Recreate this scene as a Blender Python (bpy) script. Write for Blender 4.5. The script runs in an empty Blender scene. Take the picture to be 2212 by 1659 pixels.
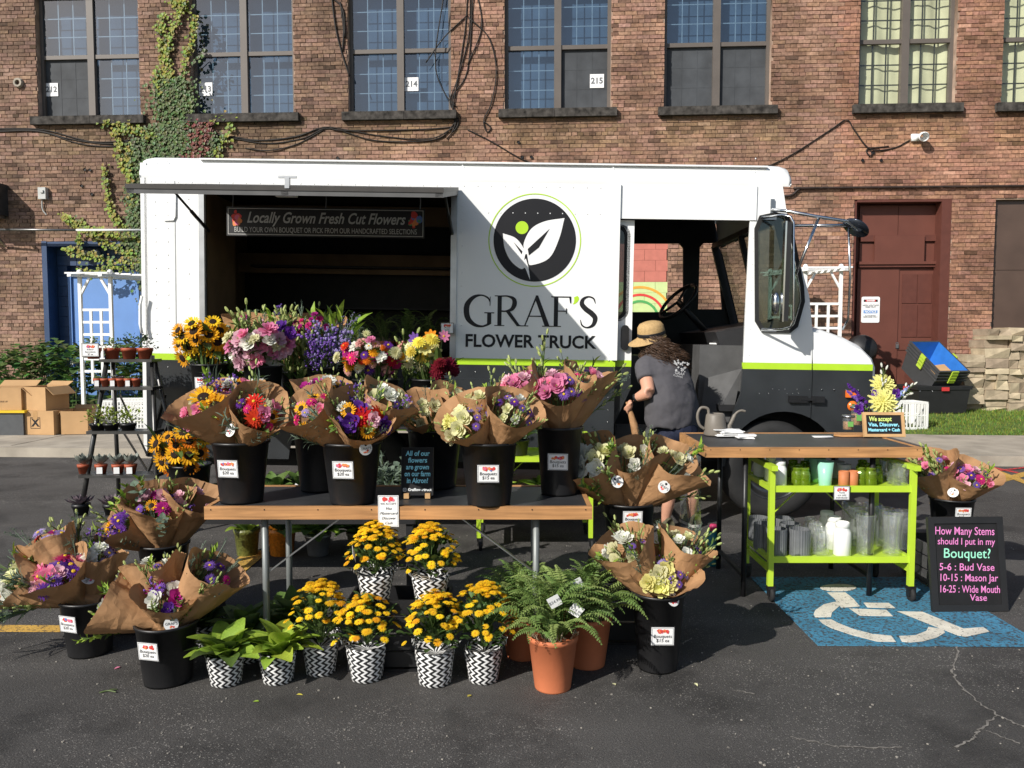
import bpy, math, random
from mathutils import Vector, Matrix, Euler
sc = bpy.context.scene
PI = math.pi
# ------------------------------------------------------------------ camera, sky, sun, exposure
F, CX, CY, HOR, CAMH = 1720.0, 1106.0, 829.5, 725.0, 1.52
PIT = math.atan((CY - HOR) / F)
cd = bpy.data.cameras.new('camera'); cam = bpy.data.objects.new('camera', cd); sc.collection.objects.link(cam)
cd.sensor_width = 36; cd.lens = F / 2212 * 36; cd.clip_start = 0.05; cd.clip_end = 2000
cam.location = (0, 0, CAMH); cam.rotation_euler = (PI / 2 - PIT, 0, 0); sc.camera = cam
SUNV = Vector((1.16, 1.2, -1.08)).normalized()
w = bpy.data.worlds.new('World'); sc.world = w; w.use_nodes = True
nt = w.node_tree; sk = nt.nodes.new('ShaderNodeTexSky'); sk.sky_type = 'NISHITA'; sk.sun_disc = False
sk.sun_elevation = math.asin(-SUNV.z); sk.sun_rotation = math.atan2(-SUNV.x, -SUNV.y) % (2 * PI)
nt.links.new(sk.outputs[0], nt.nodes['Background'].inputs[0]); nt.nodes['Background'].inputs[1].default_value = 0.085
sl = bpy.data.lights.new('sun', 'SUN'); sl.energy = 4.6; sl.angle = math.radians(.53); sl.color = (1, .955, .89)
so = bpy.data.objects.new('sun', sl); sc.collection.objects.link(so)
so.rotation_euler = SUNV.to_track_quat('-Z', 'Y').to_euler(); so.location = (-8, -8, 10)
sc.view_settings.view_transform = 'Standard'; sc.view_settings.look = 'None'
sc.view_settings.exposure = 0.3; sc.view_settings.gamma = 1
# ------------------------------------------------------------------ helpers
COL = sc.collection.objects
RND = random.Random(7)
def V(*a): return Vector(a)
def ray(u, v):
    a = (u - CX) / F; b = (CY - v) / F
    return V(a, math.cos(PIT) + b * math.sin(PIT), -math.sin(PIT) + b * math.cos(PIT))
EYE = V(0, 0, CAMH)
def at(u, v, y): d = ray(u, v); return EYE + d * (y / d.y)
def gnd(u, v, z=0.): d = ray(u, v); return EYE + d * ((z - CAMH) / d.z)
class Frame:
    def __init__(s, loc, eul): s.loc = Vector(loc); s.eul = eul; s.R = Euler(eul).to_matrix()
    def hit(s, u, v, y=0.):
        o = s.R.transposed() @ (EYE - s.loc); d = s.R.transposed() @ ray(u, v)
        return o + d * ((y - o.y) / d.y)
    def inv(s, p): return s.R.transposed() @ (Vector(p) - s.loc)
def proj(p):
    q = Vector(p) - EYE; f = V(0, math.cos(PIT), -math.sin(PIT)); up = V(0, math.sin(PIT), math.cos(PIT))
    d = q.dot(f); return CX + F * q.x / d, CY - F * q.dot(up) / d
MC = {}
def mat(name, col, rough=.6, spec=.4, metal=0, var=.1, scale=9, bump=0, bscale=70, trans=0, rv=0, attr=False, tint=None, coat=0):
    if name in MC: return MC[name]
    m = bpy.data.materials.new(name); m.use_nodes = True; n = m.node_tree; L = n.links.new; N = n.nodes.new
    b = n.nodes['Principled BSDF']; out = n.nodes['Material Output']
    b.inputs['Roughness'].default_value = rough; b.inputs['Specular IOR Level'].default_value = spec
    b.inputs['Metallic'].default_value = metal; b.inputs['Coat Weight'].default_value = coat
    tc = N('ShaderNodeTexCoord'); no = N('ShaderNodeTexNoise'); no.inputs['Scale'].default_value = scale; no.inputs['Detail'].default_value = 5
    L(tc.outputs['Object'], no.inputs['Vector'])
    mr = N('ShaderNodeMapRange'); mr.inputs['From Min'].default_value = .3; mr.inputs['From Max'].default_value = .7
    mr.inputs['To Min'].default_value = 1 - var; mr.inputs['To Max'].default_value = 1 + var; L(no.outputs[0], mr.inputs[0])
    mx = N('ShaderNodeMix'); mx.data_type = 'RGBA'; mx.blend_type = 'MULTIPLY'; mx.inputs[0].default_value = 1
    mx.inputs[6].default_value = (*col, 1); L(mr.outputs[0], mx.inputs[7]); c = mx.outputs[2]
    if attr:
        at_ = N('ShaderNodeAttribute'); at_.attribute_name = 'col'
        m2 = N('ShaderNodeMix'); m2.data_type = 'RGBA'; m2.blend_type = 'MULTIPLY'; m2.inputs[0].default_value = 1
        L(c, m2.inputs[6]); L(at_.outputs['Color'], m2.inputs[7]); c = m2.outputs[2]
    if rv:
        oi = N('ShaderNodeObjectInfo'); r2 = N('ShaderNodeMapRange'); r2.inputs['To Min'].default_value = 1 - rv; r2.inputs['To Max'].default_value = 1 + rv
        L(oi.outputs['Random'], r2.inputs[0]); hs = N('ShaderNodeHueSaturation'); L(r2.outputs[0], hs.inputs['Value'])
        r3 = N('ShaderNodeMapRange'); r3.inputs['To Min'].default_value = .5 - rv * .06; r3.inputs['To Max'].default_value = .5 + rv * .06
        L(oi.outputs['Random'], r3.inputs[0]); L(r3.outputs[0], hs.inputs['Hue']); L(c, hs.inputs['Color']); c = hs.outputs[0]
    L(c, b.inputs['Base Color'])
    if bump:
        bn = N('ShaderNodeTexNoise'); bn.inputs['Scale'].default_value = bscale; bn.inputs['Detail'].default_value = 6
        L(tc.outputs['Object'], bn.inputs['Vector']); bp = N('ShaderNodeBump'); bp.inputs['Strength'].default_value = bump; bp.inputs['Distance'].default_value = .01
        L(bn.outputs[0], bp.inputs['Height']); L(bp.outputs[0], b.inputs['Normal'])
    if trans:
        t = N('ShaderNodeBsdfTranslucent'); L(c, t.inputs[0]); ms = N('ShaderNodeMixShader'); ms.inputs[0].default_value = trans
        L(b.outputs[0], ms.inputs[1]); L(t.outputs[0], ms.inputs[2]); L(ms.outputs[0], out.inputs[0])
    MC[name] = m; return m
def glass(name, tint=(1, 1, 1), gloss=.9, ior=1.5, rough=.02, body=0, bcol=(1, 1, 1)):
    if name in MC: return MC[name]
    m = bpy.data.materials.new(name); m.use_nodes = True; n = m.node_tree; L = n.links.new; N = n.nodes.new; out = n.nodes['Material Output']
    n.nodes.remove(n.nodes['Principled BSDF'])
    tr = N('ShaderNodeBsdfTransparent'); tr.inputs[0].default_value = (*tint, 1)
    gl = N('ShaderNodeBsdfGlossy'); gl.inputs['Roughness'].default_value = rough; gl.inputs[0].default_value = (gloss, gloss, gloss, 1)
    lw = N('ShaderNodeLayerWeight'); lw.inputs[0].default_value = .5; pw = N('ShaderNodeMath'); pw.operation = 'POWER'; pw.inputs[1].default_value = 5; L(lw.outputs['Facing'], pw.inputs[0])
    f0 = ((ior - 1) / (ior + 1)) ** 2 * 1.4; fr = N('ShaderNodeMath'); fr.operation = 'MULTIPLY_ADD'; fr.inputs[1].default_value = 1 - f0; fr.inputs[2].default_value = f0; L(pw.outputs[0], fr.inputs[0]); ms = N('ShaderNodeMixShader')
    L(fr.outputs[0], ms.inputs[0]); L(tr.outputs[0], ms.inputs[1]); L(gl.outputs[0], ms.inputs[2]); o = ms.outputs[0]
    if body:
        df = N('ShaderNodeBsdfDiffuse'); df.inputs[0].default_value = (*bcol, 1); m2 = N('ShaderNodeMixShader'); m2.inputs[0].default_value = body
        L(o, m2.inputs[1]); L(df.outputs[0], m2.inputs[2]); o = m2.outputs[0]
    L(o, out.inputs[0]); MC[name] = m; return m
class MB:
    def __init__(s): s.v = []; s.f = []; s.m = []; s.c = []; s.uv = {}; s.cc = (1, 1, 1)
    def add(s, vs, fs, mi=0, M=None, uv=None):
        k = len(s.v)
        s.v += [tuple(M @ Vector(p)) for p in vs] if M is not None else [tuple(p) for p in vs]
        for i, f in enumerate(fs):
            s.f.append(tuple(q + k for q in f)); s.m.append(mi); s.c.append(s.cc)
            if uv: s.uv[len(s.f) - 1] = [uv[q] for q in f]
        return s
    def box(s, c, d, mi=0, R=None, taper=1):
        x, y, z = d[0] / 2, d[1] / 2, d[2] / 2; t = taper
        vs = [V(-x, -y, -z), V(x, -y, -z), V(x, y, -z), V(-x, y, -z), V(-x * t, -y * t, z), V(x * t, -y * t, z), V(x * t, y * t, z), V(-x * t, y * t, z)]
        if R is not None: vs = [R @ p for p in vs]
        return s.add([p + Vector(c) for p in vs], [(0, 3, 2, 1), (4, 5, 6, 7), (0, 1, 5, 4), (1, 2, 6, 5), (2, 3, 7, 6), (3, 0, 4, 7)], mi)
    def b2(s, a, b, mi=0):
        a = Vector(a); b = Vector(b); return s.box((a + b) / 2, [abs(q) for q in (b - a)], mi)
    def bar(s, a, b, w, h=None, mi=0):      # square bar from a to b
        a = Vector(a); b = Vector(b); d = b - a; R = d.to_track_quat('Z', 'Y').to_matrix()
        return s.box((a + b) / 2, (w, h or w, d.length), mi, R)
    def tube(s, pts, r, n=6, mi=0, cap=True):
        pts = [Vector(p) for p in pts]; k = len(pts); rs = r if isinstance(r, (list, tuple)) else [r] * k
        vs = []; fs = []; prev = None
        for i, p in enumerate(pts):
            t = (pts[min(i + 1, k - 1)] - pts[max(i - 1, 0)]).normalized()
            if prev is None: a = t.orthogonal().normalized()
            else: a = (prev - t * prev.dot(t)); a = a.normalized() if a.length > 1e-6 else t.orthogonal().normalized()
            prev = a; b = t.cross(a)
            for j in range(n):
                g = 2 * PI * j / n; vs.append(p + (a * math.cos(g) + b * math.sin(g)) * rs[i])
        for i in range(k - 1):
            for j in range(n): fs.append((i * n + j, i * n + (j + 1) % n, (i + 1) * n + (j + 1) % n, (i + 1) * n + j))
        if cap: fs += [tuple(range(n))[::-1], tuple((k - 1) * n + j for j in range(n))]
        return s.add(vs, fs, mi)
    def lathe(s, prof, n=24, mi=0, M=None, uvs=False):
        vs = []; fs = []; uv = []; k = len(prof); nn = n + 1 if uvs else n
        for i, (r, z) in enumerate(prof):
            for j in range(nn):
                g = 2 * PI * j / n; vs.append(V(r * math.cos(g), r * math.sin(g), z)); uv.append((j / n, z))
        for i in range(k - 1):
            for j in range(n):
                j2 = j + 1 if uvs else (j + 1) % n
                fs.append((i * nn + j, i * nn + j2, (i + 1) * nn + j2, (i + 1) * nn + j))
        return s.add(vs, fs, mi, M, uv if uvs else None)
    def ball(s, c, r, n=8, k=5, mi=0, sc_=(1, 1, 1), R=None):
        M = Matrix.Translation(Vector(c)) @ (R.to_4x4() if R is not None else Matrix.Identity(4)) @ Matrix.Diagonal((r * sc_[0], r * sc_[1], r * sc_[2], 1))
        return s.lathe([(max(math.sin(PI * i / k), 1e-3), -math.cos(PI * i / k)) for i in range(k + 1)], n, mi, M)
    def mesh(s, name, mats, smooth=False):
        me = bpy.data.meshes.new(name); me.from_pydata(s.v, [], s.f)
        for m in mats: me.materials.append(m)
        if s.m: me.polygons.foreach_set('material_index', s.m)
        if smooth: me.polygons.foreach_set('use_smooth', [True] * len(s.f))
        if any(c != (1, 1, 1) for c in s.c):
            a = me.color_attributes.new('col', 'FLOAT_COLOR', 'CORNER'); d = []
            for f, c in zip(s.f, s.c): d += [*c, 1.0] * len(f)
            a.data.foreach_set('color', d)
        if s.uv:
            ul = me.uv_layers.new(name='UVMap'); d = []
            for i, f in enumerate(s.f):
                for q in (s.uv.get(i) or [(0, 0)] * len(f)): d += [q[0], q[1]]
            ul.data.foreach_set('uv', d)
        me.update(); return me
    def build(s, name, mats, parent=None, smooth=False):
        return link(name, s.mesh(name, mats if isinstance(mats, list) else [mats], smooth), parent)
def link(name, me, parent=None, loc=None, rot=None, scale=None):
    o = bpy.data.objects.new(name, me); COL.link(o)
    if parent is not None: o.parent = parent
    if loc is not None: o.location = loc
    if rot is not None: o.rotation_euler = rot
    if scale is not None: o.scale = scale if isinstance(scale, (tuple, list)) else (scale,) * 3
    return o
def tag(o, label=None, cat=None, group=None, kind=None):
    if label: o['label'] = label
    if cat: o['category'] = cat
    if group: o['group'] = group
    if kind: o['kind'] = kind
    return o
def thing(name, label, cat, loc=(0, 0, 0), rot=(0, 0, 0), group=None):
    o = link(name, None, None, loc, rot); o.empty_display_size = .1; return tag(o, label, cat, group)
def inst(name, me, parent, loc, rot, scale, mats):
    o = link(name, me, parent, loc, None, scale)
    if isinstance(rot, Matrix): o.rotation_euler = rot.to_euler()
    elif rot is not None: o.rotation_euler = rot
    for i, m in enumerate(mats):
        if m is not None: o.material_slots[i].link = 'OBJECT'; o.material_slots[i].material = m
    return o
def flat(polys, thick=.004, M=None, bevel=0):
    """2D polygons (outlines and holes) filled and extruded; local XY -> mesh, z in 0..thick"""
    cu = bpy.data.curves.new('t', 'CURVE'); cu.dimensions = '2D'; cu.fill_mode = 'BOTH'; cu.extrude = thick / 2
    if bevel: cu.bevel_depth = bevel; cu.bevel_resolution = 1
    for P in polys:
        sp = cu.splines.new('POLY'); sp.points.add(len(P) - 1); sp.use_cyclic_u = True
        for q, p in zip(sp.points, P): q.co = (p[0], p[1], 0, 1)
    o = bpy.data.objects.new('t', cu); me = bpy.data.meshes.new_from_object(o)
    bpy.data.objects.remove(o); bpy.data.curves.remove(cu)
    me.transform(Matrix.Translation((0, 0, thick / 2))); me.materials.clear()
    if M is not None: me.transform(M)
    return me
UP = Matrix.Rotation(PI / 2, 4, 'X')          # XY drawing -> XZ wall facing -Y (thickness grows towards -Y)
def panel(name, polys, m, parent, thick=.01, y=0.):
    """polygons given as (x,z) on a wall facing -Y; front face at y-thick"""
    me = flat(polys, thick, Matrix.Translation((0, y, 0)) @ UP); me.materials.append(m); return link(name, me, parent)
def rect(x0, z0, x1, z1): return [(x0, z0), (x1, z0), (x1, z1), (x0, z1)]
def rrect(x0, z0, x1, z1, r, n=5):
    P = []
    for cx, cz, a in ((x1 - r, z0 + r, -PI / 2), (x1 - r, z1 - r, 0), (x0 + r, z1 - r, PI / 2), (x0 + r, z0 + r, PI)):
        for i in range(n + 1): g = a + PI / 2 * i / n; P.append((cx + r * math.cos(g), cz + r * math.sin(g)))
    return P
def circ(cx, cz, r, n=48, ry=None): return [(cx + r * math.cos(2 * PI * i / n), cz + (ry or r) * math.sin(2 * PI * i / n)) for i in range(n)]
TC = {}
def textmesh(s, size, shear=0, bold=0, sp=1., ls=1., align='CENTER'):
    k = (s, size, shear, bold, sp, ls, align)
    if k in TC: return TC[k]
    cu = bpy.data.curves.new('t', 'FONT'); cu.body = s; cu.size = size; cu.shear = shear; cu.offset = bold; cu.space_character = sp; cu.space_line = ls
    cu.align_x = align; cu.align_y = 'CENTER'; cu.resolution_u = 3
    o = bpy.data.objects.new('t', cu); me = bpy.data.meshes.new_from_object(o); bpy.data.objects.remove(o); bpy.data.curves.remove(cu)
    me.transform(UP); me.materials.clear(); TC[k] = me; return me
def text(s, size, m, parent, loc, rot=None, width=None, name='lettering', **k):
    me = textmesh(s, size, **k).copy(); me.materials.append(m); o = link(name, me, parent, loc, rot)
    if width and len(me.vertices):
        xs = [v.co.x for v in me.vertices]; sx = width / max(max(xs) - min(xs), 1e-6); me.transform(Matrix.Diagonal((sx, 1, 1, 1)))
    return o
def axis(d, up=V(0, 0, 1)): return Vector(d).to_track_quat('Z', 'Y').to_matrix()
def spline(P, n=8):
    P = [Vector(p) for p in P]; Q = [P[0] * 2 - P[1]] + P + [P[-1] * 2 - P[-2]]; out = []
    for i in range(1, len(Q) - 2):
        a, b, c, d = Q[i - 1:i + 3]
        for j in range(n):
            t = j / n; out.append(.5 * ((2 * b) + (c - a) * t + (2 * a - 5 * b + 4 * c - d) * t * t + (3 * b - a - 3 * c + d) * t ** 3))
    return out + [P[-1]]
BLACK = mat('black_plastic', (.012, .012, .013), .42, .45, var=.2, scale=14, bump=.05, bscale=90)
WHITE = mat('white_paint', (.80, .81, .80), .35, .4, var=.045, scale=1.6, bump=.06, bscale=3)
CHAR = mat('charcoal_paint', (.026, .029, .032), .3, .5, var=.25, scale=3, bump=.08, bscale=4)
LIME = mat('lime_paint', (.42, .66, .03), .4, .4, var=.05)
ALU = mat('aluminium', (.42, .43, .44), .38, .5, 1, var=.12)
INK = mat('ink_black', (.012, .012, .014), .5, .3, var=.05)
RUB = mat('rubber', (.02, .02, .02), .75, .3, var=.2, bump=.1)
CARD = mat('white_card', (.80, .80, .79), .5, .4, var=.02)
# ------------------------------------------------------------------ ground, kerb, lawn
GAM = math.atan(.06)
BF = Frame((0, 15, 0), (0, 0, -GAM))
def asphalt():
    m = bpy.data.materials.new('asphalt'); m.use_nodes = True; n = m.node_tree; L = n.links.new; N = n.nodes.new; b = n.nodes['Principled BSDF']
    tc = N('ShaderNodeTexCoord'); P = tc.outputs['Object']
    def noise(s, d=6, r=.6):
        q = N('ShaderNodeTexNoise'); q.inputs['Scale'].default_value = s; q.inputs['Detail'].default_value = d; q.inputs['Roughness'].default_value = r; L(P, q.inputs['Vector']); return q.outputs[0]
    def ramp(i, *st):
        r = N('ShaderNodeValToRGB'); e = r.color_ramp.elements
        while len(e) < len(st): e.new(.5)
        for k, (p, c) in enumerate(st): e[k].position = p; e[k].color = (*c, 1) if isinstance(c, tuple) else (c, c, c, 1)
        L(i, r.inputs[0]); return r.outputs[0]
    def mix(a, b_, t='MULTIPLY', f=1.):
        q = N('ShaderNodeMix'); q.data_type = 'RGBA'; q.blend_type = t
        if isinstance(f, float): q.inputs[0].default_value = f
        else: L(f, q.inputs[0])
        for i, x in ((6, a), (7, b_)):
            if isinstance(x, tuple): q.inputs[i].default_value = (*x, 1)
            else: L(x, q.inputs[i])
        return q.outputs[2]
    big = ramp(noise(.55, 5), (.3, (.047, .044, .041)), (.7, (.088, .083, .078)))
    c = mix(big, ramp(noise(190, 3), (.3, .45), (.7, 1.6)))
    vo = N('ShaderNodeTexVoronoi'); vo.inputs['Scale'].default_value = 150; L(P, vo.inputs['Vector'])
    sep = N('ShaderNodeSeparateColor'); L(vo.outputs['Color'], sep.inputs[0])
    pick = ramp(sep.outputs[0], (.80, 0.), (.86, 1.)); cell = ramp(vo.outputs['Distance'], (.28, 1.), (.5, 0.))
    f = N('ShaderNodeMath'); f.operation = 'MULTIPLY'; L(pick, f.inputs[0]); L(cell, f.inputs[1])
    patch = ramp(noise(1.3, 4), (.42, .15), (.62, .9)); f2 = N('ShaderNodeMath'); f2.operation = 'MULTIPLY'; L(f.outputs[0], f2.inputs[0]); L(patch, f2.inputs[1])
    c = mix(c, (.34, .32, .29), 'MIX', f2.outputs[0])
    c = mix(c, (.13, .115, .10), 'MIX', ramp(noise(3.1, 7, .7), (.60, 0.), (.78, .45)))
    wv = N('ShaderNodeMapping'); wv.inputs['Scale'].default_value = (.05, 1, 1); L(P, wv.inputs['Vector'])
    q = N('ShaderNodeTexNoise'); q.inputs['Scale'].default_value = 2.6; q.inputs['Detail'].default_value = 3; L(wv.outputs[0], q.inputs['Vector'])
    c = mix(c, ramp(q.outputs[0], (.35, .9), (.65, 1.1)))
    c = mix(c, ramp(noise(1.9, 5, .65), (.36, .62), (.5, 1.)))
    L(c, b.inputs['Base Color']); b.inputs['Roughness'].default_value = .8; b.inputs['Specular IOR Level'].default_value = .35
    bp = N('ShaderNodeBump'); bp.inputs['Strength'].default_value = .75; bp.inputs['Distance'].default_value = .008
    L(noise(120, 4, .7), bp.inputs['Height']); L(bp.outputs[0], b.inputs['Normal']); return m
ASPH = asphalt()
g = MB(); S = 300
g.add([(-S, -S, 0), (S, -S, 0), (S, S, 0), (-S, S, 0)], [(0, 1, 2, 3)]); tag(g.build('ground', ASPH), kind='structure')
CONC = mat('concrete', (.36, .32, .26), .85, .3, var=.22, scale=3, bump=.25, bscale=60)
def bl(s, y, z=0.): return BF.R @ V(s, y, z) + BF.loc
sw = thing('sidewalk', None, None); tag(sw, kind='structure'); sw.location = BF.loc; sw.rotation_euler = BF.eul
KH = .12; k = MB(); k.b2((-30, -5.45, -.2), (30, -5.29, KH)); k.build('kerb', CONC, sw)
for i in range(-10, 11):
    k = MB(); dz = RND.uniform(-.004, .006); k.b2((i * 1.52, -5.28, -.1), (i * 1.52 + 1.508, -3.42, KH + dz)); k.build('slab', CONC, sw)
lawn = MB(); vs = []; fs = []; NX, NY = 60, 10; rr = random.Random(3)
LH = lambda t: KH - .01 + .24 * t
for j in range(NY + 1):
    for i in range(NX + 1): vs.append((-30 + i, -3.415 + 3.5 * j / NY, LH(j / NY) + rr.uniform(-.012, .012)))
for j in range(NY):
    for i in range(NX): q = j * (NX + 1) + i; fs.append((q, q + 1, q + NX + 2, q + NX + 1))
lawn.add(vs, fs); lo = lawn.build('lawn', mat('lawn_soil', (.085, .13, .03), .9, .2, var=.5, scale=5, bump=.5, bscale=30)); lo.location = BF.loc; lo.rotation_euler = BF.eul; tag(lo, kind='structure')
gr = MB(); rr = random.Random(5)
for i in range(26000):
    s = rr.uniform(4.2, 11.0); t = rr.random(); y = -3.4 + 3.3 * t; z = LH(t) - .012; a = rr.uniform(0, 2 * PI); h = rr.uniform(.025, .065); w_ = .006
    gr.cc = (rr.uniform(.6, 1.5), rr.uniform(.75, 1.25), rr.uniform(.5, 1.1)) if rr.random() > .08 else (2.2, 1.5, 1.4)
    dx, dy = math.cos(a) * w_, math.sin(a) * w_; lx, ly = rr.uniform(-.03, .03), rr.uniform(-.03, .03)
    gr.add([(s - dx, y - dy, z), (s + dx, y + dy, z), (s + lx, y + ly, z + h)], [(0, 1, 2)])
go = gr.build('grass', mat('grass_blade', (.15, .23, .045), .6, .3, var=.2, trans=.25, attr=True)); go.location = BF.loc; go.rotation_euler = BF.eul; tag(go, 'short green grass growing on the strip before the brick wall', 'grass', kind='stuff')
# painted markings
def worn(name, col, wear=.5):
    m = mat(name, col, .75, .3, var=.18, scale=6, bump=.4, bscale=120); n = m.node_tree; b = n.nodes['Principled BSDF']; N = n.nodes.new; L = n.links.new
    src = b.inputs['Base Color'].links[0].from_socket; q = N('ShaderNodeTexNoise'); q.inputs['Scale'].default_value = 55; q.inputs['Detail'].default_value = 6; q.inputs['Roughness'].default_value = .75
    tc = N('ShaderNodeTexCoord'); L(tc.outputs['Object'], q.inputs['Vector']); r = N('ShaderNodeValToRGB'); r.color_ramp.elements[0].position = wear; r.color_ramp.elements[1].position = wear + .07; L(q.outputs[0], r.inputs[0])
    x = N('ShaderNodeMix'); x.data_type = 'RGBA'; L(r.outputs[0], x.inputs[0]); L(src, x.inputs[6]); x.inputs[7].default_value = (.05, .047, .044, 1); L(x.outputs[2], b.inputs['Base Color']); return m
YEL = worn('yellow_line_paint', (.55, .33, .07), .53); BLU = worn('blue_paving_paint', (.055, .21, .33), .50); WPT = worn('white_paving_paint', (.66, .62, .53), .565); REDP = worn('red_paint', (.6, .05, .05), .5)
def mark(name, P, m, z=.004, label=None):
    me = flat([[(p.x, p.y) for p in P]], .002, Matrix.Translation((0, 0, z - .002))); me.materials.append(m); return tag(link(name, me), kind='structure')
def stripe(name, a, b, w_, m, z=.004):
    a = gnd(*a); b = gnd(*b); d = (b - a).normalized(); nn = V(-d.y, d.x, 0) * w_ / 2; return mark(name, [a - nn, b - nn, b + nn, a + nn], m, z)
stripe('parking_line', (-60, 1358), (330, 1360), .09, YEL)
stripe('parking_line', (-40, 1302), (60, 1295), .08, YEL)
stripe('parking_line', (490, 1245), (560, 1190), .16, YEL, .005)
stripe('parking_line', (2095, 1056), (2260, 1012), .12, YEL)
stripe('parking_line', (2150, 1018), (2260, 1060), .10, YEL, .007)
stripe('parking_line', (1950, 989), (2260, 1001), .05, WPT)
stripe('parking_line', (2020, 1090), (2140, 1040), .10, YEL, .006)
stripe('utility_mark', (2110, 1003), (2200, 1022), .06, REDP, .005)
stripe('utility_mark', (2120, 1022), (2240, 1008), .05, REDP, .008)
mark('accessible_bay_paint', [V(1.50, 3.82, 0), V(2.62, 3.80, 0), V(2.62, 4.93, 0), V(1.50, 4.93, 0)], BLU)
def cp(P): return [gnd((1200 + x / 1.7015) * .8848, (1200 + y / 1.7015) * .8848) for x, y in P]
hd = [(1440 + 75 * math.cos(i * PI / 12), 404 + 15 * math.sin(i * PI / 12)) for i in range(24)]
for P in (hd[::-1], [(1393, 424), (1470, 424), (1505, 452), (1530, 483), (1452, 486), (1425, 450)], [(1545, 467), (1650, 468), (1678, 490), (1562, 486)],
          [(1485, 491), (1640, 497), (1668, 524), (1530, 520)], [(1685, 503), (1790, 505), (1960, 575), (2042, 569), (2070, 588), (1970, 608), (1935, 602)],
          [(1435, 461), (1380, 474), (1345, 498), (1338, 515), (1345, 527), (1410, 527), (1414, 508), (1446, 480)],
          [(1358, 538), (1412, 537), (1440, 552), (1500, 576), (1580, 597), (1660, 605), (1680, 631), (1600, 628), (1500, 602), (1410, 572), (1375, 553)],
          [(1692, 606), (1760, 603), (1806, 585), (1815, 568), (1875, 577), (1884, 592), (1850, 612), (1790, 628), (1740, 632), (1705, 629)]):
    mark('wheelchair_symbol_paint', cp(P), WPT, .008)
CRK = mat('crack_filler', (.20, .185, .165), .9, .2, var=.4, scale=30)
def crack(P, w_=.0055):
    rr = random.Random(len(P)); pts = [gnd((1200 + x / 1.7015) * .8848, (1200 + y / 1.7015) * .8848, .003) for x, y in P]; pts = spline(pts, 10); b = MB(); vs = []; fs = []
    for i, p in enumerate(pts):
        d = (pts[min(i + 1, len(pts) - 1)] - pts[max(0, i - 1)]).normalized(); nn = V(-d.y, d.x, 0) * w_ * rr.uniform(.2, 1.1); j = V(rr.uniform(-.006, .006), rr.uniform(-.006, .006), 0)
        vs += [p - nn + j, p + nn + j]
    for i in range(len(pts) - 1): fs.append((2 * i, 2 * i + 2, 2 * i + 3, 2 * i + 1))
    tag(b.add(vs, fs).build('pavement_crack', CRK), kind='structure')
crack([(1905, 600), (1940, 670), (1915, 740), (1945, 800), (2030, 880), (2095, 925), (2030, 985), (2000, 1025), (1930, 1060)])
crack([(2095, 925), (2160, 955), (2230, 985)], .006); crack([(2030, 985), (2100, 1010), (2200, 1050)], .004)
crack([(1240, 1020), (1330, 1035), (1420, 1055), (1560, 1062), (1700, 1060)], .005); crack([(1000, 823), (1050, 832), (1095, 842)], .005); crack([(790, 632), (835, 607)], .006)
# ------------------------------------------------------------------ brick building
bld = thing('brick_building', 'long brick factory building with tall paned windows and blue and red-brown doors', 'building', BF.loc, BF.eul)
def W(u, v, y=0.): return BF.hit(u, v, y)
BRK = None
def brickmat():
    m = mat('brick', (.315, .188, .134), .88, .25, var=.3, scale=22, bump=.45, bscale=70, attr=True); n = m.node_tree; b = n.nodes['Principled BSDF']; N = n.nodes.new; L = n.links.new
    src = b.inputs['Base Color'].links[0].from_socket; tc = N('ShaderNodeTexCoord'); q = N('ShaderNodeTexNoise'); q.inputs['Scale'].default_value = .75; q.inputs['Detail'].default_value = 8; q.inputs['Roughness'].default_value = .7
    L(tc.outputs['Object'], q.inputs['Vector']); r = N('ShaderNodeValToRGB'); r.color_ramp.elements[0].position = .36; r.color_ramp.elements[0].color = (.34, .33, .30, 1); r.color_ramp.elements[1].position = .58; r.color_ramp.elements[1].color = (1.05, 1.03, 1, 1); L(q.outputs[0], r.inputs[0])
    x = N('ShaderNodeMix'); x.data_type = 'RGBA'; x.blend_type = 'MULTIPLY'; x.inputs[0].default_value = .85; L(src, x.inputs[6]); L(r.outputs[0], x.inputs[7]); L(x.outputs[2], b.inputs['Base Color']); return m
BRK = brickmat(); MORT = mat('mortar', (.325, .232, .175), .95, .2, var=.35, scale=5, bump=.3, bscale=90)
WINS = [(80, 301, 252, 'blue'), (412, 634, 247, 'blue'), (752, 974, 242, 'blue'), (1090, 1320, 236, 'blue'), (1435, 1666, 231, 'blue'), (1856, 2066, 226, 'cur'), (2166, 2390, 222, 'cur')]
holes = []; wrects = []
for (u0, u1, v, kd) in WINS:
    a = W(u0, v - 100); b = W(u1, v - 100); z = W((u0 + u1) / 2, v).z; wrects.append((a.x, b.x, z, z + 2.30, kd))
zs = wrects[0][2]
for (x0, x1, z0, z1, kd) in wrects: holes.append((x0, x1, z0, z1))
bd0 = W(90, 521); bd1 = W(335, 521); BD = (bd0.x, bd1.x, -.2, bd0.z)
rd0 = W(1846, 431); rd1 = W(2056, 431); RD = (rd0.x, rd1.x, -.2, rd0.z)
pb0 = W(2151, 431); PB = (pb0.x, pb0.x + 2.2, W(2151, 716).z, pb0.z)
mu0 = W(1180, 500); mu1 = W(1440, 772); MU = (mu0.x, mu1.x, mu1.z, mu0.z)
holes += [BD, RD, PB, MU]
S0, S1, ZT = -16.0, 14.5, 8.7
wl = panel('wall', [rect(S0, -.3, S1, ZT)] + [rect(a, c, b, d) for a, b, c, d in holes if c > 0] , MORT, bld, .35, .36)
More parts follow.
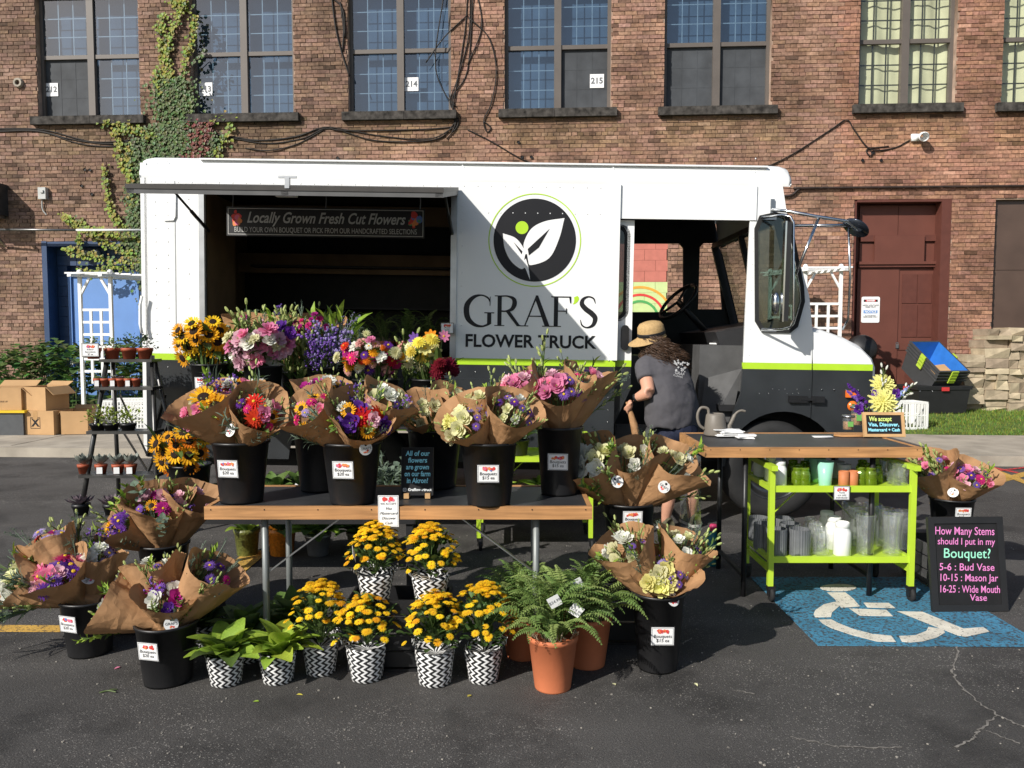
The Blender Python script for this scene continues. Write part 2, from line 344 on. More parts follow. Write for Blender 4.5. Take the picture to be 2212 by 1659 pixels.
# door openings are cut through the foot of the wall
bpy.data.objects.remove(wl)
P = [(S0, -.3), (BD[0], -.3), (BD[0], BD[3]), (BD[1], BD[3]), (BD[1], -.3), (RD[0], -.3), (RD[0], RD[3]), (RD[1], RD[3]), (RD[1], -.3), (S1, -.3), (S1, ZT), (S0, ZT)]
panel('wall', [P] + [rect(a, c, b, d) for a, b, c, d in holes if c > 0], MORT, bld, .35, .36)
CH = .0715; BL = .212; J = .011; rr = random.Random(11); cand = []
def bcol(s, z):
    f = rr.gauss(1, .11); t = rr.random()
    c = [f, f * rr.uniform(.95, 1.04), f * rr.uniform(.93, 1.07)]
    dk = .14 if s > 4 else .26
    if t < dk * .45: q = rr.uniform(.45, .72); c = [x * q for x in c]
    elif t > .9: c = [c[0] * 1.15, c[1] * 1.18, c[2] * 1.22]
    if s > W(1800, 300).x: c = [c[0] * 1.06, c[1] * .96, c[2] * .92]
    elif s < W(760, 300).x: c = [c[0] * .82, c[1] * .88, c[2] * .9]
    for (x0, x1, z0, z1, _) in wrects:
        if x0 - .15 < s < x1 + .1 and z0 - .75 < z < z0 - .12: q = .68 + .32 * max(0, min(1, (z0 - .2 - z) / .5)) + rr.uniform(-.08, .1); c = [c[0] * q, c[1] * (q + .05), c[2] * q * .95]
    return tuple(max(.1, x) for x in c)
row = 0; z = -.02
while z < ZT - .1:
    hdr = row % 7 == 3; L_ = .1 if hdr else BL; s = S0 + (0 if row % 2 else -L_ / 2) + rr.uniform(-.02, .02)
    z0, z1 = z, z + CH - J
    blk = sorted((a, b) for a, b, c, d in holes if c < z1 - .01 and d > z0 + .01)
    while s < S1:
        a, b = s, s + L_; s = b + J
        segs = [(a, b)]
        for (h0, h1) in blk:
            ns = []
            for (p, q) in segs:
                if q <= h0 or p >= h1: ns.append((p, q)); continue
                if p < h0: ns.append((p, h0 - .002))
                if q > h1: ns.append((h1 + .002, q))
            segs = ns
        for (p, q) in segs:
            if q - p > .025: cand.append((p, q, z0, z1, hdr))
    z += CH; row += 1
def near(c):
    p = bl((c[0] + c[1]) / 2, 0, (c[2] + c[3]) / 2); u, v = proj(p)
    return (p - EYE).length if (1900 < u < 2200 and 215 < v < 735 and c[1] - c[0] > .2) else 1e6 + RND.random()
cand.sort(key=near)
bm_ = MB()
def brickv(c):
    p, q, z0, z1, h = c; y = -.008 + rr.uniform(-.005, .004); j = lambda: rr.uniform(-.003, .003); t = rr.uniform(-.003, .003); zz = rr.uniform(-.003, .003)
    A = [(p + j(), y + t, z0 + j() + zz), (q + j(), y - t, z0 + j() + zz), (q + j(), y - t, z1 + j() + zz), (p + j(), y + t, z1 + j() + zz), (p, .03, z0), (q, .03, z0), (q, .03, z1), (p, .03, z1)]
    return A, [(0, 1, 2, 3), (4, 7, 3, 0)[::-1], (1, 5, 6, 2), (3, 2, 6, 7), (4, 5, 1, 0)]
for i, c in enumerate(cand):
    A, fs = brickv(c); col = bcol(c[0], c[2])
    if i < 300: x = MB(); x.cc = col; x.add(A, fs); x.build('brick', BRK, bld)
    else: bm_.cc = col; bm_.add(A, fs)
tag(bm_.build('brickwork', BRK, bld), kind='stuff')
# windows
FRM = mat('bronze_window_frame', (.115, .098, .085), .5, .4, var=.08, scale=3); SILL = mat('soot_stone', (.055, .05, .045), .9, .2, var=.7, scale=9, bump=.6, bscale=40)
PANE = glass('window_glass', (.62, .72, .80), 1., 1.95, .015); SCRN = mat('insect_screen', (.055, .06, .066), .7, .3, var=.25, scale=3)
SKYREF = mat('painted_sky_reflection', (.10, .145, .20), .9, .15, var=.25, scale=2.2); CURT = mat('pale_curtain', (.74, .73, .52), .9, .1, var=.10, scale=3, trans=.15); PANEC = glass('clear_window_glass', (.88, .90, .86), .9, 1.5, .015)  # the blue-grey colour stands in for sky reflected in the panes
MUN = mat('pale_muntin', (.32, .38, .42), .5, .4); MUND = mat('dark_muntin', (.05, .05, .04), .5, .4)
nums = ['212', '213', '214', '215', None, None, None]
for wi, (x0, x1, z0, z1, kd) in enumerate(wrects):
    win = link('window', None, bld); cx = (x0 + x1) / 2; mw = .13; fw = .06; yf = .12
    b = MB(); b.b2((x0, yf, z0), (x0 + fw, yf + .1, z1)); b.b2((x1 - fw, yf, z0), (x1, yf + .1, z1)); b.b2((x0 + fw, yf, z0), (x1 - fw, yf + .1, z0 + .05)); b.b2((x0 + fw, yf, z1 - .06), (x1 - fw, yf + .1, z1)); b.build('frame', FRM, win)
    b = MB(); b.b2((cx - mw / 2, yf - .02, z0 + .05), (cx + mw / 2, yf + .1, z1 - .06)); b.build('mullion', FRM, win)
    zm = z0 + 1.16
    sl_ = MB(); rr2 = random.Random(wi)
    xs = [x0 - .11, cx + rr2.uniform(-.1, .1), x1 + .11]
    for q in range(2):
        sl_ = MB(); sl_.box(((xs[q] + xs[q + 1]) / 2, .02, z0 - .077), (xs[q + 1] - xs[q] - .006, .26, .15), 0, Euler((.03, 0, rr2.uniform(-.004, .004))).to_matrix()); sl_.build('sill', SILL, bld)
    for sd in (0, 1):
        p, q = ((x0 + fw, cx - mw / 2), (cx + mw / 2, x1 - fw))[sd]
        b = MB(); b.b2((p, yf + .005, zm - .04), (q, yf + .07, zm + .035)); b.build('meeting_rail', FRM, win)
        for up in (0, 1):
            a_, c_ = ((z0 + .05, zm - .04), (zm + .035, z1 - .06))[up]; yy = yf + (.06 if up == 0 else .03)
            b = MB(); b.add([(p, yy, a_), (q, yy, a_), (q, yy, c_), (p, yy, c_)], [(0, 1, 2, 3)])
            scr = (kd == 'blue') and up == 0 and ((wi == 0 and sd == 0) or (wi == 3 and sd == 1) or wi == 4)
            b.build('pane', SCRN if scr else (PANE if kd == 'blue' else PANEC), win)
            b = MB(); t = .008 if kd == 'blue' else .012; yb = yy + (.012 if not scr else -.004)
            for i in (1, 2): x = p + (q - p) * i / 3; b.b2((x - t, yb, a_), (x + t, yb + .01, c_))
            for i in (1, 2): zz = a_ + (c_ - a_) * i / 3; b.b2((p, yb + .0015, zz - t), (q, yb + .0085, zz + t))
            b.build('muntin_grid', (SCRN if scr else MUN) if kd == 'blue' else MUND, win)
    b = MB()
    if kd == 'blue': b.add([(x0, .34, z0 - .1), (x1, .34, z0 - .1), (x1, .34, z1), (x0, .34, z1)], [(0, 1, 2, 3)]); b.build('sky_reflection_sheet', SKYREF, win)  # added sheet behind the panes, coloured like the sky mirrored in them
    else:
        vs = []; fs = []; NN = 60; rc = random.Random(wi + 3); ph = rc.uniform(0, 6)
        for j in range(9):
            for i in range(NN + 1):
                x = x0 + (x1 - x0) * i / NN; zz = z0 + .03 + .03 * math.sin(x * 3 + ph) + (z1 - z0) * j / 8; sg = (1 - j / 8) * .5 * (i / NN)
                vs.append((x, .27 + .022 * math.sin(x * 9 + ph + 2.2 * sg + .8 * math.sin(x * 4)) + .008 * math.sin(x * 26 + j * .5), zz))
        for j in range(8):
            for i in range(NN): k = j * (NN + 1) + i; fs.append((k, k + 1, k + NN + 2, k + NN + 1))
        b.add(vs, fs); b.build('curtain', CURT, win, True)
    if nums[wi]:
        u, v = {0: (104, 194), 1: (438, 193), 2: (889, 182), 3: (1293, 175)}[wi]; p = W(u, v, yf + .05)
        cdm = MB(); p.x += (.07, .06, 0, -.03)[wi]; cdm.b2((p.x - .13, yf + .045, p.z - .125), (p.x + .13, yf + .05, p.z + .125)); cdo = cdm.build('number_card', CARD, win)
        text(nums[wi], .15, mat('grey_ink', (.12, .13, .14), .6), cdo, (p.x, yf + .042, p.z), bold=.004, name='number')
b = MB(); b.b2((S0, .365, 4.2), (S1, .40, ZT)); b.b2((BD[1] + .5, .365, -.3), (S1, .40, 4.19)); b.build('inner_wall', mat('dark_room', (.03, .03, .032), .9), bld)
# blue recessed entry
DBLUE = mat('dark_blue_paint', (.022, .052, .125), .5, .4, var=.12, scale=4, bump=.08); LBLUE = mat('light_blue_door_paint', (.13, .26, .56), .4, .4, var=.05, scale=3)
RB = .30; en = link('entry_recess', None, bld); b = MB()
b.b2((BD[0] - .001, -.012, -.2), (BD[0] + .10, RB, BD[3])); b.b2((BD[1] - .08, .0, -.2), (BD[1], RB, BD[3])); b.b2((BD[0] + .1, .0, BD[3] - .1), (BD[1] - .08, RB, BD[3] + .001)); b.build('recess_lining', DBLUE, en)
b = MB(); b.b2((BD[0], RB + .11, -.2), (BD[1] + .4, RB + .15, BD[3])); b.build('recess_back', mat('blue_joint', (.015, .035, .08), .8), en)
dx0 = W(152, 700, RB).x; dx1 = W(300, 700, RB).x; dzt = W(160, 590, RB).z
bz = -.1; r_ = 0
while bz < BD[3] - .12:
    x = BD[0] + .1 - (0 if r_ % 2 else .2)
    while x < BD[1] - .08:
        p, q = max(x, BD[0] + .102), min(x + .395, BD[1] - .085); x += .405
        if bz < dzt - .05:
            if p < dx0 < q: q = dx0 - .03
            elif p >= dx0 - .03 and q <= dx1 + .03: continue
            elif p < dx1 + .03 < q and p > dx0: p = dx1 + .03
        if q - p > .04: b = MB(); b.b2((p, RB, bz), (q, RB + .11, min(bz + .193, BD[3] - .105))); b.build('block', DBLUE, en)
    bz += .2; r_ += 1
dr = MB(); dr.b2((dx0 + .05, RB + .03, -.1), (dx1 - .05, RB + .08, dzt - .08)); dro = dr.build('door', LBLUE, bld)
b = MB(); b.b2((dx0 - .02, RB - .01, -.1), (dx0 + .045, RB + .09, dzt)); b.b2((dx1 - .045, RB - .01, -.1), (dx1 + .02, RB + .09, dzt)); b.b2((dx0 + .045, RB - .01, dzt - .075), (dx1 - .045, RB + .09, dzt)); b.build('door_frame', LBLUE, dro)
hz = W(188, 815, RB).z; hx = dx0 + .17
b = MB(); b.b2((hx - .06, RB + .022, hz - .2), (hx + .06, RB + .03, hz + .2)); b.tube([(hx, RB + .02, hz - .1), (hx, RB - .03, hz - .09), (hx, RB - .03, hz + .09), (hx, RB + .02, hz + .1)], .01); b.build('handle', ALU, dro)
p = W(171, 783, RB); b = MB(); b.b2((p.x - .05, RB - .04, p.z - .08), (p.x + .02, RB, p.z + .08)); b.build('keypad', BLACK, bld)
p = W(158, 784, RB); b = MB(); b.b2((p.x - .05, RB - .02, p.z - .05), (p.x + .01, RB, p.z + .05)); b.build('doorbell_plate', CARD, bld)
def flood(u, v, y, m, sc_=1.):
    p = W(u, v, y); b = MB(); b.box((p.x, y - .02, p.z), (.14 * sc_, .06, .12 * sc_)); 
    for s in ((-1, 1) if sc_ != 1.01 else (1,)): b.lathe([(.03, 0), (.075 * sc_, .06), (.085 * sc_, .16 * sc_), (.075 * sc_, .17 * sc_)], 12, 0, Matrix.Translation((p.x + s * .09, y - .06, p.z + .02)) @ Euler((1.9, 0, s * .5 - .6)).to_matrix().to_4x4())
    o = b.build('flood_lamp', m, None, True); o.location = BF.loc; o.rotation_euler = BF.eul; return o
tag(flood(208, 548, RB, mat('grey_fixture', (.45, .46, .44), .5)), 'grey twin flood lamp above the blue door', 'lamp')
tag(flood(1976, 298, -.02, WHITE, 1.01), 'white flood lamp on bare brick above red-brown door', 'lamp')
tag(flood(340, 562, -.02, WHITE, .8), 'small white lamp fixed among ivy beside the blue entry', 'lamp')
# red-brown door
RBD = mat('redbrown_paint', (.125, .043, .030), .55, .35, var=.08, scale=3, bump=.06, bscale=30); RBDd = mat('redbrown_trim', (.105, .035, .025), .55, .35, var=.1)
DY = .24; rdoor = link('boarded_doorway', None, bld)
def RX(u, v): p = W(u, v, DY); return p.x, p.z
def rpan(name, u0, v0, u1, v1, y0, y1, m, par): a = W(u0, v0, DY); c = W(u1, v1, DY); b = MB(); b.b2((a.x, y0, c.z), (c.x, y1, a.z)); return b.build(name, m, par)
b = MB(); b.b2((RD[0], DY + .06, -.2), (RD[1], DY + .1, RD[3])); b.build('backing_board', RBDd, rdoor)
b = MB(); b.b2((RD[1] - .17, -.004, -.2), (RD[1] - .001, DY + .06, RD[3])); b.b2((RD[0] + .001, .02, -.2), (RD[0] + .05, DY + .06, RD[3])); b.b2((RD[0] + .05, .0, RD[3] - .05), (RD[1] - .17, DY + .06, RD[3] - .001)); b.build('door_frame', RBDd, rdoor)
rpan('transom_panel', 1858, 445, 1939, 508, DY, DY + .06, RBD, rdoor); rpan('transom_panel', 1942, 445, 2030, 508, DY + .004, DY + .06, RBD, rdoor)
rpan('rail', 1858, 509, 2038, 521, DY - .04, DY + .06, RBDd, rdoor); rpan('transom_panel', 1858, 524, 1900, 565, DY + .01, DY + .06, RBD, rdoor); rpan('transom_panel', 1990, 524, 2034, 565, DY + .01, DY + .06, RBD, rdoor)
rpan('cover_board', 1887, 510, 1992, 567, DY - .075, DY - .041, RBD, rdoor)
rpan('cornice', 1853, 566, 2036, 571, DY - .08, DY + .06, RBD, rdoor); rpan('cornice', 1853, 571.5, 2036, 577, DY - .05, DY + .06, RBDd, rdoor)
pl = rpan('door_leaf', 1853, 580, 1934, 880, DY, DY + .06, RBD, rdoor)
d2 = rpan('door_leaf', 1936, 580, 2030, 880, DY + .02, DY + .06, RBD, rdoor)
for (u0, v0, u1, v1) in ((1950, 592, 1980, 655), (1984, 592, 2012, 655), (1949, 658, 1980, 728), (1984, 658, 2012, 728)): rpan('panel', u0, v0, u1, v1, DY + .006, DY + .02, RBDd, d2)
rpan('rail', 1938, 740, 2028, 756, DY + .004, DY + .02, RBD, d2); rpan('panel', 1956, 764, 2020, 850, DY + .008, DY + .02, RBDd, d2)
b = MB(); p = W(1937, 748, DY); b.box((p.x, DY - .01, p.z), (.05, .03, .07)); b.tube([(p.x - .018, DY - .01, p.z + .03), (p.x - .018, DY - .01, p.z + .07), (p.x + .018, DY - .01, p.z + .07), (p.x + .018, DY - .01, p.z + .03)], .006); b.build('padlock', ALU, pl)
a = W(1861, 641, DY); c = W(1899, 697, DY); sg = tag(link('warning_sign', None, None, BF.loc, BF.eul), 'white high voltage warning sign screwed to the red-brown door', 'sign')
panel('sign_plate', [rrect(a.x, c.z, c.x, a.z, .03)], CARD, sg, .006, DY - .004)
mx, hh = (a.x + c.x) / 2, a.z - c.z; ws = c.x - a.x; yy = DY - .0125
panel('print', [rect(mx - ws * .38, a.z - hh * .20, mx + ws * .38, a.z - hh * .11)], INK, sg, .001, DY - .0105); panel('print', [rect(mx - ws * .28, a.z - hh * .19, mx + ws * .28, a.z - hh * .12)], mat('danger_red', (.6, .03, .03)), sg, .001, DY - .012)
panel('print', [rect(mx - ws * .38, a.z - hh * .64, mx + ws * .38, a.z - hh * .52)], mat('notice_blue', (.08, .25, .6)), sg, .001, DY - .0105)
yy = DY - .0145
text('DANGER', hh * .075, CARD, sg, (mx, yy, a.z - hh * .155), bold=.002); text('HIGH VOLTAGE\nKEEP OUT', hh * .085, INK, sg, (mx, yy, a.z - hh * .37), ls=.8); text('NOTICE', hh * .12, CARD, sg, (mx, yy, a.z - hh * .58), bold=.002); text('AUTHORIZED\nPERSONNEL ONLY', hh * .065, INK, sg, (mx, yy, a.z - hh * .76), ls=.8)
# brown shuttered opening, mural panel
b = MB(); zq = PB[2] + (PB[3] - PB[2]) * .47
BRS = mat('brown_steel', (.085, .055, .042), .35, .5, var=.15, scale=2)
for z0, z1 in ((PB[2], zq - .004), (zq + .004, PB[3])): b = MB(); b.b2((PB[0], .10, z0), (PB[1], .14, z1)); b.build('shutter_panel', BRS, bld)
b = MB(); b.b2((PB[0] - .1, -.05, PB[2] - .12), (PB[1], .1, PB[2] - .003)); b.build('sill', SILL, bld)
SAL = mat('salmon_mural_paint', (.50, .17, .13), .8, .3, var=.08, bump=.1); MGR = mat('pale_green_mural_paint', (.55, .66, .30), .8, .3, var=.06, bump=.1)
mur = link('mural_panel', None, bld); b = MB(); b.b2((MU[0], .05, MU[2]), (MU[1], .09, MU[3])); b.build('panel_backing', MORT, mur)
zz = MU[2]; r_ = 0; zg = W(1400, 612).z; xg = W(1430, 600).x
while zz < MU[3] - .02:
    x = MU[0] - (.2 if r_ % 2 else 0)
    while x < MU[1]:
        p, q = max(x, MU[0]), min(x + .40, MU[1]); x += .405
        if q - p > .05: b = MB(); b.b2((p, .02, zz), (q, .05, min(zz + .197, MU[3]))); b.build('block', MGR if zz + .1 < zg else SAL, mur)
    zz += .2; r_ += 1
for k_, (cl, rad) in enumerate((((.75, .35, .05), .62), ((.65, .06, .05), .48), ((.08, .35, .1), .36))):
    c = W(1382, 690); ring = [(c.x + rad * math.cos(PI * i / 24), c.z + rad * math.sin(PI * i / 24)) for i in range(25)] + [(c.x + (rad - .045) * math.cos(PI * i / 24), c.z + (rad - .045) * math.sin(PI * i / 24)) for i in range(24, -1, -1)]
    panel('rainbow_band', [ring], mat('rainbow%d' % k_, cl, .8), mur, .003, .018 - k_ * .0001)
b = MB(); b.b2((-.9, -3.415 + 3.2, .0), (-.9, -.2, .1))
# pipes, cables, boxes
CAB = mat('black_cable', (.02, .017, .015), .6, .3)
def wires(name, label, paths, m=CAB, r=.012, y=-.03, cat='cable'):
    o = thing(name, label, cat, BF.loc, BF.eul)
    for P in paths: b = MB(); rq = random.Random(int(P[0][0])); b.tube(spline([W(u, v, y + rq.uniform(-.01, .01)) for u, v in P], 6), r, 5); b.build('cable', m, o, True)
    return o
wires('cable_bundle', 'sagging bundle of black cables strung along the brick wall under the sills', [
    [(-20, 282), (80, 282), (150, 300), (240, 311), (320, 296), (390, 280), (470, 290), (560, 303), (640, 295), (700, 275), (760, 283), (840, 296), (930, 300), (985, 272)],
    [(-20, 278), (90, 280), (200, 306), (300, 300), (400, 277), (520, 302), (620, 298), (710, 278), (800, 302), (880, 306), (950, 298), (985, 262)],
    [(-20, 285), (85, 284), (170, 310), (250, 316), (350, 300), (420, 282), (560, 309), (650, 300), (705, 276), (740, 282), (900, 280), (975, 275)],
    [(530, 320), (580, 325), (640, 312), (700, 280)]])
wires('dangling_cable', 'loose black cables hanging down the brick pier between windows 214 and 215', [
    [(1010, -20), (1005, 60), (990, 160), (978, 240), (985, 262), (975, 290)], [(1016, -20), (1012, 80), (985, 180), (972, 220), (990, 265), (965, 300)], [(1022, -20), (1010, 150), (978, 210), (984, 280)],
    [(1010, 32), (960, 80), (920, 135)], [(1012, 38), (1055, 80), (1072, 150), (1062, 220), (1045, 260), (1052, 285), (1060, 275), (1045, 262)], [(960, -20), (940, 130), (960, 200), (985, 230)], [(1030, -20), (1040, 60), (1010, 140)], [(1010, 280), (1060, 305), (1130, 345), (1180, 360)]])
wires('slack_cable', 'black cable looping from the truck roof up to the white wall lamp', [[(1560, 400), (1690, 345), (1790, 283), (1828, 259), (1845, 280), (1880, 322), (1930, 320), (1965, 303)], [(1876, 318), (1884, 332), (1878, 336), (1874, 322), (1920, 316)]])
wires('old_cable', 'stiff old cables hanging against the jamb of window 214', [[(715, -20), (725, 60), (740, 120), (755, 165)], [(712, -10), (740, 20), (745, 80)], [(735, 5), (742, 60), (740, 110)]], r=.016)
o = thing('wall_conduit', 'black conduit pipe running over the red-brown door', 'pipe', BF.loc, BF.eul); b = MB(); b.tube(spline([W(1600, 428, -.05), W(1690, 424, -.05), W(1712, 420, -.05), W(1728, 408, -.05), W(1760, 406, -.05), W(2260, 401, -.05)], 6), .022, 8); b.build('pipe', mat('rusty_black_pipe', (.035, .022, .018), .6, var=.4), o, True)
o = thing('wall_pipe', 'long pale pipe rail crossing the wall above the blue entry', 'pipe', BF.loc, BF.eul)
for a_, c_, m in (((-20, 496), (165, 497), mat('grey_pipe', (.2, .2, .2), .4, .5, .8)), ((165, 497), (310, 497), WHITE)): b = MB(); b.tube([W(*a_, -.30), W(*c_, -.30)], .022, 8); b.build('pipe', m, o, True)
p = W(97, 419); b = MB(); b.box((p.x, -.05, p.z), (.15, .1, .22)); b.box((p.x + .01, -.11, p.z + .03), (.06, .03, .05)); b.tube(spline([V(p.x - .03, -.05, p.z - .11), V(p.x - .03, -.04, p.z - .3), V(p.x + .03, -.02, p.z - .4)], 4), .012, 6)
o = b.build('junction_box', mat('grey_fixture', (.45, .46, .44), .5)); o.location = BF.loc; o.rotation_euler = BF.eul; tag(o, 'small grey electrical box on brick left of the ivy', 'box')
o = thing('air_conditioner', 'dark air conditioner on wall brackets beside the grey junction box', 'air conditioner', BF.loc, BF.eul); p = W(0, 432)
b = MB(); b.b2((p.x - .75, -.62, p.z - .32), (p.x + .17, -.01, p.z + .28)); b.build('casing', mat('dark_casing', (.04, .04, .042), .5, var=.2), o)
for k_ in range(9): b = MB(); b.b2((p.x - .7, -.635, p.z - .26 + k_ * .055), (p.x + .12, -.62, p.z - .24 + k_ * .055)); b.build('louvre', mat('dark_casing2', (.07, .07, .07), .5), o)
for x in (p.x + .1, p.x - .55): b = MB(); b.bar((x, -.02, p.z - .345), (x, -.75, p.z - .345), .045); b.bar((x, -.03, p.z - .9), (x, -.72, p.z - .37), .035); b.build('bracket', ALU, o)
rh = random.Random(4); HB = MB()
for (u, v) in ((185, 367), (178, 402), (200, 420), (196, 368), (1120, 308), (1128, 340), (1148, 340), (1885, 330), (1862, 347), (1902, 347), (730, 342), (718, 362)):
    p = W(u, v); HB.lathe([(.001, 0), (.028, .0), (.03, .012)], 8, 0, Matrix.Translation((p.x, -.024, p.z)) @ Matrix.Rotation(PI / 2, 4, 'X'))
tag(HB.build('bolt_holes', INK, bld), kind='stuff')
p = W(42, 180); b = MB(); b.lathe([(.05, 0), (.1, 0), (.085, .05), (.05, .05), (.045, .01)], 9, 0, Matrix.Translation((p.x, -.02, p.z)) @ Matrix.Rotation(PI / 2, 4, 'X')); b.build('pipe_stub_patch', CONC, bld)
# ------------------------------------------------------------------ flower truck
TF = Frame((0, 6.5, 0), (0, .0153, -.0085))
def T(u, v, y=0.): return TF.hit(u, v, y)
def tp(P, y=0.): return [(q.x, q.z) for q in (T(u, v, y) for u, v in P)]
trk = thing('flower_truck', 'white and charcoal step van with lime stripe and open serving hatch', 'truck', TF.loc, TF.eul)
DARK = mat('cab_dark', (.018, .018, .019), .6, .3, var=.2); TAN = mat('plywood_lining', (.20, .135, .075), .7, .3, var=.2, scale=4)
TW = 2.15
xr = T(313, 560).x; xs = T(1333, 600).x; xc = T(1607, 700).x; xw = T(1753, 740).x; xh = T(1886, 790).x
zst = T(1300, 778).z; zsb = T(1300, 792).z; zg = T(900, 392).z; zrf = T(900, 343).z; zbot = T(1300, 1003).z
ox0, ox1 = T(443, 600).x, T(973, 600).x; oz0, oz1 = T(700, 770).z, T(700, 411).z
print('truck', xr, xs, xc, xw, xh, 'z', zbot, zsb, zst, zg, zrf)
pan = panel('side_panel', [rect(xr, zst, xs, zg), rect(ox0, oz0, ox1, oz1)], WHITE, trk, .02, .02)
panel('stripe', [rect(xr, zsb, xs, zst - .001)], LIME, trk, .022, .02)
panel('lower_panel', [[(xr, zbot)] + [(T(775, 990).x + .58 * math.cos(PI - PI * i / 14), zbot + .50 * math.sin(PI - PI * i / 14)) for i in range(15)] + [(xs, zbot), (xs, zsb - .001), (xr, zsb - .001)]], CHAR, trk, .021, .02)
b = MB(); z1 = zsb - .13; b.box(((xr + xs) / 2 - .1, -.012, z1 - .04), (xs - xr - 1.4, .02, .11)); b.build('rub_rail', CHAR, trk)
# roof: rounded cap swept along x
prof = [(.0, 0), (-.006, .05), (.0, .12), (.03, .175), (.09, .205), (.3, .225), (TW / 2, .24), (TW - .3, .225), (TW - .09, .205), (TW - .03, .175), (TW, .12), (TW + .006, .05), (TW, 0)]
dzr = zrf - zg - .205
xf = T(1672, 380).x; b = MB(); vs = []; fs = []
st = [(xr - .03, .25, -.0), (xr - .035, .6, 0), (xr - .015, .93, 0), (xr + .05, 1., 0), (xf, 1., 0), (xf + .06, .985, .0), (xf + .115, .9, 0), (xf + .14, .6, 0), (xf + .13, .3, 0)]
for (x, s, _) in st:
    for (y, z) in prof: vs.append((x, y, zg + (z + dzr * min(1, z / .12)) * s))
n_ = len(prof)
for i in range(len(st) - 1):
    for j in range(n_ - 1): q = i * n_ + j; fs.append((q, q + 1, q + n_ + 1, q + n_))
b.add(vs, fs); ro = b.build('roof', WHITE, trk, True)
b = MB(); b.b2((xr + .45, -.006, zg + .150), (xf - .05, .03, zg + .162)); b.build('drip_rail', WHITE, ro)
# rear and far walls, floor, inside lining
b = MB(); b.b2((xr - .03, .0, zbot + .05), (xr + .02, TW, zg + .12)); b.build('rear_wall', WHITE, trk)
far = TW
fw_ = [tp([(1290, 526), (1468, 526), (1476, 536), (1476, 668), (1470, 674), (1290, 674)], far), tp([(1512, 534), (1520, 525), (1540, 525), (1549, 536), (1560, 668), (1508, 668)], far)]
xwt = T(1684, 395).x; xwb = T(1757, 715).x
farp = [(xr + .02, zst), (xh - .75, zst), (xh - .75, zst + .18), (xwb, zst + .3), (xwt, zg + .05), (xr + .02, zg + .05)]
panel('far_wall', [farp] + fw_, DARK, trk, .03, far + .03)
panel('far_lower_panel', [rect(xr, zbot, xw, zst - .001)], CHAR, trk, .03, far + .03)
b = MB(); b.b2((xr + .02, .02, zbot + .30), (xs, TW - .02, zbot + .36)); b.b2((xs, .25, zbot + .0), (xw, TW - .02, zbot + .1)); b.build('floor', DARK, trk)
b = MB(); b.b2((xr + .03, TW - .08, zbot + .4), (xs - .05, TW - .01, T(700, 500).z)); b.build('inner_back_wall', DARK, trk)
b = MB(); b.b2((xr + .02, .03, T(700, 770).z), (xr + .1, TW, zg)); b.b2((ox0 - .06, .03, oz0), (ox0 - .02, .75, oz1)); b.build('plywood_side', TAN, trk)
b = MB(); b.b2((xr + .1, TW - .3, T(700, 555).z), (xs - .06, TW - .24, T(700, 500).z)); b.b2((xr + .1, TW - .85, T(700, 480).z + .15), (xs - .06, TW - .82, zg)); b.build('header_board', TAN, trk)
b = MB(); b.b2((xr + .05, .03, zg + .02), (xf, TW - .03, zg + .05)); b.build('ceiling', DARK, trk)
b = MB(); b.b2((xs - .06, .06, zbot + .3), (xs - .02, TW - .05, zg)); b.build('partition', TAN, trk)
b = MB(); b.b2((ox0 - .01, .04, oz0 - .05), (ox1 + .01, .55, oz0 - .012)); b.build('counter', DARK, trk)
b = MB()
for k_ in range(3): b.b2((ox0 - .2, TW - .45, oz0 + .02 + k_ * .42), (ox1 + .1, TW - .1, oz0 + .04 + k_ * .42))
b.build('inner_shelf', DARK, trk)
b = MB(); b.b2((ox0 - .045, -.012, oz0), (ox0 - .001, .05, oz1)); b.b2((ox1 + .001, -.012, oz0), (ox1 + .05, .05, oz1)); b.b2((ox0 - .045, -.010, oz0 - .035), (ox1 + .05, .05, oz0 - .001)); b.build('hatch_frame', ALU, trk)
# hatch lid
lid = link('hatch_lid', None, trk, (0, -.02, oz1 + .02)); LL = 1.27; hx0, hx1 = ox0 - .02, ox1 + .06; dip = .185
Rl = Euler((dip, 0, 0)).to_matrix()
def LP(x, y, z): return Rl @ V(x, y, z)
b = MB(); b.box(LP((hx0 + hx1) / 2, -LL / 2, 0), (hx1 - hx0, LL, .03), 0, Rl); b.build('lid_panel', mat('lid_edge_bronze', (.07, .066, .062), .5), lid)
b = MB()
for x in (hx0 + .03, hx1 - .03, (hx0 + hx1) / 2): b.box(LP(x, -LL / 2, -.03), (.05, LL - .01, .03), 0, Rl)
for y in (-.03, -LL + .03): b.box(LP((hx0 + hx1) / 2, y, -.0315), (hx1 - hx0 - .01, .05, .03), 0, Rl)
b.build('lid_rim', mat('lid_rim_grey', (.13, .13, .13), .5), lid)
b = MB(); b.box(LP((hx0 + hx1) / 2, -LL / 2, -.018), (hx1 - hx0 - .02, LL - .02, .004), 0, Rl); b.build('lid_underside', mat('lid_grey', (.22, .22, .22), .5), lid)
p = T(620, 395, -LL); q = LP(p.x, -LL + .02, 0); b = MB(); b.box(q + V(0, -.01, .03), (.03, .03, .07)); b.bar(q + V(-.06, -.01, .07), q + V(.06, -.01, .07), .014); b.build('lid_latch', ALU, lid)
p = T(620, 420, -1.0); q = LP(p.x, -LL + .25, -.05); b = MB(); b.box(q, (.14, .05, .02)); b.build('lid_handle', WHITE, lid)
for x, k_ in ((hx0 + .05, 0), (hx1 - .05, 1)):
    b = MB(); e = LP(x, -.62, -.05); f = V(x, .03, -.36); b.tube([e, f], .009, 8); b.tube([f + (e - f) * .0, f + (e - f) * .55], .014, 8); b.build('gas_strut', BLACK, lid, True)
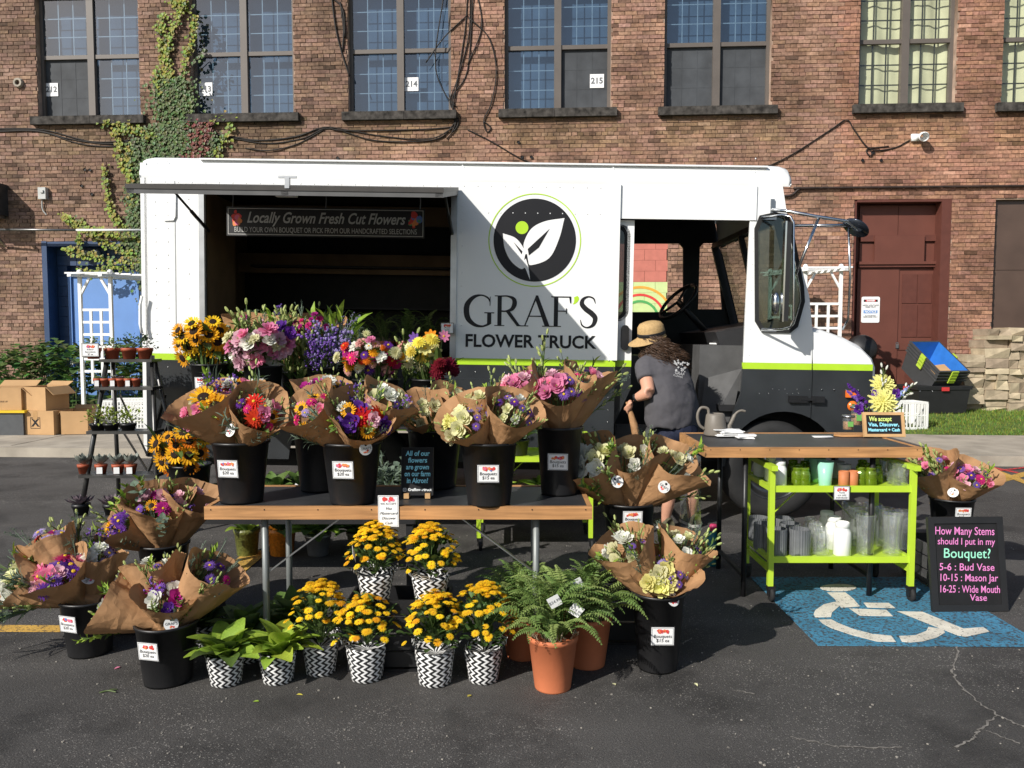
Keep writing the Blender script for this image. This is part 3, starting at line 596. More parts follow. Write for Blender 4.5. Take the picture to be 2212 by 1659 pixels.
# hatch shelf that carries the loose-stem buckets
SHZ = .90
# rivets
rv = MB(); rr = random.Random(2)
def riv(x, z, y=-.001): rv.ball((x, y, z), .0065, 6, 3, 0, (1, .5, 1))
for i in range(int((xs - xr) / .11)): riv(xr + .06 + i * .11, zg - .03)
for x in (xr + .09, xr + .19):
    for i in range(15): riv(x, zst + .05 + i * .107)
for x in (xr + .36, xr + .45, ox1 + .09, xs - .05):
    for i in range(15 if x > xs - .1 or x > ox1 else 8): riv(x, zst + .05 + i * (.107 if x > ox1 else .2))
for i in range(12): riv(ox1 + .1 + i * .1, zg - .24)
for i in range(11): riv(xs + .07 + i * .1, zg - .24)
for i in range(16): riv(xc + .05, zst + .06 + i * .105, -.003)
tag(rv.build('rivets', WHITE, trk, True), kind='stuff')
rv = MB()
for i in range(int((xs - xr) / .12)): riv(xr + .06 + i * .12, zsb - .06, -.002)
for i in range(9): riv(xs - .05, zbot + .05 + i * .1, -.002)
for i in range(14): riv(xc + .25 + i * .1, zsb - .16, -.002)
for x, z in tp([(1965 * .5 + 700, 842), (1700, 850), (1712, 850), (1725, 850), (1640, 850), (1660, 850)]): riv(x, z, -.002)
tag(rv.build('lower_rivets', mat('bright_rivet', (.3, .3, .3), .3, .5, 1), trk, True), kind='stuff')
b = MB(); b.b2((xr + .245, -.003, zst + .02), (xr + .252, 0.002, zg - .02)); b.build('panel_seam', mat('seam', (.45, .47, .47), .6), trk)
P = tp([(355, 425), (378, 425), (380, 470), (376, 476), (362, 476)]); b = MB(); b.tube([V(x, -.008, z) for x, z in tp([(380, 408), (380, 468), (376, 476), (355, 476)])], .007, 6); b.build('trim_bead', WHITE, trk, True)
b = MB(); b.tube([V(x, -.05, z) for x, z in tp([(313, 720), (309, 700), (309, 660), (313, 640)])], .012, 6); b.build('grab_handle', WHITE, trk, True)
# cab side: header above the door, folded sliding door, front post
xe = T(1622, 430).x
zdh = T(1480, 474).z
panel('door_header', [rect(xs, zdh, xe, zg)], WHITE, trk, .022, .02)
b = MB(); b.b2((xs - .03, -.02, zst), (xs + .012, .04, zg)); b.build('door_post', WHITE, trk)
b = MB(); b.b2((xe - .005, -.014, zdh), (xe + .045, .03, zg)); b.build('post_trim', WHITE, trk)
sd = link('sliding_door', None, trk); dxa, dxb = T(1318, 600, .05).x, T(1368, 600, .05).x; zdt = zdh - .004
wq = tp([(1290, 486), (1355, 486), (1368, 500), (1368, 672), (1352, 690), (1290, 690)], .05)
panel('door_skin', [rect(dxa - .45, zsb, dxb, zdt), rrect(dxa - .40, T(1350, 690).z, dxb - .055, T(1350, 486).z, .07)], WHITE, sd, .02, .075)
panel('door_gasket', [rrect(dxa - .42, T(1350, 694).z, dxb - .03, T(1350, 482).z, .09), rrect(dxa - .38, T(1350, 684).z, dxb - .075, T(1350, 492).z, .06)], RUB, sd, .03, .085)
panel('door_pane', [rrect(dxa - .4, T(1350, 690).z, dxb - .05, T(1350, 486).z, .07)], glass('dark_glass', (.35, .38, .38), 1, 1.5), sd, .003, .07)
panel('door_stripe', [rect(dxa - .45, zsb + .001, dxb, zst)], LIME, sd, .004, .0545)
panel('door_lower', [[(dxa - .45, zbot + .05), (dxb - .14, zbot + .05), (dxb - .14, zbot + .3), (dxb, zbot + .62), (dxb, zsb - .001), (dxa - .45, zsb - .001)]], CHAR, sd, .02, .075)
panel('door_handle', [rrect(T(1342, 760).x, T(1340, 756).z, T(1360, 700).x, T(1340, 702).z, .03)], BLACK, sd, .03, .05)
# front cab side panel with quarter window
cabw = tp([(1648, 472), (1672, 466), (1694, 470), (1702, 490), (1728, 620), (1730, 650), (1716, 700), (1702, 712), (1650, 710), (1638, 690), (1636, 500)])
cabg = tp([(1640, 466), (1672, 459), (1700, 463), (1710, 486), (1735, 618), (1737, 652), (1722, 706), (1706, 719), (1644, 717), (1630, 694), (1629, 494)])
front = tp([(1622, 396), (1690, 398), (1701, 470), (1748, 640), (1755, 715), (1753, 790)])
panel('cab_panel', [[(xc, zst), (T(1753, 790).x, zst)] + front[::-1][1:] + [(xe, zg), (xe, zdh)] + tp([(1612, 640)]), cabw], WHITE, trk, .025, .022)
panel('window_gasket', [cabg, cabw], RUB, trk, .018, -.003)
panel('quarter_window', [cabw], glass('green_glass', (.5, .58, .54), 1, 1.6), trk, .003, .01)
panel('cab_stripe', [[(xc, zsb), (T(1753, 800).x - .001, zsb), (T(1753, 800).x - .001, zst - .001), (xc, zst - .001)]], LIME, trk, .027, .022)
ax, az, ar = T(1690, 1010).x, T(1690, 1012).z, .47
arch = [(ax + ar * math.cos(g), az + ar * math.sin(g)) for g in [PI * i / 20 for i in range(21)]]
xk = T(1566, 935).x
xm = T(1753, 850).x - .002
def archx(lo, hi): return [(x, z) for x, z in arch if lo <= x <= hi and z >= zbot]
lowL = [(xk - .02, zbot)] + [(xk, T(1566, 935).z), (T(1600, 850).x, T(1600, 850).z), (xc, zsb - .06), (xc, zsb - .001), (xm, zsb - .001)]
zx = az + math.sqrt(max(ar ** 2 - (xm - ax) ** 2, 0))
lowL += [(xm, zx)] + archx(ax - ar, xm) + [(ax - ar, zbot)]
panel('cab_lower_panel', [lowL], CHAR, trk, .026, .022)
# hood
hd_ = link('hood', None, trk); xh0 = T(1753, 850).x + .004
top = tp([(1753, 716), (1775, 722), (1830, 741), (1862, 757), (1880, 775), (1887, 795)])
hs = [(xh0, zst)] + top[:-1] + [(xh, zst)]
panel('hood_side', [[(xh0, zst), (xh - .002, zst)] + top[::-1][1:]], WHITE, hd_, .024, .03)
panel('hood_stripe', [rect(xh0, zsb, xh, zst - .001)], LIME, hd_, .026, .03)
zx2 = az + math.sqrt(max(ar ** 2 - (xh0 - ax) ** 2, 0))
hl = [(xh0, zsb - .001), (xh0, zx2)] + [(x, z) for x, z in arch if x > xh0 and z >= zbot][::-1] + [(ax + ar, zbot), (xh - .02, zbot), (xh, zbot + .1), (xh, zsb - .001)]
panel('hood_lower', [hl], CHAR, hd_, .024, .03)
b = MB(); vs = []; fs = []; tt = [(xh0 - .02, top[0][1] + .0)] + top + [(xh + .005, zsb - .2), (xh, zbot)]
yy = [0.012, .05, .12, .5, TW / 2, TW - .5, TW - .12, TW - .05, TW - .01]; zz = [-.012, .03, .05, .10, .12, .10, .05, .03, -.012]
for i, (x, z) in enumerate(tt):
    s = 1 if i < len(top) - 1 else 0
    for y, dz in zip(yy, zz): vs.append((x + (.0 if s else (dz + .012) * .8), y, z + dz * s))
for i in range(len(tt) - 1):
    for j in range(8): q = i * 9 + j; fs.append((q, q + 1, q + 10, q + 9))
b.add(vs, fs); b.build('hood_top', WHITE, hd_, True)
b = MB(); b.b2((xh - .05, -.02, zbot - .02), (xh + .14, TW + .02, zbot + .2)); b.build('bumper', CHAR, trk)
b = MB(); z_ = T(1740, 862).z; b.box((T(1722, 860).x, -.02, z_), (.15, .03, .055)); b.box((T(1765, 860).x, -.02, z_), (.10, .03, .05)); b.box((T(1742, 862).x, -.03, z_), (.12, .02, .02)); b.build('hood_latch', BLACK, trk)
ORG = mat('amber_lens', (.75, .16, .02), .25, .5)
p = T(1838, 851); b = MB(); b.box((p.x, -.012, p.z), (.09, .025, .055)); b.build('side_marker', ORG, trk)
p = T(1841, 877); b = MB(); b.lathe([(.0, -.02), (.03, -.018), (.042, 0)], 16, 0, Matrix.Translation((p.x, -.005, p.z)) @ Matrix.Rotation(PI / 2, 4, 'X') @ Matrix.Rotation(PI, 4, 'X')); b.build('round_marker', ORG, trk, True)
# windscreen and frame
b = MB(); xq, zq_ = T(1700, 468).x, T(1700, 468).z; A = [V(xq, .05, zq_), V(xq, TW - .05, zq_), V(xwb + .0, TW - .05, T(1755, 715).z), V(xwb, .05, T(1755, 715).z)]
b.add([p + V(-.02, 0, 0) for p in A], [(0, 1, 2, 3)]); b.build('windscreen', glass('green_glass'), trk)
b = MB()
for p, q in ((A[0], A[1]), (A[1], A[2]), (A[2], A[3]), (A[3] + V(0, -.03, 0), A[0] + V(0, -.03, 0)), ((A[0] + A[1]) / 2, (A[2] + A[3]) / 2)): b.bar(p + V(-.07, .03, 0), q + V(-.07, .03, 0), .04, .05)
b.build('windscreen_frame', DARK, trk)
b = MB(); b.add([V(xq - .01, .02, zq_ - .03), V(xq - .01, TW - .02, zq_ - .03), V(xf + .06, TW - .02, zg + .02), V(xf + .06, .02, zg + .02)], [(0, 1, 2, 3)]); b.build('front_header', WHITE, trk)
zd = T(1560, 690).z
b = MB(); b.add([V(T(1520, 700, .9).x, .45, zd - .1), V(xwb - .03, .45, zd + .02), V(xwb - .03, TW - .1, zd + .02), V(T(1520, 700, .9).x, TW - .1, zd - .1), V(T(1540, 730, .9).x, .45, zd - .32), V(xwb - .03, .45, zd - .32), V(xwb - .03, TW - .1, zd - .32), V(T(1540, 730, .9).x, TW - .1, zd - .32)], [(0, 1, 2, 3), (0, 4, 5, 1), (0, 3, 7, 4), (4, 7, 6, 5)]); b.build('dashboard', mat('dash_plastic', (.03, .03, .032), .5), trk)
b = MB(); c = T(1465, 652, 1.35); R = Euler((0, -.85, .35)).to_matrix()
b.tube([c + R @ V(.22 * math.cos(g), .22 * math.sin(g), 0) for g in [2 * PI * i / 28 for i in range(29)]], .018, 6)
for g in (.3, 2.4, 4.4): b.tube([c, c + R @ V(.21 * math.cos(g), .21 * math.sin(g), 0)], .014, 5)
b.tube([c, c + R @ V(0, 0, -.5)], .03, 6); b.build('steering_wheel', BLACK, trk, True)
DOG = mat('grey_engine_cover', (.085, .085, .085), .6, .3, var=.15, bump=.1)
b = MB(); a0, a1 = T(1512, 745, .45), T(1600, 745, .45); b.add([V(a0.x, .45, a0.z), V(a1.x + .2, .45, a0.z), V(a1.x + .2, 1.25, a0.z), V(a0.x, 1.25, a0.z), V(a0.x - .02, .38, zbot + .1), V(a1.x + .25, .38, zbot + .1), V(a1.x + .25, 1.3, zbot + .1), V(a0.x - .02, 1.3, zbot + .1)], [(0, 1, 2, 3), (0, 4, 5, 1), (0, 3, 7, 4), (1, 5, 6, 2)]); b.build('engine_cover', DOG, trk)
b = MB(); b.add([V(T(1510, 930).x, .1, zbot + .1), V(T(1575, 935).x, .1, zbot + .1), V(T(1612, 800).x, .12, zsb), V(T(1545, 830).x, .36, zsb - .1)], [(0, 1, 2, 3)]); b.build('kick_panel', DOG, trk)
b = MB(); b.b2((xs + .05, .3, zbot + .12), (xc - .45, .34, zbot + .3)); b.build('step_riser', DOG, trk)
p = T(1560, 738, .5); b = MB(); b.box((p.x + .05, .6, a0.z + .012), (.18, .22, .012), 0, Euler((0, 0, .3)).to_matrix()); b.build('paper', CARD, trk)
# wheels
def wheel(x, z, r, y=.06):
    wh = link('wheel', None, trk, (x, y, z)); RX_ = Matrix.Rotation(PI / 2, 4, 'X')
    b = MB(); b.lathe([(r * .58, .02), (r * .66, .035), (r * .8, .045), (r * .93, .035), (r * .985, .0), (r, -.04), (r, -.16), (r * .9, -.2), (r * .6, -.2)], 48, 0, RX_); b.build('tyre', RUB, wh, True)
    b = MB(); b.lathe([(r * .59, .03), (r * .56, .02), (r * .53, -.05), (r * .40, -.09), (r * .36, -.05), (r * .30, -.03), (r * .14, -.03), (r * .13, .03), (.001, .035)], 40, 0, RX_)
    b.build('rim', mat('steel_rim', (.14, .14, .14), .3, .5, .9, var=.2), wh, True)
    b = MB()
    for i in range(8): g = 2 * PI * i / 8; b.ball((r * .22 * math.cos(g), .03 - .055, r * .22 * math.sin(g)), .018, 6, 4)
    b.build('lug_nut', ALU, wh, True)
rw = .41
wheel(T(1672, 1000).x, 0, rw)
for o in bpy.data.objects:
    if o.name == 'wheel': o.location.z = TF.inv(V(o.location.x, 6.55, rw + .002)).z
wheel(T(775, 1000).x, TF.inv(V(T(775, 1000).x, 6.55, rw + .002)).z, rw)
b = MB(); b.b2((xr + .3, .4, zbot - .12), (xw, .5, zbot + .02)); b.b2((xr + .3, 1.6, zbot - .12), (xw, 1.7, zbot + .02)); b.build('chassis', DARK, trk)
b = MB(); b.b2((ax - ar - .05, .05, zbot + .45), (ax + ar, .4, zbot + .5)); b.b2((ax - ar + .0, .36, az - .1), (ax + ar, .4, zbot + .5)); b.build('wheel_well', DARK, trk)
# mirrors
mi = link('mirror_assembly', None, trk); CHR = mat('chrome', (.6, .62, .64), .16, .5, 1, var=.05)
def tb(P, r, name='arm', m=CHR): b = MB(); b.tube([T(u, v, y) for u, v, y in P], r, 7); return b.build(name, m, mi, True)
tb([(1668, 453, -.02), (1700, 456, -.1), (1765, 468, -.2), (1830, 478, -.2), (1850, 492, -.2), (1855, 497, -.2)], .014)
tb([(1702, 488, .0), (1790, 487, -.1), (1835, 487, -.15)], .013); tb([(1833, 490, -.15), (1836, 600, -.1), (1832, 690, -.05), (1820, 712, .0)], .009)
tb([(1645, 471, -.03), (1690, 464, -.2), (1708, 468, -.24), (1714, 480, -.25), (1714, 690, -.25), (1708, 706, -.24), (1690, 711, -.18), (1645, 713, -.03)], .010)
tb([(1768, 472, -.2), (1720, 590, -.24)], .012)
b = MB(); p = T(1668, 452, -.01); b.box(p, (.03, .02, .16)); p = T(1660, 471, -.01); b.box(p, (.12, .03, .03)); p = T(1660, 713, -.01); b.box(p, (.12, .03, .03)); b.build('bracket', ALU, mi)
a_ = T(1699, 588, -.24); b = MB(); b.box(a_, (.15, .035, .76), 0, Euler((0, .02, -1.78)).to_matrix()); b.build('long_mirror', BLACK, mi)
b = MB(); R = Euler((0, .02, -1.78)).to_matrix(); b.box(a_ + R @ V(0, -.0, 0) + R @ V(0, -.022, 0), (.156, .012, .77), 0, R); b.build('mirror_glass', CHR, mi)
c = T(1849, 492, -.2); b = MB(); b.lathe([(.001, .03), (.06, .024), (.1, .008), (.105, -.004), (.001, -.008)], 24, 0, Matrix.Translation(c) @ Euler((-.28, .62, 0)).to_matrix().to_4x4()); b.build('round_mirror', mat('mirror_back', (.05, .06, .08), .2, .5, .7), mi, True)
c = T(1676, 655, -.02); b = MB(); b.ball(c, .09, 12, 8, 0, (.35, .35, 1)); b.build('spot_mirror', CHR, mi, True)
# logo and lettering on the side
LG = link('logo', None, trk); yb_ = -.001
cL = T(1155, 519); RL = T(1244, 519).x - cL.x
def lp(P): return [(q.x, q.z) for q in (T(u, v) for u, v in P)]
def smooth(P, n=6):
    k = len(P); out = []
    for i in range(k):
        a, b, c, d = [Vector((*P[(i + j - 1) % k], 0)) for j in range(4)]
        for j in range(n): t = j / n; q = .5 * ((2 * b) + (c - a) * t + (2 * a - 5 * b + 4 * c - d) * t * t + (3 * b - a - 3 * c + d) * t ** 3); out.append((q.x, q.y))
    return out
def sticker(name, polys, m, lv): return panel(name, polys, m, LG, .0008, yb_ - lv * .001)
sticker('logo_ring', [circ(cL.x, cL.z, RL * 1.125, 96), circ(cL.x, cL.z, RL * 1.10, 96)], LIME, 1)
sticker('logo_disc', [circ(cL.x, cL.z, RL, 96)], INK, 1)
def cc(P): return [((x - 1248) / 258 * RL + cL.x, -(y - 1510) / 258 * RL + cL.z) for x, y in P]
def curve_leaf(edgeA, edgeB): return [(p.x, p.y) for p in spline([(*q, 0) for q in edgeA], 6)] + [(p.x, p.y) for p in spline([(*q, 0) for q in edgeB], 6)][1:-1]
sticker('logo_leaf', [curve_leaf(cc([(1432, 1370), (1400, 1500), (1340, 1620), (1230, 1665), (1208, 1640), (1190, 1590)]), cc([(1190, 1590), (1180, 1530), (1225, 1440), (1310, 1392), (1432, 1370)]))], CARD, 2)
sticker('logo_leaf', [curve_leaf(cc([(1048, 1470), (1060, 1560), (1100, 1640), (1165, 1690), (1195, 1668), (1205, 1640)]), cc([(1205, 1640), (1185, 1570), (1130, 1500), (1048, 1470)]))], CARD, 3)
sticker('leaf_vein', [cc([(1213, 1605), (1205, 1565), (1340, 1438), (1275, 1555)])], INK, 4); sticker('leaf_vein', [cc([(1115, 1522), (1172, 1580), (1168, 1600)])], INK, 4)
sticker('leaf_gap', [cc([(1190, 1600), (1200, 1596), (1212, 1660), (1185, 1680), (1180, 1655)])], INK, 4)
sticker('logo_stem', [cc([(1160, 1655), (1195, 1625), (1212, 1680), (1224, 1760), (1195, 1690)])], CARD, 5)
sticker('logo_dot', [circ(*cc([(1167, 1433)])[0], RL * .155, 40)], LIME, 2)
# serif letters, drawn in a unit box
def vstroke(P, Wd, n=8):
    C = spline([(x, y, 0) for x, y in P], n); ws = spline([(q, 0, 0) for q in Wd], n); A = []; B = []
    for i, p in enumerate(C):
        d = (C[min(i + 1, len(C) - 1)] - C[max(i - 1, 0)]).normalized(); nn = V(-d.y, d.x, 0) * ws[i].x; nn *= 1.25; A.append(p + nn); B.append(p - nn)
    return [(p.x, p.y) for p in A + B[::-1]]
th = .035
GL = {'G': (.92, [vstroke([(.80, .78), (.72, .92), (.52, 1.0), (.28, .93), (.10, .72), (.06, .48), (.12, .22), (.32, .03), (.56, -.02), (.76, .06), (.80, .12)], [.012, .022, .02, .045, .065, .07, .065, .045, .025, .03, .035]), rect(.71, .06, .84, .42), rect(.62, .41, .93, .445), [(.785, .66), (.805, .66), (.81, .97), (.785, .93)]]),
      'R': (.86, [rect(.11, 0, .24, 1), rect(.02, 0, .33, .03), rect(.02, .97, .3, 1), vstroke([(.22, .98), (.42, .98), (.60, .90), (.64, .74), (.56, .56), (.38, .49), (.22, .49)], [.018, .02, .045, .058, .045, .022, .02]), [(.36, .49), (.49, .50), (.80, .05), (.93, .0), (.72, .0)]]),
      'A': (.90, [[(.08, 0), (.125, 0), (.47, .93), (.44, 1.0)], [(.44, 1.02), (.51, 1.02), (.89, 0), (.735, 0), (.42, .9)], rect(.22, .32, .68, .355), rect(.0, 0, .22, .03), rect(.65, 0, .97, .03)]),
      'F': (.66, [rect(.11, 0, .24, 1), rect(.02, 0, .34, .03), rect(.02, .963, .64, 1), rect(.22, .50, .50, .535), [(.61, .78), (.64, .78), (.64, .965), (.58, .965)], rect(.485, .43, .515, .61)]),
      "'": (.24, [vstroke([(.12, 1.0), (.15, .92), (.10, .80), (.04, .75)], [.05, .06, .03, .006])]),
      'S': (.6, [vstroke([(.50, .78), (.44, .94), (.28, 1.0), (.12, .92), (.08, .76), (.2, .6), (.38, .46), (.50, .30), (.44, .08), (.26, -.01), (.10, .06), (.04, .24)], [.008, .02, .022, .04, .058, .066, .068, .062, .045, .022, .02, .008])])}
a = T(1003, 703); c = T(1290, 703); hh = T(1150, 634).z - T(1150, 700).z; tot = sum(GL[ch][0] for ch in "GRAF'S"); x = a.x; kx = (c.x - a.x) / (tot - .03)
for ch in "GRAF'S":
    wd, ps = GL[ch]; o = link('letter', None, LG) if 0 else None
    for i, P in enumerate(ps): panel('letter', [[(x + px * kx, a.z + pz * hh) for px, pz in P]], LIME if ch == "'" else INK, LG, .0006, yb_ - .0004 - i * .0007)
    x += wd * kx
zt = T(1147, 739); hh2 = T(1147, 726).z - T(1147, 754).z
text('FLOWER TRUCK', hh2 * 1.36, INK, LG, (T(1145, 739).x, -.004, zt.z), width=T(1287, 740).x - T(1004, 740).x, bold=.0035)
# hanging banner
bn = thing('hanging_sign', 'black banner sign hung on chains under the hatch reading locally grown flowers', 'sign', TF.loc, TF.eul); yb2 = .12
P = tp([(490, 448), (918, 461), (918, 515), (490, 510)], yb2); zA = (P[0][1] + P[1][1]) / 2 + .02; zB = (P[2][1] + P[3][1]) / 2; bx0, bx1 = P[0][0], P[1][0]
panel('board', [rect(bx0, zB, bx1, zA)], mat('sign_black', (.02, .02, .022), .5), bn, .01, yb2); GRY = mat('sign_grey_print', (.48, .48, .46), .6)
e = .012; panel('border', [rect(bx0 + e, zB + e, bx1 - e, zA - e), rect(bx0 + e + .005, zB + e + .005, bx1 - e - .005, zA - e - .005)], GRY, bn, .001, yb2 - .0105)
mxx = (bx0 + bx1) / 2; H_ = zA - zB
text('Locally Grown Fresh Cut Flowers', H_ * .52, GRY, bn, (mxx, yb2 - .013, zB + H_ * .62), width=(bx1 - bx0) * .80, shear=.35, bold=.0022)
text('BUILD YOUR OWN BOUQUET OR PICK FROM OUR HANDCRAFTED SELECTIONS', H_ * .25, GRY, bn, (mxx, yb2 - .013, zB + H_ * .21), width=(bx1 - bx0) * .92)
FC = [mat('print_red', (.65, .06, .05)), mat('print_orange', (.75, .25, .08)), mat('print_blue', (.12, .2, .5)), mat('print_pink', (.7, .15, .25)), mat('print_green', (.1, .3, .12))]
def printed(parent, cx, cz, w_, h_, y, n=9, sd=1, name='printed_flowers'):
    r = random.Random(sd); b = MB()
    for i in range(n):
        px = cx + (r.random() - .5) * w_ * .8; pz = cz + (r.random() - .5) * h_ * .5; q = r.uniform(.22, .42) * h_; k = 9; yk = y - i * .00012
        b.add([(px, yk, pz)] + [(px + q * r.uniform(.7, 1.1) * math.cos(2 * PI * j / k), yk, pz + q * r.uniform(.7, 1.1) * math.sin(2 * PI * j / k)) for j in range(k)], [(0, j + 1, (j + 1) % k + 1) for j in range(k)], r.choice([0, 0, 0, 1, 1, 3, 2 if i % 3 == 0 else 0]))
    return b.build(name, FC, parent)
for xx in (bx0 + .085, bx1 - .085):
    b = MB(); r = random.Random(int(xx * 100))
    for i in range(14):
        g = r.uniform(0, 2 * PI); rad = r.uniform(.0, .055); q = r.uniform(.015, .034); k = 9; yk = yb2 - .012 - i * .0002; px, pz = xx + rad * math.cos(g) * .8, zB + H_ * .6 + rad * math.sin(g)
        b.add([(px, yk, pz)] + [(px + q * r.uniform(.7, 1.1) * math.cos(2 * PI * j / k), yk, pz + q * r.uniform(.7, 1.1) * math.sin(2 * PI * j / k)) for j in range(k)], [(0, j + 1, (j + 1) % k + 1) for j in range(k)], r.choice([0, 0, 1, 3, 2, 4]))
    b.build('printed_flowers', FC, bn)
for xx in (bx0 + .05, mxx, bx1 - .04):
    b = MB(); b.tube([(xx, yb2 - .005, zA), (xx + .003, yb2, zA + .06), (xx, yb2, oz1 + .03)], .005, 5); b.build('chain', ALU, bn)
# ------------------------------------------------------------------ plant library
def gm(n, c, t=.25, **k): return mat(n, c, .55, .35, var=.18, scale=25, trans=t, rv=.14, **k)
LEAF = gm('leaf_green', (.10, .165, .035)); LEAFL = gm('leaf_lime', (.26, .38, .045)); LEAFD = gm('leaf_dark', (.045, .085, .026)); GREY = gm('leaf_greygreen', (.14, .19, .135)); BUD = gm('bud_pale', (.38, .44, .15)); STEM = gm('stem_green', (.11, .17, .05))
PC = {k: mat('petal_' + k, c, .8, .15, var=.2, scale=30, trans=.36, rv=.16) for k, c in dict(white=(.78, .78, .70), cream=(.72, .70, .42), yellow=(.80, .68, .12), paleyellow=(.78, .74, .28), gold=(.82, .42, .02), orange=(.80, .26, .02), red=(.62, .025, .02), pink=(.78, .26, .42), palepink=(.80, .50, .58), blush=(.78, .42, .36), hotpink=(.66, .04, .22), magenta=(.48, .03, .26), purple=(.13, .035, .30), violet=(.24, .12, .48), lavender=(.40, .32, .62), burgundy=(.16, .008, .02), blue=(.35, .45, .75), mum=(.92, .63, .028)).items()}
CEN = {k: mat('centre_' + k, c, .8, .2, var=.3, scale=60, bump=.4, bscale=150) for k, c in dict(dark=(.022, .012, .008), yellow=(.62, .40, .03), brown=(.52, .22, .012), green=(.20, .26, .05)).items()}
def blossom(name, layers, cr=.2, ch=.1, cz=.03, sd=1):
    r = random.Random(sd); b = MB()
    for (n, r0, r1, w_, z0, zm, zt, jt) in layers:
        ph = r.uniform(0, 6)
        for i in range(n):
            g = ph + 2 * PI * (i + r.uniform(-.25, .25) * jt) / n; q = 1 + r.uniform(-.12, .06) * jt; dz = r.uniform(-.06, .06) * jt; ca, sa = math.cos(g), math.sin(g)
            def P(rad, side, z): return (rad * ca - side * sa, rad * sa + side * ca, z)
            rm = r0 + (r1 - r0) * .6
            b.add([P(r0, -w_ * .25, z0), P(r0, w_ * .25, z0), P(rm * q, -w_ * .5, zm + dz), P(rm * q, 0, zm + dz - w_ * .12), P(rm * q, w_ * .5, zm + dz), P(r1 * q * .97, -w_ * .2, zt + dz), P(r1 * q, w_ * .2, zt + dz)], [(0, 1, 3), (0, 3, 2), (1, 4, 3), (2, 3, 5), (3, 4, 6), (3, 6, 5)], 0)
    if cr: b.lathe([(cr, cz - .03), (cr * .95, cz + ch * .5), (cr * .6, cz + ch * .95), (cr * .25, cz + ch * .8), (.001, cz + ch * .75)], 12, 1)
    b.add([(.12 * math.cos(i * PI / 3), .12 * math.sin(i * PI / 3), -.1) for i in range(6)] + [(.2 * math.cos(i * PI / 3), .2 * math.sin(i * PI / 3), .0) for i in range(6)], [(i, (i + 1) % 6, 6 + (i + 1) % 6, 6 + i) for i in range(6)], 1 if not cr else 0)
    return b.mesh(name, [PC['white'], CEN['yellow']], True)
FL = dict(sunflower=blossom('f1', [(17, .34, 1, .2, 0, .06, .1, 1), (15, .34, .9, .19, .02, .12, .24, 1)], .42, .1),
    zinnia=blossom('f2', [(14, .1, 1, .26, 0, .04, .03, .6), (13, .1, .82, .22, .08, .14, .15, .6), (11, .05, .6, .19, .16, .25, .28, .6), (8, .03, .38, .15, .24, .34, .36, .6)], .14, .1, .3),
    dahlia=blossom('f3', [(16, .1, 1, .24, 0, .02, .06, .8), (15, .1, .9, .22, .07, .12, .18, .8), (14, .08, .76, .2, .14, .22, .3, .8), (12, .06, .6, .18, .2, .31, .42, .8), (10, .04, .44, .15, .26, .4, .5, .8), (7, .02, .28, .12, .32, .46, .54, .8), (4, .01, .14, .1, .36, .5, .55, .8)], 0),
    aster=blossom('f4', [(24, .2, 1, .1, 0, .08, .05, 1), (22, .15, .82, .09, .06, .18, .18, 1), (18, .1, .6, .09, .1, .26, .28, 1)], .2, .12, .2),
    lisi=blossom('f5', [(5, .06, .95, .8, -.3, .2, .32, 1), (5, .05, .75, .7, -.2, .32, .5, 1), (4, .04, .5, .5, -.1, .4, .58, 1), (3, .02, .26, .3, 0, .42, .56, 1)], .07, .1, .35),
    ruffle=blossom('f6', [(9, .06, 1, .5, -.1, .1, .12, 2), (9, .05, .85, .45, 0, .24, .3, 2), (8, .05, .65, .4, .05, .36, .44, 2), (6, .03, .42, .3, .1, .44, .54, 2), (4, .02, .2, .2, .1, .48, .58, 2)], 0),
    mum=blossom('f7', [(15, .15, 1, .26, 0, .05, -.03, .6), (13, .15, .82, .24, .05, .12, .08, .6), (9, .1, .55, .2, .1, .17, .15, .6)], .2, .06, .12),
    cosmos=blossom('f8', [(8, .1, 1, .5, 0, .12, .15, .5)], .17, .08))
def leaf(b, base, d, L_, w_, mi=0, droop=.2, fold=.15, up=V(0, 0, 1)):
    base = Vector(base); d = Vector(d).normalized(); s = d.cross(up); s = s.normalized() if s.length > 1e-3 else V(1, 0, 0); n = s.cross(d)
    p1 = base + d * L_ * .35 + n * L_ * .03; p2 = base + d * L_ * .72 - n * L_ * droop * .3; t = base + d * L_ - n * L_ * droop
    A = [base, p1 - n * fold * w_, p2 - n * fold * w_, t, p1 + s * w_ / 2, p2 + s * w_ * .36, p1 - s * w_ / 2, p2 - s * w_ * .36]
    b.add(A, [(0, 4, 1), (0, 1, 6), (1, 4, 5, 2), (1, 2, 7, 6), (2, 5, 3), (2, 3, 7)], mi)
def rdir(r, tilt=1.): g = r.uniform(0, 2 * PI); t = r.uniform(0, tilt); return V(math.sin(t) * math.cos(g), math.sin(t) * math.sin(g), math.cos(t))
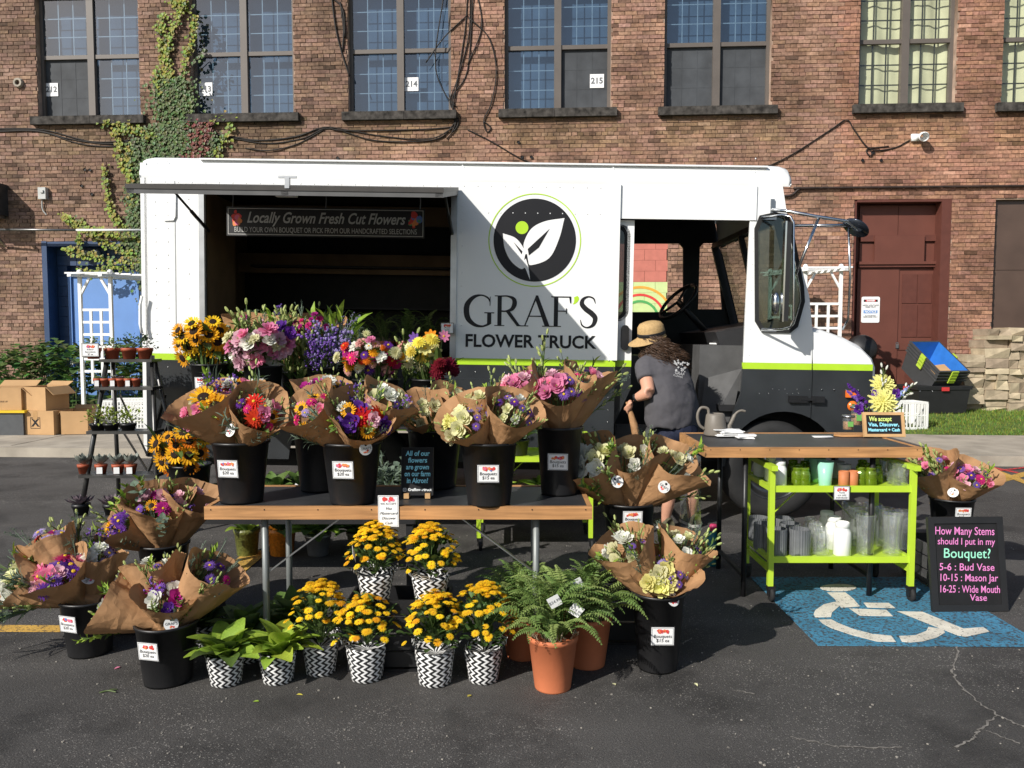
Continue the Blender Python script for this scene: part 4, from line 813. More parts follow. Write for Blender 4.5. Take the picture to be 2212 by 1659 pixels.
def sprig(kind, sd):
    r = random.Random(sd); b = MB(); bend = V(r.uniform(-.12, .12), r.uniform(-.12, .12), 0); S = lambda t: V(0, 0, t) + bend * t * t
    b.tube([S(0), S(.5), S(1)], [.012, .009, .005], 4, 0)
    if kind == 'buds':
        for i in range(9):
            t = r.uniform(.4, 1); d = (V(0, 0, 1) + rdir(r, .9) * .9 + V(r.uniform(-.5, .5), r.uniform(-.5, .5), 0)).normalized(); e = S(t) + d * r.uniform(.08, .2); b.tube([S(t), e], .005, 3, 0); b.ball(e + d * .03, .022, 5, 4, 1, (1, 1, 2.3), axis(d))
        for i in range(9): t = r.uniform(.15, .95); leaf(b, S(t), rdir(r, 1.2), r.uniform(.1, .2), .035, 0)
    elif kind == 'leafy':
        for i in range(22): t = r.uniform(.2, 1); leaf(b, S(t), rdir(r, 1.4), r.uniform(.12, .24), .07, i % 2, .25)
    elif kind == 'euc':
        for i in range(14):
            t = .25 + .75 * i / 14; g = i * 2.4; d = V(math.cos(g), math.sin(g), .5); leaf(b, S(t), d, .17, .15, 1, .1, .05)
    elif kind == 'willow':
        for i in range(20): t = r.uniform(.3, 1); leaf(b, S(t), rdir(r, 1.2) + V(0, 0, .3), r.uniform(.25, .42), .035, 1, .3)
    elif kind == 'statice':
        for i in range(30): t = r.uniform(.6, 1.05); e = S(t) + rdir(r, 1.5) * r.uniform(.05, .2); b.tube([S(t - .1), e], .004, 3, 0); b.ball(e, r.uniform(.016, .03), 5, 3, 1)
        for i in range(5): leaf(b, S(r.uniform(.1, .6)), rdir(r, 1), .15, .03, 0)
    elif kind == 'spire':
        for i in range(34): t = .45 + .58 * r.random(); b.ball(S(t) + rdir(r, 1.6) * .09 * (1.25 - t), .045 * (1.35 - t) + .006, 5, 3, 1)
        for i in range(8): leaf(b, S(r.uniform(.1, .55)), rdir(r, 1), .16, .03, 0)
    elif kind == 'wispy':
        for i in range(12):
            t = r.uniform(.3, .9); d = (V(0, 0, 1) + rdir(r, 1.2)).normalized(); e = S(t) + d * .22; b.tube([S(t), e], .004, 3, 0)
            for k in range(6): b.ball(S(t) + (e - S(t)) * r.uniform(.4, 1.05) + rdir(r, 3) * .02, .009, 4, 3, 1)
    return b.mesh('sprig_' + kind, [STEM, BUD])
SP = {k: [sprig(k, 10 * i + j) for j in range(3)] for i, k in enumerate(['buds', 'leafy', 'euc', 'willow', 'statice', 'spire', 'wispy'])}
SPM = dict(buds=(LEAF, BUD), leafy=(LEAF, LEAFL), euc=(STEM, GREY), willow=(STEM, GREY), statice=(STEM, PC['violet']), spire=(STEM, BUD), wispy=(GREY, GREY))
KRAFT = mat('kraft_paper', (.37, .205, .098), .75, .25, var=.12, scale=12, bump=.55, bscale=13, trans=.10)
def crumplemat(m):
    n = m.node_tree; N = n.nodes.new; L = n.links.new; b = n.nodes['Principled BSDF']; tc = N('ShaderNodeTexCoord'); ns = N('ShaderNodeTexNoise'); ns.inputs['Scale'].default_value = 6; L(tc.outputs['Object'], ns.inputs['Vector'])
    mx = N('ShaderNodeMix'); mx.data_type = 'VECTOR'; mx.inputs[0].default_value = .12; L(tc.outputs['Object'], mx.inputs[4]); L(ns.outputs['Color'], mx.inputs[5]); vo = N('ShaderNodeTexVoronoi'); vo.distance = 'MANHATTAN'; vo.inputs['Scale'].default_value = 11; L(mx.outputs[1], vo.inputs['Vector'])
    old = b.inputs['Normal'].links[0].from_socket; bp = N('ShaderNodeBump'); bp.inputs['Strength'].default_value = .32; bp.inputs['Distance'].default_value = .03; L(vo.outputs['Distance'], bp.inputs['Height']); L(old, bp.inputs['Normal']); L(bp.outputs[0], b.inputs['Normal'])
crumplemat(KRAFT)
STK = mat('sticker_white', (.74, .74, .72), .4)
def crumple(b, vs, fs): b.add(vs, fs)
def bouquet(label, base, target, R_, fl, gr, sd, face=None, group=None, n=None, sticker=None, dip=.17, below=.06):
    """kraft-wrapped bouquet: Empty at the stem ends, local z along the wrap's axis"""
    r = random.Random(sd); base = Vector(base); ax = Vector(target) - base; H = ax.length * 1.0; Z = ax.normalized()
    toc = (EYE + V(0, 0, .15) - Vector(target)); toc = (toc - Z * toc.dot(Z)).normalized()
    X = toc; Y = Z.cross(X); Rm = Matrix((X, Y, Z)).transposed()
    o = thing('wrapped_bouquet', label, 'bouquet', base, Rm.to_euler(), group)
    NT, NH = 72, 10; vs = []; fs = []; ph = r.uniform(-.35, .35); r0 = min(.045, R_ * .35); s0 = below / H
    def prof(s): return r0 + (R_ - r0) * (max(0, s - s0) / (1 - s0)) ** .8
    ctrl = [r.uniform(-1, 1) for _ in range(8)]; ctr2 = [r.uniform(-1, 1) for _ in range(6)]; ctr3 = [r.uniform(-1, 1) for _ in range(15)]
    def tri(c, g): x = (g / (2 * PI) % 1) * len(c); i = int(x); t = x - i; return c[i % len(c)] * (1 - t) + c[(i + 1) % len(c)] * t
    def smo(c, g): x = (g / (2 * PI) % 1) * len(c); i = int(x); t = x - i; t = t * t * (3 - 2 * t); return c[i % len(c)] * (1 - t) + c[(i + 1) % len(c)] * t
    g1 = r.uniform(.5, 1.1) * r.choice((-1, 1))
    for j in range(NH + 1):
        t = j / NH
        for i in range(NT + 1):
            g = -PI * 1.05 + 2 * PI * 1.05 * i / NT; c = math.cos(g + ph)
            hh = H * (1.05 - dip * max(0, c) ** 1.2 + .06 * smo(ctrl, g) + .05 * max(0, -c) ** 2 + .08 * max(0, math.cos(g - g1)) ** 14); z = .02 + (hh - .02) * t
            s = z / H; rad = prof(min(s, 1.25)) * (1 + .12 * smo(ctr2, g) * t) + R_ * .075 * tri(ctr3, g + .25 * t) * t ** 1.3
            rad *= 1 + .014 * (i - NT / 2) / NT * 2
            if t > .8: rad *= 1 + .06 * (t - .8) / .2 * (1 + smo(ctrl, g * 1.7 + 1))
            jj = .0022 * (1 if 0 < j else 0); vs.append((rad * math.cos(g) + r.uniform(-jj, jj), rad * math.sin(g) + r.uniform(-jj, jj), z + r.uniform(-jj, jj)))
    for j in range(NH):
        for i in range(NT):
            q = j * (NT + 1) + i; fs.append((q, q + 1, q + NT + 2, q + NT + 1))
    b = MB(); b.add(vs, fs); b.build('paper_wrap', KRAFT, o, True)
    h0 = H * .90; nf = int((n or len(fl) + 3) * 1.15)
    for i in range(nf):
        kind, colr, size = fl[i % len(fl)]; q = math.sqrt((i + .4) / nf); g = i * 2.4 + sd
        x, y = R_ * .55 * q * math.cos(g), R_ * .74 * q * math.sin(g); x += R_ * .02
        z = h0 + H * .14 * (1 - q * q) + r.uniform(-.015, .015) - x * .35; d = V(x * 2.6 + R_ * .75, y * 2.4, R_ * 1.3).normalized()
        p = V(x, y, z); inst('flower', FL[kind], o, p, axis(d), size * r.uniform(.98, 1.22), (PC[colr], CEN['dark'] if kind == 'sunflower' else CEN['yellow'] if kind in ('aster', 'zinnia', 'cosmos') else CEN['green']))
        b = MB(); b.tube([p, V(x * .3, y * .3, H * .35), V(0, 0, .02)], .004, 4); b.build('stem', STEM, o)
    for i, (kind, ms) in enumerate(list(gr) + list(gr)[:4]):
        g = r.uniform(0, 2 * PI); q = r.uniform(.25, .7) * R_; x, y = q * math.cos(g), q * math.sin(g); d = V(x * 2, y * 2.2, R_ * 2.4).normalized(); L_ = r.uniform(.50, .76) * H * (1.1 if x < 0 else .85)
        p = V(x * .5, y * .5, H * r.uniform(.38, .5)); R_ and inst('greenery', r.choice(SP[kind]), o, p, axis(d) @ Euler((0, 0, r.uniform(0, 6))).to_matrix(), L_, ms or SPM[kind])
    if sticker is not None:
        g, t = sticker; t = max(t, .62); rad = prof(t) * 1.06 + .014; sl = math.atan((R_ - r0) / (H - below))
        e = link('sticker', None, o, (rad * math.cos(g), rad * math.sin(g), H * t)); e.rotation_euler = (Euler((0, 0, g + PI / 2)).to_matrix() @ Euler((-sl, 0, 0)).to_matrix()).to_euler()
        s_ = panel('label_disc', [circ(0, 0, .03, 24)], STK, e, .001); text("GRAF'S", .016, INK, e, (0, -.002, 0)); printed(e, 0, -.013, .03, .014, -.0015, 5, sd); panel('label_mark', [circ(0, .017, .006, 12)], INK, e, .0005, -.0014)
    return o
def bucket(label, c, rt, rb, h, card=None, ct=.62, cu=0., group=None, size=(.094, .078), m=BLACK, lines=None):
    o = thing('flower_bucket', label, 'bucket', c, (0, 0, 0), group)
    b = MB(); b.lathe([(.001, .006), (rb - .008, .006), (rb, 0), (rb + .002, .01), (rt, h - .012), (rt + .007, h - .012), (rt + .008, h), (rt - .001, h + .001), (rt - .006, h - .02), (rb - .004, .012), (.001, .012)], 40); b.build('bucket_body', m, o, True)
    if card:
        sl = math.atan((rt - rb) / h); rad = rb + (rt - rb) * ct; g = cu
        e = link('price_card', None, o, ((rad + .008) * math.sin(g), -(rad + .008) * math.cos(g), h * ct)); e.rotation_euler = (Euler((0, 0, g)).to_matrix() @ Euler((sl, 0, 0)).to_matrix()).to_euler()
        pricecard(e, size, card, int(c[0] * 1000))
    return o
def pricecard(e, size, lines, sd=1, y0=0.):
    w_, h_ = size; panel('card_backing', [rect(-w_ / 2 - .004, -h_ / 2 - .005, w_ / 2 + .004, h_ / 2 + .004)], mat('card_sleeve', (.03, .03, .032), .15, .6), e, .001, y0)
    panel('card', [rect(-w_ / 2, -h_ / 2, w_ / 2, h_ / 2)], CARD, e, .001, y0 - .0012); panel('card_border', [rect(-w_ * .47, -h_ * .47, w_ * .47, h_ * .47), rect(-w_ * .455, -h_ * .45, w_ * .455, h_ * .45)], mat('grey_ink'), e, .0003, y0 - .0024) if 0 else panel('card_border', [rect(-w_ * .47, -h_ * .47, w_ * .47, h_ * .47), rect(-w_ * .455, -h_ * .45, w_ * .455, h_ * .45)], MC['grey_ink'], e, .0003, y0 - .0024)
    printed(e, 0, h_ * .27, w_ * .72, h_ * .26, y0 - .0026, 18, sd)
    L_ = lines.split('\n')
    for i, s in enumerate(L_): text(s, h_ * (.26 if len(L_) < 3 else .2), INK, e, (0, y0 - .004, h_ * (.0 - .24 * i) if len(L_) < 3 else h_ * (.04 - .19 * i)), shear=.1)
# ------------------------------------------------------------------ long display table with buckets
WOOD = mat('cedar_board', (.46, .235, .095), .6, .3, var=.18, scale=4); TOPM = mat('black_tabletop', (.035, .036, .038), .45, .4, var=.25, scale=6, bump=.05)
def woodgrain(m):
    n = m.node_tree; N = n.nodes.new; L = n.links.new; b = n.nodes['Principled BSDF']; src = b.inputs['Base Color'].links[0].from_socket
    tc = N('ShaderNodeTexCoord'); mp = N('ShaderNodeMapping'); mp.inputs['Scale'].default_value = (1.2, 14, 26); L(tc.outputs['Object'], mp.inputs[0]); q = N('ShaderNodeTexNoise'); q.inputs['Scale'].default_value = 2.2; q.inputs['Detail'].default_value = 6; q.inputs['Distortion'].default_value = .8; L(mp.outputs[0], q.inputs['Vector'])
    r = N('ShaderNodeMapRange'); r.inputs['From Min'].default_value = .35; r.inputs['From Max'].default_value = .65; r.inputs['To Min'].default_value = .72; r.inputs['To Max'].default_value = 1.12; L(q.outputs[0], r.inputs[0])
    x = N('ShaderNodeMix'); x.data_type = 'RGBA'; x.blend_type = 'MULTIPLY'; x.inputs[0].default_value = 1; L(src, x.inputs[6]); L(r.outputs[0], x.inputs[7]); L(x.outputs[2], b.inputs['Base Color'])
woodgrain(WOOD)
LEGM = mat('grey_leg_paint', (.20, .215, .21), .45, .4, .3)
def table(label, x0, x1, y0, y1, ztop, legm, name='display_table', diag=True):
    o = thing(name, label, 'table', ((x0 + x1) / 2, (y0 + y1) / 2, 0)); hx, hy = (x1 - x0) / 2, (y1 - y0) / 2; bt = .022; fh = .058
    b = MB(); b.b2((-hx + bt, -hy + bt, ztop - .03), (hx - bt, hy - bt, ztop - .004)); b.build('tabletop', TOPM, o)
    for a, c in (((-hx, -hy, ztop - fh), (hx, -hy + bt - .001, ztop)), ((-hx, hy - bt + .001, ztop - fh), (hx, hy, ztop)), ((-hx, -hy + bt, ztop - fh), (-hx + bt - .001, hy - bt, ztop - .0005)), ((hx - bt + .001, -hy + bt, ztop - fh), (hx, hy - bt, ztop - .0005))): b = MB(); b.b2(a, c); b.build('edge_board', WOOD, o)
    b = MB()
    for i in range(8): x = -hx + .03 + i * (2 * hx - .06) / 7; b.ball((x, -hy, ztop - .014), .0035, 6, 3)
    b.build('screw_heads', INK, o)
    for sx in (-1, 1):
        for sy in (-1, 1): b = MB(); b.tube([(sx * (hx - .25), sy * (hy - .07), ztop - .03), (sx * (hx - .25), sy * (hy - .07), .0)], .0155, 10); b.build('leg', legm, o, True)
        b = MB(); b.bar((sx * (hx - .25), -hy + .07, .12), (sx * (hx - .25), hy - .07, .12), .02); b.build('leg_brace', legm, o)
        if diag: b = MB(); b.bar((sx * (hx - .26), -hy + .085, ztop - .32), (sx * (hx - .62), -hy + .085, ztop - .05), .025, .006); b.build('folding_stay', ALU if legm is LEGM else legm, o)
    return o
p = gnd(445, 1092, .755); q = gnd(1281, 1097, .755); TY = (p.y + q.y) / 2; TYB = gnd(900, 1050, .755).y; TZ = .755
table('long black-topped folding table with cedar edge carrying the bouquet buckets', p.x, q.x, TY, max(TYB, TY + .52), TZ, LEGM)
B20, B15 = 'Bouquets\n$20 ea', 'Bouquets\n$15 ea'
def onT(u, v, r): g_ = gnd(u, v, TZ); return V(g_.x, g_.y + r, TZ - .003)
M1 = [('sunflower', 'gold', .052), ('ruffle', 'white', .036), ('lisi', 'pink', .034), ('zinnia', 'hotpink', .026), ('aster', 'violet', .024), ('lisi', 'cream', .032), ('zinnia', 'red', .034)]
M2 = [('lisi', 'purple', .05), ('zinnia', 'red', .05), ('ruffle', 'white', .036), ('sunflower', 'gold', .036), ('lisi', 'palepink', .034), ('aster', 'violet', .02)]
M3 = [('lisi', 'cream', .036), ('aster', 'lavender', .016), ('lisi', 'cream', .03), ('aster', 'violet', .016), ('lisi', 'paleyellow', .03)]
M4 = [('lisi', 'pink', .038), ('aster', 'purple', .028), ('lisi', 'palepink', .032), ('aster', 'violet', .026), ('zinnia', 'hotpink', .032), ('lisi', 'pink', .034)]
M5 = [('lisi', 'white', .045), ('lisi', 'cream', .04), ('lisi', 'white', .036), ('aster', 'violet', .016)]
M6 = [('zinnia', 'magenta', .036), ('aster', 'purple', .032), ('lisi', 'pink', .038), ('lisi', 'white', .036), ('aster', 'violet', .026), ('sunflower', 'gold', .034), ('ruffle', 'white', .034)]
GA = [('buds', None), ('leafy', None), ('buds', None), ('willow', None), ('wispy', None), ('leafy', None), ('statice', None)]
GB = [('buds', None), ('buds', None), ('buds', None), ('wispy', None), ('leafy', None)]
GC = [('euc', None), ('buds', None), ('leafy', None), ('statice', None), ('wispy', None), ('euc', None)]
def bq(label, bc, h, u, v, y, R_, fl, gr, sd, **k):
    tg = at(u, v - 2, bc.y + (y - bc.y) * .4 - .02); d = tg - bc; off = V(d.x, d.y, 0); off *= min(.4, .055 / max(off.length, 1e-4)); X = bc + off + V(0, 0, h); n = (tg - X).normalized()
    return bouquet(label, X - n * .13, tg + n * .03, R_, fl, gr, sd, below=.13, **k)
def tbk(label, u, v, rt, rb, h, card, **k): c = onT(u, v, rb); bucket(label, c, rt, rb, h, card, **k); return c
# first table bucket
c = tbk('black bucket of bouquets at the end of the long table by the ladder shelf', 507, 1090, .126, .095, .285, B20, ct=.60, cu=-.15)
bq('kraft bouquet with a large orange sunflower and grey-green willow leaves', c, .285, 440, 880, 3.52, .165, [('sunflower', 'gold', .062), ('lisi', 'cream', .036), ('lisi', 'pink', .036), ('aster', 'violet', .02), ('lisi', 'pink', .03)], GA + [('willow', None), ('willow', None)], 1, n=8)
bq('kraft bouquet with red zinnia and pale green zinnia beside the sunflower bouquet', c, .285, 558, 893, 3.44, .13, [('zinnia', 'cream', .045), ('zinnia', 'red', .044), ('lisi', 'pink', .04), ('aster', 'purple', .024), ('zinnia', 'hotpink', .02), ('sunflower', 'gold', .03)], GA[:5], 2, n=11, sticker=(-.9, .5))
bq('kraft bouquet of leafy stems rising behind the sunflower bouquet', c, .285, 510, 850, 3.80, .12, M1, GA + GA, 3)
c = tbk('black bucket of bouquets on the long table left of the small chalkboard', 752, 1093, .132, .10, .285, B20, ct=.60, cu=-.12)
bq('kraft bouquet with big purple lisianthus and red zinnia in the open front', c, .285, 778, 905, 3.38, .15, M2, GB + [('leafy', None), ('statice', None)], 4, n=12, sticker=(.5, .38))
bq('kraft bouquet with yellow blooms and drooping willow leaves by the purple one', c, .285, 672, 893, 3.48, .13, [('sunflower', 'gold', .03), ('zinnia', 'hotpink', .026), ('lisi', 'pink', .03), ('aster', 'lavender', .022)], [('willow', None)] * 6 + GB, 5, n=9)
bq('kraft bouquet with round eucalyptus and pale bud sprays above the small chalkboard', c, .285, 838, 872, 3.72, .135, M5, GC + [('buds', None)] * 4 + [('wispy', None)] * 2, 6)
c = tbk('plain black bucket tucked behind the purple-lisianthus bucket on the long table', 682, 1064, .125, .095, .30, None)
bq('kraft bouquet with white ruffled bloom and purple statice in the rear bucket', c, .30, 700, 848, 3.92, .15, [('ruffle', 'white', .045), ('aster', 'violet', .034), ('lisi', 'magenta', .038), ('sunflower', 'gold', .03), ('lisi', 'palepink', .03)], GB + GC, 7, n=10)
c = tbk('plain black bucket behind the small chalkboard on the long table', 935, 1058, .135, .105, .30, None)
bq('kraft bouquet of small lavender and cream buds behind the small chalkboard', c, .30, 912, 893, 3.80, .135, M3, GB + [('spire', None)], 8, n=9)
bq('pale kraft wrap standing tall behind the lavender bouquet', c, .30, 978, 872, 4.02, .125, M3, GB, 9, n=5)
c = tbk('black bucket of cream bouquets on the long table right of the small chalkboard', 1055, 1096, .128, .096, .29, B15, ct=.55, cu=.0)
bq('kraft bouquet of cream lisianthus over the fifteen dollar table bucket', c, .29, 1012, 915, 3.5, .145, [('lisi', 'cream', .045), ('lisi', 'cream', .04), ('aster', 'lavender', .02), ('lisi', 'paleyellow', .036), ('aster', 'violet', .02)], GB + [('statice', None)], 10, n=12)
bq('kraft bouquet of small purple and white blooms beside the cream lisianthus one', c, .29, 1110, 893, 3.46, .14, [('aster', 'purple', .022), ('aster', 'violet', .02), ('lisi', 'white', .024), ('lisi', 'cream', .024)], GB, 11, n=12)
bq('kraft wrap with a pointed corner behind the cream lisianthus bouquet', c, .29, 1045, 868, 3.78, .13, M3, GB, 12, n=4)
c = tbk('narrow black bucket of pink bouquets at the long table end by the cab', 1210, 1072, .108, .085, .33, B15, ct=.52, cu=-.12)
bq('large kraft bouquet of pink lisianthus and deep purple asters', c, .33, 1207, 840, 3.78, .165, [('lisi', 'pink', .044), ('aster', 'purple', .034), ('lisi', 'pink', .042), ('aster', 'violet', .028), ('lisi', 'palepink', .036)], GB, 13, n=16, dip=.34)
bq('kraft bouquet spilling pink lisianthus beside the large pink and purple one', c, .33, 1118, 838, 3.9, .13, [('lisi', 'pink', .04), ('lisi', 'palepink', .036)], GB + GB, 14, n=10)
bq('kraft bouquet with green bud stems behind the large pink and purple one', c, .33, 1268, 820, 4.02, .13, M4, GB + GB, 15, n=6)
# hatch shelf (part of the truck) and loose stems in buckets
zs_ = .95; b = MB(); f0 = TF.inv(V(-2.55, 5.35, zs_)); b.b2((TF.inv(at(400, 800, 5.35)).x, f0.y, f0.z - .03), (ox1 + .14, -.03, f0.z)); hsf = b.build('fold_down_shelf', DARK, trk)
for x in (ox0 + .4, ox1 - .1): b = MB(); b.bar((x, f0.y + .1, f0.z - .03), (x, -.03, f0.z - .5), .03); b.build('shelf_bracket', DARK, hsf)
CN = dict(hotpink='hot pink', palepink='pale pink', paleyellow='pale yellow', mum='bright yellow')
KN = dict(zinnia='zinnia', dahlia='dahlia', aster='aster', ruffle='ruffled carnation', lisi='lisianthus', cosmos='open dahlia')
def loose(label, name, kind, cols, c, h, cu, cv, rx, ry, y, n, size, sd, cen='yellow', lf=1, group=None, cat='flower'):
    r = random.Random(sd); k = 0
    for i in range(n):
        q = math.sqrt((i + .5) / n); g = i * 2.4 + sd; u, v = cu + rx * 1.1 * q * math.cos(g) + r.uniform(-5, 5), cv + ry * 1.05 * q * math.sin(g) + r.uniform(-5, 5)
        p = at(u, v, y + .22 * (-math.sin(g)) * q * -1 * .5 - .1 * (1 - q) + r.uniform(-.06, .06)); d = V((u - cu) / rx * .8, -.75 - r.uniform(0, .3), -(v - cv) / ry * .75 + .25).normalized()
        base = c + V(r.uniform(-.05, .05), r.uniform(-.05, .05), .05); o = thing(name, (label if isinstance(label, str) else label[i % len(label)]).replace('{c}', CN.get(cols[i % len(cols)], cols[i % len(cols)])).replace('{k}', KN.get(kind if isinstance(kind, str) else kind[i % len(kind)], '')), cat, base, (0, 0, 0), group); pl_ = p - base; colr = cols[i % len(cols)]; kd = kind if isinstance(kind, str) else kind[i % len(kind)]
        s = size * r.uniform(.68, 1.15); inst('flower_head', FL[kd], o, pl_, axis(d), s, (PC[colr], CEN[cen]))
        b = MB(); mid = V((c.x - base.x) + pl_.x * .45, pl_.y * .3, h * .95); b.tube(spline([V(0, 0, 0), mid, pl_ - d * .04, pl_], 4), .0055, 5); st_ = b.build('stem', STEM, o, True)
        if lf:
            b = MB()
            for j in range(lf): leaf(b, mid + (pl_ - mid) * r.uniform(.4, .85), rdir(r, 1.8) + V(0, -.4, 0), r.uniform(.09, .15) * (size / .05) ** .5, r.uniform(.04, .07), 0)
            b.build('leaf', LEAF, o)
def greens(label, name, kind, c, h, cu, cv, rx, ry, y, n, L_, sd, ms=None, group=None):
    r = random.Random(sd)
    for i in range(n):
        u, v = cu + rx * r.uniform(-1, 1), cv + ry * r.uniform(-1, 1); p = at(u, v, y + r.uniform(-.12, .12)); base = c + V(r.uniform(-.05, .05), r.uniform(-.05, .05), h * .6); d = (p - base)
        o = inst(name, r.choice(SP[kind]), None, base, axis(d) @ Euler((0, 0, r.uniform(0, 6))).to_matrix(), d.length * L_, ms or SPM[kind]); tag(o, label, 'greenery', group)
def sbk(label, u, vrim, y, h, rt, card, cu=0.): c = V(at(u, vrim, y).x, y, zs_ + .002); bucket(label, c, rt, rt * .78, h, card, .66, cu, size=(.088, .075)); return c
c = sbk('black bucket of sunflowers on the hatch shelf by the rear corner', 452, 780, 5.6, .37, .125, 'Sunflower\nstems\n$3 ea', -.1)
loose('{c} sunflower in the hatch-shelf bucket at the rear corner', 'sunflower', 'sunflower', ['gold', 'gold', 'mum'], c, .37, 436, 733, 62, 44, 5.5, 19, .078, 3, 'dark', 1, 'sunflowers in the hatch-shelf bucket')
c = sbk('black bucket of pink lisianthus on the hatch shelf', 568, 786, 5.55, .36, .13, 'Lisianthus\nstems\n$2 ea')
loose('{c} {k} in the hatch-shelf bucket beside the sunflowers', 'lisianthus', ['lisi', 'ruffle'], ['pink', 'palepink', 'white', 'pink', 'palepink', 'cream'], c, .36, 556, 748, 62, 38, 5.42, 26, .066, 5, 'green', 1, 'pink lisianthus in the hatch-shelf bucket')
loose('deep purple lisianthus at the edge of the pink lisianthus bucket', 'lisianthus', 'lisi', ['purple'], c, .36, 615, 718, 18, 14, 5.5, 3, .06, 6, 'green', 1, 'purple lisianthus in the hatch-shelf bucket')
greens('green bud spray standing above the pink lisianthus bucket', 'bud_spray', 'buds', c, .36, 575, 690, 60, 25, 5.65, 16, .95, 7, None, 'bud sprays over the pink lisianthus')
c = sbk('black bucket of purple statice and herbs on the hatch shelf', 702, 790, 5.6, .35, .125, 'Herb Bunches\n$1 ea')
greens('purple statice stem in the middle bucket on the hatch shelf', 'statice', 'statice', c, .35, 690, 750, 46, 28, 5.5, 11, 1.0, 8, None, 'statice stems on the hatch shelf')
greens('pale lilac statice stem in the middle bucket on the hatch shelf', 'statice', 'statice', c, .35, 712, 742, 48, 32, 5.52, 10, 1.0, 28, (GREY, PC['lavender']), 'pale statice on the hatch shelf')
greens('grey-green herb stem in the middle bucket on the hatch shelf', 'herb_stem', 'wispy', c, .35, 705, 722, 55, 30, 5.6, 14, 1.05, 9, (GREY, PC['lavender']), 'herb stems on the hatch shelf')
loose('raspberry pink gomphrena ball among the herbs on the hatch shelf', 'gomphrena', 'ruffle', ['hotpink', 'magenta'], c, .35, 672, 706, 34, 24, 5.6, 14, .028, 10, 'green', 0, 'gomphrena on the hatch shelf')
c = sbk('black bucket of mixed zinnias on the hatch shelf', 812, 816, 5.5, .27, .155, 'Zinnia\nstems\n$1 ea')
loose('{c} {k} in the mixed bucket on the hatch shelf', 'zinnia', ['zinnia', 'dahlia', 'aster', 'ruffle'], ['hotpink', 'orange', 'purple', 'white', 'red', 'gold', 'blush', 'pink', 'magenta', 'cream', 'white', 'blush'], c, .27, 800, 772, 64, 36, 5.38, 34, .046, 12, 'yellow', 1, 'zinnias on the hatch shelf')
loose('tall pale green zinnia rising above the mixed zinnia bucket', 'zinnia', 'zinnia', ['cream'], c, .27, 792, 718, 3, 3, 5.5, 1, .045, 13, 'green', 0)
greens('pale snapdragon spire among the mixed zinnias', 'snapdragon', 'spire', c, .27, 850, 752, 30, 20, 5.5, 8, 1.0, 14, (STEM, PC['blush']), 'snapdragons on the hatch shelf')
c = sbk('black bucket of dahlias on the hatch shelf by the white logo panel', 928, 817, 5.5, .27, .125, 'Dahlia\nstems\n$2 ea')
loose('{c} {k} in the bucket by the white logo panel', 'dahlia', ['dahlia', 'cosmos', 'zinnia'], ['yellow', 'paleyellow', 'cream'], c, .27, 915, 768, 38, 36, 5.4, 12, .056, 15, 'yellow', 1, 'yellow dahlias on the hatch shelf')
loose('dark burgundy dahlia in the bucket by the white logo panel', 'dahlia', 'dahlia', ['burgundy'], c, .27, 955, 796, 24, 14, 5.36, 5, .068, 16, 'dark', 1, 'burgundy dahlias on the hatch shelf')
loose(['red-orange dahlia on a tall stem against the white logo panel', 'pink open dahlia held above the dahlia bucket', 'dusky purple dahlia above the dahlia bucket'], 'dahlia', 'cosmos', ['orange', 'pink', 'violet'], c, .27, 935, 728, 42, 8, 5.5, 3, .055, 17, 'yellow', 0)
greens('leafy filler stem in the dahlia bucket', 'leafy_stem', 'leafy', c, .27, 930, 765, 50, 25, 5.55, 8, .95, 18, None, 'filler stems in the dahlia bucket')
for i, (u, v, y, R_, lb) in enumerate(((540, 690, 6.15, .2, 'kraft wrap standing on the shelf behind the pink lisianthus'), (690, 690, 6.1, .2, 'folded kraft bouquet with green buds standing highest in the open hatch'), (640, 705, 6.0, .15, 'small kraft bouquet with magenta bloom behind the herb bucket'))):
    c = V(at(u, 800, y).x, y, zs_ + .002); bucket(['plain black bucket behind the pink lisianthus on the hatch shelf', 'plain black bucket behind the herbs on the hatch shelf', 'slim black bucket behind the gomphrena on the hatch shelf'][i], c, .11, .085, .3); bouquet(lb, c + V(0, 0, .12), at(u, v, y - .05), R_, [('zinnia', 'magenta', .04), ('lisi', 'palepink', .03), ('lisi', 'white', .03)], GB + GC, 30 + i, n=4, dip=.12)
for k_, (u, v, rx, n, kd, lb) in enumerate(((500, 745, 30, 8, 'leafy', 'leafy filler stem between the sunflowers and the pink lisianthus'), (640, 735, 30, 10, 'buds', 'bud spray between the pink lisianthus and the statice'), (752, 745, 26, 8, 'wispy', 'wispy filler stem between the statice and the zinnias'), (870, 760, 26, 8, 'buds', 'bud spray between the zinnias and the dahlias'), (720, 690, 60, 10, 'leafy', 'tall leafy stem above the statice bucket'))):
    greens(lb, 'filler_stem', kd, V(at(u, 790, 5.7).x, 5.72, zs_), .02, u, v, rx, 26, 5.7, n, 1., 40 + k_, None, lb)
card_o = thing('shelf_card', 'small price card clipped to the hatch frame above the dahlias', 'card', at(966, 709, 6.35)); pricecard(card_o, (.095, .08), 'Protea\nstems\n$4 ea', 5)
